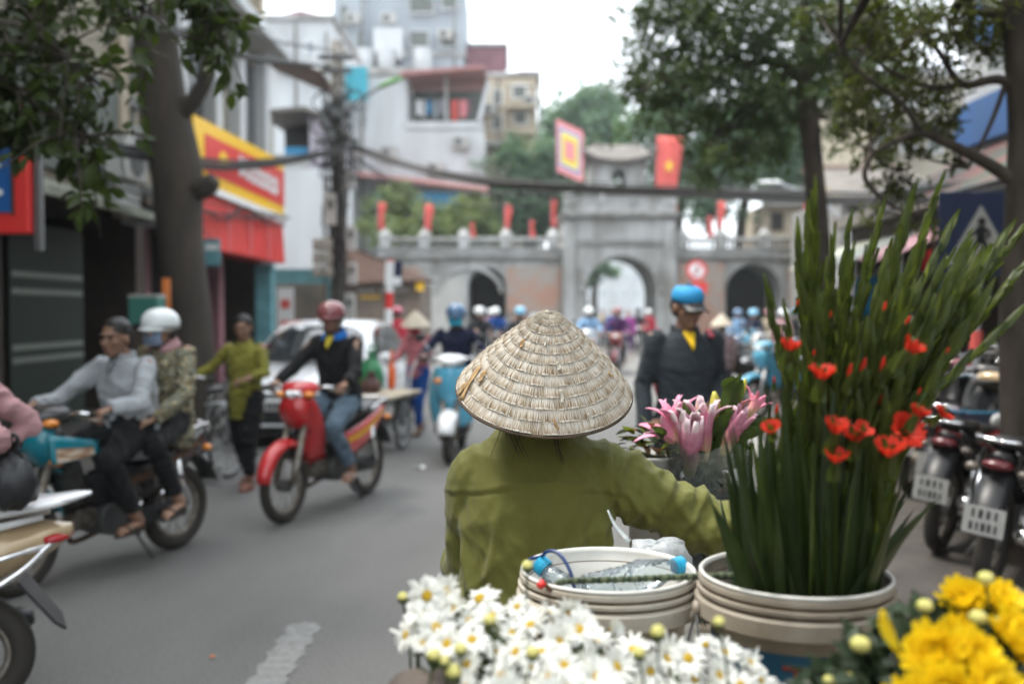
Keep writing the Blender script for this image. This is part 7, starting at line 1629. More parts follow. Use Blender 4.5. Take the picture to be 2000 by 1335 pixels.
def stalk(tip, dy, spike=.42, nb=15, curve=.0):
    tp = P(tip[0], tip[1], C2.y + dy); f = (tip[0] - 1740)/260
    rim = Vector((C2.x + .028 + .082*max(-1.2, min(1.0, f)) + rs.normal()*.006, C2.y + max(-.07, min(.07, dy*.5)) + rs.normal()*.006, C2.z)); base = Vector((C2.x + .02 + .04*f, C2.y + dy*.2, PZ + .02))
    mid = rim.lerp(tp, .5) + Vector((-.03*f, 0, .03*abs(f)))*1.2
    pts = smoothpath([base, rim, mid, tp], 10); n = len(pts)
    st = MB(); st.tube([p - GB0 for p in pts], [.0062, .006, .0052, .0045, .0016], 7); so = st.build('stalk', 'g_stem', gb, smooth=True)
    L_ = sum((pts[i+1] - pts[i]).length for i in range(n-1)); cum = [0]
    for i in range(n-1): cum.append(cum[-1] + (pts[i+1] - pts[i]).length)
    def at(s):
        s = max(0, min(L_ - 1e-5, s)); i = max(k for k in range(n-1) if cum[k] <= s); t = (s - cum[i])/(cum[i+1] - cum[i] + 1e-9); return pts[i].lerp(pts[i+1], t), (pts[i+1] - pts[i]).normalized()
    az = rs.normal()*.5; sp_ = MB()
    lenS = spike*(.85 + .3*rs.rand())
    for k in range(nb):
        t = k/(nb - 1); s = L_ - lenS*(1 - t)**1.05 - .012; p, d = at(s)
        a = az + (PI if k % 2 else 0) + rs.normal()*.12; out = Vector((math.cos(a), math.sin(a)*.6, 0))
        bract(sp_, p - GB0, d, out, (.092 - .03*t)*(.9 + .2*rs.rand()), .0145 - .006*t, .22*(1 - t)**.9 + .03)
    stuff(sp_.build('spike', 'g_bract', so, smooth=True))
    ed = MB()
    for k in range(8):
        t = rs.rand()*.85; p, d = at(L_ - lenS*(1 - t)); a = az + (0 if rs.rand() < .5 else PI); bract(ed, p - GB0, d, Vector((math.cos(a), -.4, .1)), .034 + .02*rs.rand(), .005)
    stuff(ed.build('young_bract', 'g_edge', so, smooth=True))
    return so, at, L_, pts
TIPS = [(1503, 590), (1562, 497), (1577, 455), (1590, 415), (1612, 560), (1657, 455), (1690, 520), (1716, 437), (1745, 500), (1770, 430), (1790, 520), (1824, 392), (1852, 452), (1874, 500), (1903, 528), (1955, 472), (1984, 462), (1998, 520), (1966, 632), (1740, 580), (1680, 590), (1640, 610), (1822, 560), (1862, 590), (1605, 640), (1705, 640), (1772, 600), (1540, 640), (1890, 600), (1660, 530), (1725, 525), (1800, 470), (1840, 530), (1760, 660), (1815, 640), (1625, 505)]
rx = np.random.RandomState(71)
for k in range(18):
    x_ = rx.uniform(1545, 1940); TIPS.append((x_, 500 + 150*rx.rand() - .1*(x_ - 1545)*.3))
ST = []
for i, tp in enumerate(TIPS):
    so, at, L_, pts = stalk(tp, rs.uniform(-.13, .13), .40 if tp[1] < 560 else .34, 15 if tp[1] < 560 else 12); ST.append((so, pts))
# sword leaves
def blade(p0, p1, wd, m_='g_leaf', bend=.06, tw=.4, par=None):
    p0, p1 = Vector(p0), Vector(p1); d = p1 - p0; side = Vector((math.cos(tw), math.sin(tw), 0)); side = (side - d.normalized()*side.dot(d.normalized())).normalized(); nrm = side.cross(d).normalized()
    def f(u, v):
        s = 2*v - 1; w_ = wd*(1 - u**3.2)*(.75 + .35*math.sin(PI*min(1, u + .15))); c = p0 + d*u + Vector((d.x*.3, 0, 0))*(u*u - u)*.6 + Vector((0, 0, -bend*u*u*abs(d.x))); return c + side*s*w_ + nrm*(.35*w_*(1 - abs(s)))
    return MB().grid(f, 12, 5).build('leaf', m_, gb, smooth=True)
for k in range(92):
    f = rs.uniform(-1, 1); by = rs.uniform(-.09, .09)
    b = Vector((C2.x + .01 + .085*f, C2.y + by, C2.z - .06)) - GB0
    tx = 1595 + 130*f + rs.normal()*40; ty = rs.uniform(690, 960) + 60*abs(f); t_ = P(tx, ty, C2.y + by*1.7 + rs.normal()*.03) - GB0
    blade(b, t_, rs.uniform(.0055, .0125), ('g_leaf', 'g_leaf2', 'g_leaf3')[k % 3], tw=rs.normal()*.7)
for (x0, x1, y1, dy, w_) in ((1470, 1384, 962, -.11, .012), (1485, 1440, 925, -.10, .013), (1468, 1415, 905, -.06, .011), (1500, 1482, 800, -.08, .013), (1515, 1500, 770, -.05, .012), (1660, 1835, 955, -.10, .011), (1680, 1790, 1010, -.06, .008), (1640, 1700, 790, -.09, .013), (1560, 1560, 760, -.1, .014), (1590, 1640, 700, -.1, .013), (1700, 1760, 860, -.02, .012), (1480, 1462, 860, -.02, .01), (1540, 1530, 720, -.04, .013), (1620, 1610, 740, -.11, .012)):
    b = P(x0, 1175, C2.y + dy*.8) - GB0; blade(b, P(x1, y1, C2.y + dy) - GB0, w_, tw=.1, bend=.1)
# blooms
def bloom_mesh(open_, seed):
    r_ = np.random.RandomState(seed); mb = MB(); n = 6
    for k in range(n):
        a0 = 2*PI*k/n + r_.normal()*.08; big = 1 + .1*(k % 2)
        def f(u, v):
            s = 2*v - 1; wid = .34 + .5*min(1, u*1.6) - .38*max(0, u - .78)/.22*abs(1)**2*.9
            rr = (.05 + open_*.42*u**1.5 + .15*u - .12*(1 - open_)*max(0, u - .7))*big; a = a0 + s*wid
            ruf = .09*u*u*math.sin(8*s + k*2) + .05*u*u*math.sin(15*s + 5*u + k)
            return (rr*math.cos(a), rr*math.sin(a), u*(1.0 - .3*open_*u) - .1*s*s*u*u + ruf*(.35 + .65*open_))
        mb.grid(f, 9, 9)
    me = mb.mesh('flower', True); me.materials.append(MATS['g_red']); return me
def bud_mesh():
    mb = MB(); R = []
    for u in np.linspace(0, 1, 9):
        rr = .115*math.sin(PI*min(.97, .12 + .80*u))**.8; R.append([Vector((rr*(1 + .18*math.cos(3*a + 3*u))*math.cos(a), rr*(1 + .18*math.cos(3*a + 3*u))*math.sin(a), u)) for a in np.linspace(0, 2*PI, 13)[:-1]])
    mb.rings(R); me = mb.mesh('flower', True); me.materials.append(MATS['g_red']); return me
BO, BH, BB_ = [bloom_mesh(1.0, 1), bloom_mesh(.85, 2)], [bloom_mesh(.5, 3), bloom_mesh(.62, 4)], bud_mesh()
for i, (px, py, kind, s, ax) in enumerate(((1775, 838, 'o', .05, (.35, -.8, .5)), (1738, 862, 'h', .07, (-.1, -.3, .9)), (1790, 668, 'h', .06, (.55, -.3, .8)), (1607, 715, 'h', .062, (.05, -.2, 1)), (1545, 665, 'h', .05, (.2, -.2, 1)), (1505, 828, 'o', .036, (-.3, -.5, .8)), (1850, 800, 'o', .036, (.6, -.3, .7)), (1800, 795, 'h', .045, (.4, -.2, .9)), (1636, 822, 'h', .062, (.1, -.3, 1)), (1672, 838, 'h', .06, (-.05, -.4, 1)), (1692, 832, 'o', .034, (.3, -.6, .7)), (1635, 880, 'h', .055, (0, -.3, 1)), (1638, 655, 'b', .04, (.1, -.1, 1)), (1512, 742, 'b', .02, (-.1, -.4, 1)), (1590, 690, 'b', .02, (0, -.4, 1)), (1622, 780, 'b', .05, (0, -.2, 1)), (1745, 775, 'b', .04, (.1, -.3, 1)), (1795, 765, 'b', .022, (.2, -.4, 1)), (1772, 628, 'b', .032, (.4, -.2, 1)), (1686, 715, 'b', .045, (.2, -.2, 1)), (1724, 712, 'b', .04, (.1, -.2, 1)), (1558, 592, 'b', .022, (.2, -.3, 1)), (1622, 615, 'b', .02, (0, -.4, 1)), (1728, 600, 'b', .028, (.1, -.2, 1)), (1720, 782, 'b', .03, (.2, -.2, 1)), (1660, 725, 'b', .04, (.1, -.2, 1)), (1752, 705, 'b', .03, (.2, -.2, 1)), (1518, 800, 'b', .03, (-.1, -.2, 1)), (1820, 745, 'b', .03, (.4, -.2, 1)), (1850, 685, 'b', .02, (.4, -.2, 1)))):
    # the stalk that passes nearest to this pixel carries the bloom
    best = None
    for so, pts in ST:
        for p in pts:
            u, v = 1000 + p.x/p.y*FPX, 605 - (p.z - CAM_Z)/p.y*FPX; dd = (u - px)**2 + (v - py)**2
            if best is None or dd < best[0]: best = (dd, so, p)
    _, so, p = best; q = P(px, py, (C2.y - .15 - .02*(i % 3)) if kind != 'b' else min(p.y - .03, C2.y - .06 - .03*(i % 3))) - Vector(ax).normalized()*s*.5
    M = frame(q - GB0, ax) @ rotm(0, 0, rs.rand()*6) @ Matrix.Scale((s*.82 if i == 0 else s*.62) if kind != 'b' else s*.8, 4)
    fo = link('flower', (BO[i % 2] if kind == 'o' else BH[i % 2] if kind == 'h' else BB_), None, so, M)
    sh = MB(); dax = Vector(ax).normalized(); bract(sh, q - GB0 - dax*s*.35, dax, Vector((.3, -1, 0)), s*.85, .2*s); bract(sh, q - GB0 - dax*s*.35, dax, Vector((-.6, .6, 0)), s*.9, .2*s); sh.build('calyx', 'g_bract', so, smooth=True)

# ---- daisies
leafmat('petal_white', (.84, .84, .81), (.74, .75, .71), .6, .3, 40); MATS['petal_white'].node_tree.nodes['Mix'].inputs['B'].default_value = (1, 1, .92, 1)
mat('daisy_eye', (.72, .46, .02), .7, var=.35, vscale=90, bump=.6, bscale=500); mat('daisy_core', (.45, .42, .02), .7, bump=.6, bscale=500); leafmat('daisy_leaf', (.06, .085, .025), (.025, .04, .015), .55, .25, 20); mat('bud_yellow', (.6, .54, .2), .6, var=.5, vscale=90, col2=(.36, .36, .08)); mat('wrap_paper', (.12, .095, .08), .8, var=.5, vscale=10); mat('wrap_film', (.75, .72, .72), .35, alpha=.35)
def daisy(seed, np_=21, cup=.1):
    r_ = np.random.RandomState(seed); mb = MB()
    for ring in range(2):
        for k in range(np_):
            a = 2*PI*(k + .5*ring)/np_ + r_.normal()*.1; ln = (1 - .14*ring)*(.8 + .28*r_.rand()); wd = .095*(.9 + .25*r_.rand()); tip = cup + r_.normal()*.15 + .1*ring; ca, sa = math.cos(a), math.sin(a)
            def f(u, v):
                s = 2*v - 1; w_ = wd*math.sin(PI*min(.93, .16 + .78*u))**.6; rr = .16 + (ln - .16)*u; z = .05 + .02*ring + tip*math.sin(u*1.5) - .16*u*u*abs(r_.normal())*.0 - .02*s*s
                return (rr*ca - s*w_*sa, rr*sa + s*w_*ca, z)
            mb.grid(f, 5, 3)
    me = mb.mesh('flower', True); me.materials.append(MATS['petal_white']); return me
DM = [daisy(1), daisy(2, 19, .25), daisy(3, 23, -.08), daisy(4, 20, .55), daisy(5, 17, -.3)]
q = MB(); q.lathe([(.24, .03), (.23, .09), (.17, .13), (.08, .15), (.001, .15)], 16); EY = q.mesh('eye', True); EY.materials.append(MATS['daisy_eye'])
q = MB(); q.lathe([(.11, .135), (.09, .155), (.04, .16), (.001, .16)], 12); EC = q.mesh('eye_core', True); EC.materials.append(MATS['daisy_core'])
db = thing('daisy_bunch', 'big bunch of white daisies in the lower foreground', 'flowers', (P(1130, 1335, 1.15).x, 1.2, PZ)); DB0 = Vector(db.location)
def topline(px): return np.interp(px, [770, 800, 850, 900, 1000, 1090, 1200, 1290, 1340, 1400, 1470, 1500, 1535], [1230, 1160, 1125, 1140, 1155, 1165, 1200, 1255, 1240, 1225, 1262, 1290, 1345])
rs = np.random.RandomState(23); pos = []
tries = 0
while len(pos) < 210 and tries < 20000:
    tries += 1; px = rs.uniform(790, 1530); t0 = topline(px) + 22; py = t0 + (1470 - t0)*rs.rand()**.9
    if px < 880 and py > 1270 - (880 - px)*.1: continue
    if all((px - a)**2 + ((py - b)*1.05)**2 > 37**2 for a, b, _ in pos): pos.append((px, py, (py - t0)/(1470 - t0)))
stems = MB()
DC = Vector((P(1150, 1335, 1.2).x, 1.2, PZ + .02))
for i, (px, py, t) in enumerate(pos):
    Y = 1.34 - .30*t**.8 + rs.normal()*.018 - .05*max(0, (px - 1250)/300); p = P(px, py, Y); s = rs.choice([.016, .020, .023, .025, .029]) * rs.uniform(.92, 1.08)
    side = (px - 1130)/380
    nrm = Vector((side*.6 + rs.normal()*.34, -.6 - .25*t + rs.normal()*.25, .7 - .35*t + rs.normal()*.3))
    M = frame(p - DB0, nrm) @ rotm(0, 0, rs.rand()*6) @ Matrix.Scale(s, 4)
    fo = link('flower', DM[i % 3 if rs.rand() < .78 else 3 + i % 2], None, db, M); link('eye', EY, None, fo, Matrix.Scale(1.12, 4)); 
    if rs.rand() < .7: link('eye_core', EC, None, fo)
    nn = nrm.normalized(); b = DC + Vector((side*.08, rs.normal()*.03, 0)); stems.tube([q - DB0 for q in smoothpath([p, p - nn*.05 - Vector((0, 0, .04)), p.lerp(b, .6), b], 3)], .0018, 4)
stuff(stems.build('stems', 'daisy_leaf', db))
for i, (px, py, s) in enumerate(((787, 1166, .0075), (848, 1280, .0085), (868, 1291, .007), (886, 1313, .010), (820, 1165, .0075), (1285, 1235, .009), (1404, 1215, .007), (1030, 1105, .008), (957, 1212, .008), (1040, 1275, .008), (1248, 1275, .008), (900, 1268, .008))):
    if s == 0: continue
    Y = 1.33 if py < 1180 else 1.13; p = P(px, py, Y)
    b = MB(); b.ell((0, 0, 0), (s, s, s*1.05), nu=12, nv=8); bo = b.build('bud', 'bud_yellow', db, smooth=True, M=Matrix.Translation(p - DB0)); MB().lathe([(.001, -s*1.1), (s*.7, -s*.9), (s*1.03, -s*.3), (s*.98, 0)], 10).build('sepal', 'daisy_leaf', bo, smooth=True)
    MB().tube(smoothpath([(0, 0, -s), (rs.normal()*.01, .01, -.05), (rs.normal()*.02, .03, -.12)], 3), .0016, 4).build('stem', 'daisy_leaf', bo)
n = 2600; c0 = np.array(DC - DB0); px_ = rs.uniform(830, 1520, n); tt = rs.rand(n)
pts = np.array([tuple(P(a, topline(a) + 80 + (330)*t, 1.33 - .22*t + .05*rs.rand()) - DB0 + Vector((0, .03, -.02))) for a, t in zip(px_, tt)])
V, F = leaf_cloud(pts, np.tile([0, -.5, .7], (n, 1)), .028, rs, width=.4, jitter=.7); stuff(link('foliage', npmesh('foliage', V, F), 'daisy_leaf', db))
q = MB(); q.rings([[Vector((.10*math.cos(a), .07*math.sin(a), .005)) for a in np.linspace(0, 2*PI, 29)[:-1]], [Vector(((.16 + .006*math.sin(7*a))*math.cos(a), .10*math.sin(a), .16)) for a in np.linspace(0, 2*PI, 29)[:-1]], [Vector(((.205 + .01*math.sin(7*a))*math.cos(a), .125*math.sin(a), .27 + .012*math.sin(5*a))) for a in np.linspace(0, 2*PI, 29)[:-1]]], False); q.build('paper_wrap', 'wrap_paper', db, smooth=True, solid=.002)
sw = thing('dark_wrapped_bundle', 'dark wrapped bundle below the left end of the daisies', 'bundle', (P(830, 1380, 1.22).x, 1.24, PZ))
q = MB(); zt = P(830, 1326, 1.22).z - PZ; R = []
for zz, rr in ((0, .035), (zt*.5, .042), (zt*.85, .05), (zt*.97, .045), (zt, .02)): R.append([Vector(((rr + .004*math.sin(5*a + zz*30))*math.cos(a), (rr*.8 + .003*math.sin(4*a))*math.sin(a), zz + .006*math.sin(3*a))) for a in np.linspace(0, 2*PI, 25)[:-1]])
q.rings(R); q.build('wrap', 'wrap_paper', sw, smooth=True); MB().tube([(.046*math.cos(a), .038*math.sin(a), zt*.6) for a in np.linspace(0, 2*PI, 21)[:-1]], .002, 5, closed=True).build('string', 'rope_pale', sw)

# ---- yellow chrysanthemums
leafmat('petal_yellow', (.86, .69, .02), (.82, .57, .012), .5, .3, 50); MATS['petal_yellow'].node_tree.nodes['Mix'].inputs['B'].default_value = (1.05, 1.05, .9, 1)
leafmat('mum_leaf', (.03, .05, .02), (.012, .022, .01), .5, .15, 20)
def mum(seed):
    r_ = np.random.RandomState(seed); mb = MB(); rows = ((1.05, 13, .05), (.95, 12, .35), (.8, 10, .65), (.62, 8, .9), (.42, 6, 1.1), (.24, 4, 1.25))
    for j, (R_, n, el) in enumerate(rows):
        for k in range(n):
            a = 2*PI*(k + .5*(j % 2))/n + r_.normal()*.07; ca, sa = math.cos(a), math.sin(a); e_ = el + r_.normal()*.12; ln = R_*(.9 + .2*r_.rand()); wd = .2*(.85 + .35*r_.rand()); cv = .9 + .35*r_.rand()
            def f(u, v):
                s = 2*v - 1; th = e_ + cv*u*(.5 + .6*j/5); x = .08 + ln*(math.sin(th)*0 + u*math.cos(min(2.4, th*.75))); z = ln*u*math.sin(min(2.2, th*.85))*.95 + .06*r_.normal()*0; w_ = wd*math.sin(PI*min(.94, .12 + .8*u))**.7
                return (x*ca - s*w_*sa, x*sa + s*w_*ca, z + .09*s*s*w_/.1 + .02*j)
            mb.grid(f, 6, 4)
    me = mb.mesh('flower', True); me.materials.append(MATS['petal_yellow']); return me
MM = [mum(1), mum(2), mum(3)]
yb = thing('chrysanthemum_bunch', 'bunch of large yellow chrysanthemums in the lower right corner', 'flowers', (P(1930, 1335, 1.1).x, 1.12, PZ)); YB0 = Vector(yb.location)
stems = MB(); rs = np.random.RandomState(29)
for i, (px, py, r_, Y, nx, nz_) in enumerate(((1880, 1165, .029, 1.17, -.25, .9), (1955, 1168, .031, 1.16, .15, .9), (1872, 1228, .022, 1.14, -.3, .8), (1822, 1272, .036, 1.07, -.45, .6), (1905, 1276, .034, 1.07, .05, .6), (1992, 1240, .036, 1.09, .3, .7), (1848, 1352, .036, 1.02, -.3, .4), (1950, 1352, .038, 1.02, .1, .4), (2050, 1180, .032, 1.14, .3, .8), (2060, 1320, .038, 1.05, .4, .5), (1770, 1375, .03, 1.03, -.5, .4), (1910, 1440, .038, .99, 0, .2), (2020, 1430, .038, 1.0, .2, .3))):
    p = P(px, py, Y); nrm = Vector((nx + rs.normal()*.1, -.55, nz_)); M = frame(p - YB0 - nrm.normalized()*r_*.4, nrm) @ rotm(0, 0, rs.rand()*6) @ Matrix.Scale(r_, 4); fo = link('flower', MM[i % 3], None, yb, M)
    q = MB(); q.lathe([(.001, -.1), (.25, -.06), (.45, .06), (.5, .14)], 12); q.build('sepal', 'mum_leaf', fo, smooth=True)
    b = Vector((0, 0, .02)) + Vector((rs.normal()*.03, rs.normal()*.03, 0)); stems.tube(smoothpath([p - YB0 - nrm.normalized()*r_*.4, (p - YB0)*.6 + b*.4 + Vector((0, .03, 0)), b], 4), .003, 5)
stuff(stems.build('stems', 'mum_leaf', yb))
# one loose curved petal and buds
for px, py, s in ((1680, 1257, .011), (1620, 1327, .007), (1656, 1320, .006), (1806, 1182, .009), (1910, 1205, .01), (1925, 1128, .009), (1945, 1215, .008)):
    p = P(px, py, 1.12); b = MB(); b.ell((0, 0, 0), (s*1.1, s, s*.85), nu=10, nv=7); bo = b.build('bud', 'bud_yellow', yb, smooth=True, M=Matrix.Translation(p - YB0)); MB().tube([(0, 0, -s*.5), (.01, .01, -.04), (.03, .03, -.1)], .002, 4).build('stem', 'mum_leaf', bo)
q = MB(); q.grid(lambda u, v: tuple(P(1755 - 30*math.sin(1.5*u) - 4, 1270 - 80*u, 1.05) - YB0 + Vector(((2*v - 1)*.007*math.sin(PI*min(.95, .1 + .8*u)), -.004*(2*v - 1)**2, 0))), 9, 4); q.build('loose_petal', 'petal_yellow', yb, smooth=True, solid=.001)
n = 2600; Vp = []
for k in range(n):
    px = rs.uniform(1600, 2120); py = rs.uniform(max(1170, 1330 - (px - 1600)*.75), 1460); Y = 1.17 - .1*(py - 1170)/290 + rs.normal()*.02; Vp.append(tuple(P(px, py, Y) - YB0 + Vector((0, .035, -.02))))
V, F = leaf_cloud(np.array(Vp), np.tile([0, -.4, .8], (n, 1)), .034, rs, width=.55, jitter=.6); stuff(link('foliage', npmesh('foliage', V, F), 'mum_leaf', yb))
q = MB(); q.lathe([(.08, .003), (.1, .1), (.14, .2), (.15, .22)], 24); q.build('paper_wrap', 'wrap_paper', yb, smooth=True, solid=.002)

# ---- lilies wrapped in film, on the rear rack of the seller's bicycle
bs_ = thing('bamboo_stand', 'small bamboo stand under the lilies and the leafy pot', 'stand', (.47, 2.83, 0))
for k in range(6): MB().tube([(-.2, -.1 + .04*k, .72), (.2, -.1 + .04*k, .72)], .014, 8).build('slat', 'board', bs_, smooth=True)
for x in (-.17, .17):
    for y in (-.09, .09): MB().tube([(x, y, 0), (x, y, .705)], .014, 8).build('leg', 'board', bs_, smooth=True)
def grad(name, stops, rough=.5, sc=1.0):
    m = mat(name, stops[0][1], rough, var=.01, vscale=20); N, L = m.node_tree.nodes, m.node_tree.links; b_ = N['Principled BSDF']
    tc = N.new('ShaderNodeTexCoord'); sp_ = N.new('ShaderNodeSeparateXYZ'); L.new(tc.outputs['Object'], sp_.inputs[0])
    nz_ = N.new('ShaderNodeTexNoise'); nz_.inputs['Scale'].default_value = 55; L.new(tc.outputs['Object'], nz_.inputs['Vector'])
    a_ = N.new('ShaderNodeMath'); a_.operation = 'MULTIPLY_ADD'; a_.inputs[1].default_value = 1/sc; L.new(sp_.outputs['Z'], a_.inputs[0])
    n2 = N.new('ShaderNodeMath'); n2.operation = 'MULTIPLY_ADD'; n2.inputs[1].default_value = .5; n2.inputs[2].default_value = -.25; L.new(nz_.outputs['Fac'], n2.inputs[0]); L.new(n2.outputs[0], a_.inputs[2])
    r_ = N.new('ShaderNodeValToRGB'); e = r_.color_ramp.elements
    e[0].position, e[0].color = stops[0][0], (*stops[0][1], 1); e[1].position, e[1].color = stops[-1][0], (*stops[-1][1], 1)
    for p_, c_ in stops[1:-1]: q_ = e.new(p_); q_.color = (*c_, 1)
    L.new(a_.outputs[0], r_.inputs['Fac']); L.new(r_.outputs['Color'], b_.inputs['Base Color']); return m
grad('lily_pink', ((.0, (.35, .36, .1)), (.22, (.62, .34, .24)), (.5, (.66, .2, .32)), (.78, (.7, .3, .42)), (.98, (.85, .72, .74))), sc=.15)
grad('lily_dark', ((.0, (.33, .34, .1)), (.2, (.5, .33, .2)), (.5, (.4, .12, .2)), (.8, (.55, .25, .34)), (.98, (.8, .66, .7))), sc=.17)
mat('lily_bud', (.6, .52, .1), .5, var=.4, vscale=30, col2=(.4, .4, .06))
leafmat('lily_leaf', (.085, .13, .03), (.035, .06, .018), .4, .3, 15)
LY = 2.78
lb_ = thing('lily_bunch', 'bunch of pink half open lilies wrapped in clear film', 'flowers', (P(1385, 1000, LY).x, LY, .735)); LB0 = Vector(lb_.location); rs = np.random.RandomState(37)
def lily(p, ax, ln, op, m_):
    mb = MB()
    for k in range(6):
        a0 = 2*PI*k/6 + rs.normal()*.1; inn = k % 2; cu = rs.uniform(.6, 1.5)
        def f(u, v):
            s = 2*v - 1; o_ = op*cu*max(0, u - .5)**1.6*1.6; rr = (.045 + .115*math.sin(PI*min(1, u*.68 + .06))*(1 - .15*inn) + o_)*ln
            wid = .10*ln*math.sin(PI*min(.95, .12 + .84*u))**.75*(1 + .15*inn); x, y = rr*(1 - .3*s*s*(1 - op*u)), s*wid
            ruf = .022*ln*max(0, u - .35)*math.sin(9*s + 7*u + k); z = ln*u*(1 - .18*op*cu*u) - .10*ln*op*cu*max(0, u - .85)*4
            return ((x + ruf)*math.cos(a0) - y*math.sin(a0), (x + ruf)*math.sin(a0) + y*math.cos(a0), z)
        mb.grid(f, 13, 7)
    return mb.build('flower', m_, lb_, smooth=True, solid=.0015, M=frame(Vector(p) - LB0, ax) @ rotm(0, 0, rs.rand()*6))
for px, py, ax, ln, op, mm in ((1374, 900, (-.10, -.2, 1), .185, .35, 'lily_dark'), (1345, 905, (-.1, -.3, 1), .185, .22, 'lily_pink'), (1335, 872, (-.85, -.2, .75), .145, .85, 'lily_pink'), (1332, 862, (-.3, -.1, 1), .14, .6, 'lily_pink'), (1368, 880, (.02, -.1, 1), .165, .5, 'lily_pink'), (1408, 888, (.45, -.3, 1), .155, .22, 'lily_dark'), (1432, 822, (.2, .0, .8), .10, .8, 'lily_pink'), (1450, 820, (.6, .1, .7), .10, .6, 'lily_pink'), (1346, 930, (.02, -.3, 1), .18, .05, 'lily_dark')):
    lily(P(px, py, LY - .03 + rs.normal()*.015), ax, ln, op, mm)
for px, py, ax, ln in ((1400, 822, (-.12, -.1, 1), .085), (1446, 772, (.3, 0, 1), .05), (1366, 815, (0, 0, 1), .05), (1386, 832, (.1, 0, 1), .06), (1438, 768, (.25, 0, 1), .04)):
    q = MB(); R = []
    for u in np.linspace(0, 1, 9): rr = ln*.2*math.sin(PI*min(.96, .15 + .83*u))**.7; R.append([Vector((rr*(1 + .1*math.cos(3*a))*math.cos(a), rr*(1 + .1*math.cos(3*a))*math.sin(a), ln*u)) for a in np.linspace(0, 2*PI, 13)[:-1]])
    q.rings(R); q.build('bud', 'lily_bud', lb_, smooth=True, M=frame(P(px, py, LY) - LB0, ax))
def lleaf(p0, d, ln, wd):
    d = Vector(d).normalized(); side = d.cross(Vector((0, 1, .2))).normalized(); nn = side.cross(d)
    MB().grid(lambda u, v: tuple(p0 + d*ln*u + side*(2*v - 1)*wd*math.sin(PI*min(.97, .08 + .9*u)) + nn*(.008*(2*v - 1)**2 - .03*u*u)), 8, 3).build('leaf', 'lily_leaf', lb_, smooth=True)
for k in range(36): lleaf(P(rs.uniform(1335, 1440), rs.uniform(850, 930), LY + rs.normal()*.025) - LB0, (rs.normal()*.7 + .15, rs.normal()*.4, .7 + rs.rand()*.4), rs.uniform(.08, .14), .018)
for px, py, dx, dz, ln in ((1412, 800, .4, 1, .11), (1450, 838, 1, .25, .12), (1425, 855, .9, .3, .1), (1390, 855, .5, .8, .1), (1400, 880, .7, .55, .11), (1418, 765, .3, 1, .05), (1432, 800, .2, 1, .09)): lleaf(P(px, py, LY - .05) - LB0, (dx, -.1, dz), ln, .021)
st_ = MB()
for k in range(10): st_.tube(smoothpath([P(rs.uniform(1340, 1430), rs.uniform(850, 900), LY) - LB0, P(rs.uniform(1350, 1420), 990, LY) - LB0, (rs.normal()*.02, rs.normal()*.02, .02)], 4), .0045, 5)
stuff(st_.build('stems', 'lily_leaf', lb_))
clear('film2', (.93, .95, .96), .12, .10, (.6, .66, .68), 26)
q = MB(); zt, zb = P(1385, 876, LY - .1).z - .735, .01; R = []
for u in np.linspace(0, 1, 10): rr = .05 + .06*u**.8; R.append([Vector(((rr + .007*math.sin(6*a + 9*u) + .005*math.sin(13*a - 5*u))*math.cos(a)*1.05, (rr*.9 + .005*math.sin(5*a + 7*u))*math.sin(a), zb + (zt - zb)*u + (.014*math.sin(4*a) if u > .9 else 0))) for a in np.linspace(0, 2*PI, 49)[:-1]])
q.rings(R, False); q.build('film_wrap', 'film2', lb_, smooth=True)
gl = MB(); n = 700; pp = np.stack([rs.normal(size=n)*.028, rs.normal(size=n)*.025, rs.uniform(.03, zt*.8, n)], 1); V, F = leaf_cloud(pp, np.tile([0, -.3, .3], (n, 1)), .06, rs, width=.3, jitter=.8); stuff(link('packed_leaves', npmesh('packed_leaves', V, F), 'mum_leaf', lb_))
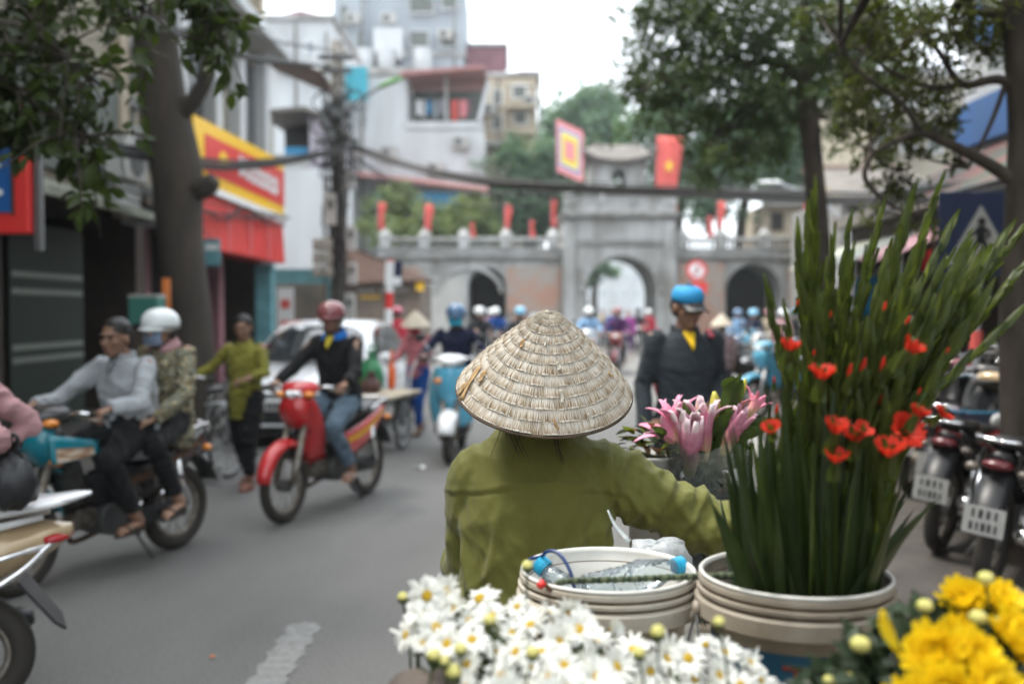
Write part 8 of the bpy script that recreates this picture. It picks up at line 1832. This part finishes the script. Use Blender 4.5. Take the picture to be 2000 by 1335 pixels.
# ---- small leafy pot beside her sleeve
lp = thing('leafy_pot', 'small wilted green and red leafy plant in a pale basket behind the sleeve', 'plant', (P(1268, 900, 2.85).x, 2.86, .735)); LP0 = Vector(lp.location); zr = P(1268, 895, 2.85).z - .735
q = MB(); q.lathe([(.001, .0), (.05, 0), (.06, zr*.8), (.085, zr), (.09, zr + .006), (.086, zr + .012), (.06, zr)], 28); q.build('basket', 'plaster_pale', lp, smooth=True)
leafmat('leaf_red', (.2, .1, .03), (.12, .04, .03), .5, .3, 30); leafmat('leaf_lime', (.2, .24, .05), (.1, .14, .03), .5, .35, 30)
for mm, cnt in (('leaf_lime', 30), ('leaf_red', 26), ('mum_leaf', 14)):
    for k in range(cnt):
        a = rs.rand()*6.28; p0 = Vector((.07*math.cos(a)*rs.rand(), .06*math.sin(a)*rs.rand(), zr + .01 + .09*rs.rand())); d = Vector((math.cos(a), math.sin(a), rs.uniform(-.1, 1.2))).normalized(); ln = rs.uniform(.035, .065); side = d.cross(Vector((.2, .3, 1))).normalized()
        MB().grid(lambda u, v: tuple(p0 + d*ln*u + side*(2*v - 1)*ln*.3*math.sin(PI*min(.97, .08 + .9*u)) + Vector((0, 0, -.015*u*u))), 5, 3).build('leaf', mm, lp, smooth=True)

# ================================================================== litter on the road, haze
lt_ = thing('fallen_leaf', 'tiny orange fallen leaf on the asphalt', 'leaf', (P(713*.58, 0, 1).x*0 - 1.38, 4.54, .006)); MB().grid(lambda u, v: (.03*u - .015, (2*v - 1)*.012*math.sin(PI*min(.97, .08 + .9*u)), .003*math.sin(3*u)), 6, 3).build('blade', 'orange_board', lt_, smooth=True)
lt_ = thing('paper_scrap', 'small white paper scrap on the asphalt behind the red motorbike', 'litter', (-.92, 10.0, .006)); MB().grid(lambda u, v: (.09*u - .045, .07*v - .03, .012*math.sin(6*u + 4*v) + .012), 6, 5).build('paper', 'sign_white', lt_, smooth=True, solid=.001)
hz_ = MB().bx(-155, 155, -65, 265, -1.2, 27).build('haze', None); stuff(hz_)
hm_ = bpy.data.materials.new('haze'); hm_.use_nodes = True; hm_.node_tree.nodes.remove(hm_.node_tree.nodes['Principled BSDF']); pv_ = hm_.node_tree.nodes.new('ShaderNodeVolumePrincipled')
pv_.inputs['Color'].default_value = (.86, .94, 1, 1); pv_.inputs['Density'].default_value = .0006; pv_.inputs['Anisotropy'].default_value = .2
hm_.node_tree.links.new(pv_.outputs['Volume'], hm_.node_tree.nodes['Material Output'].inputs['Volume']); hz_.data.materials.append(hm_)
bpy.data.scenes.remove(TMP)
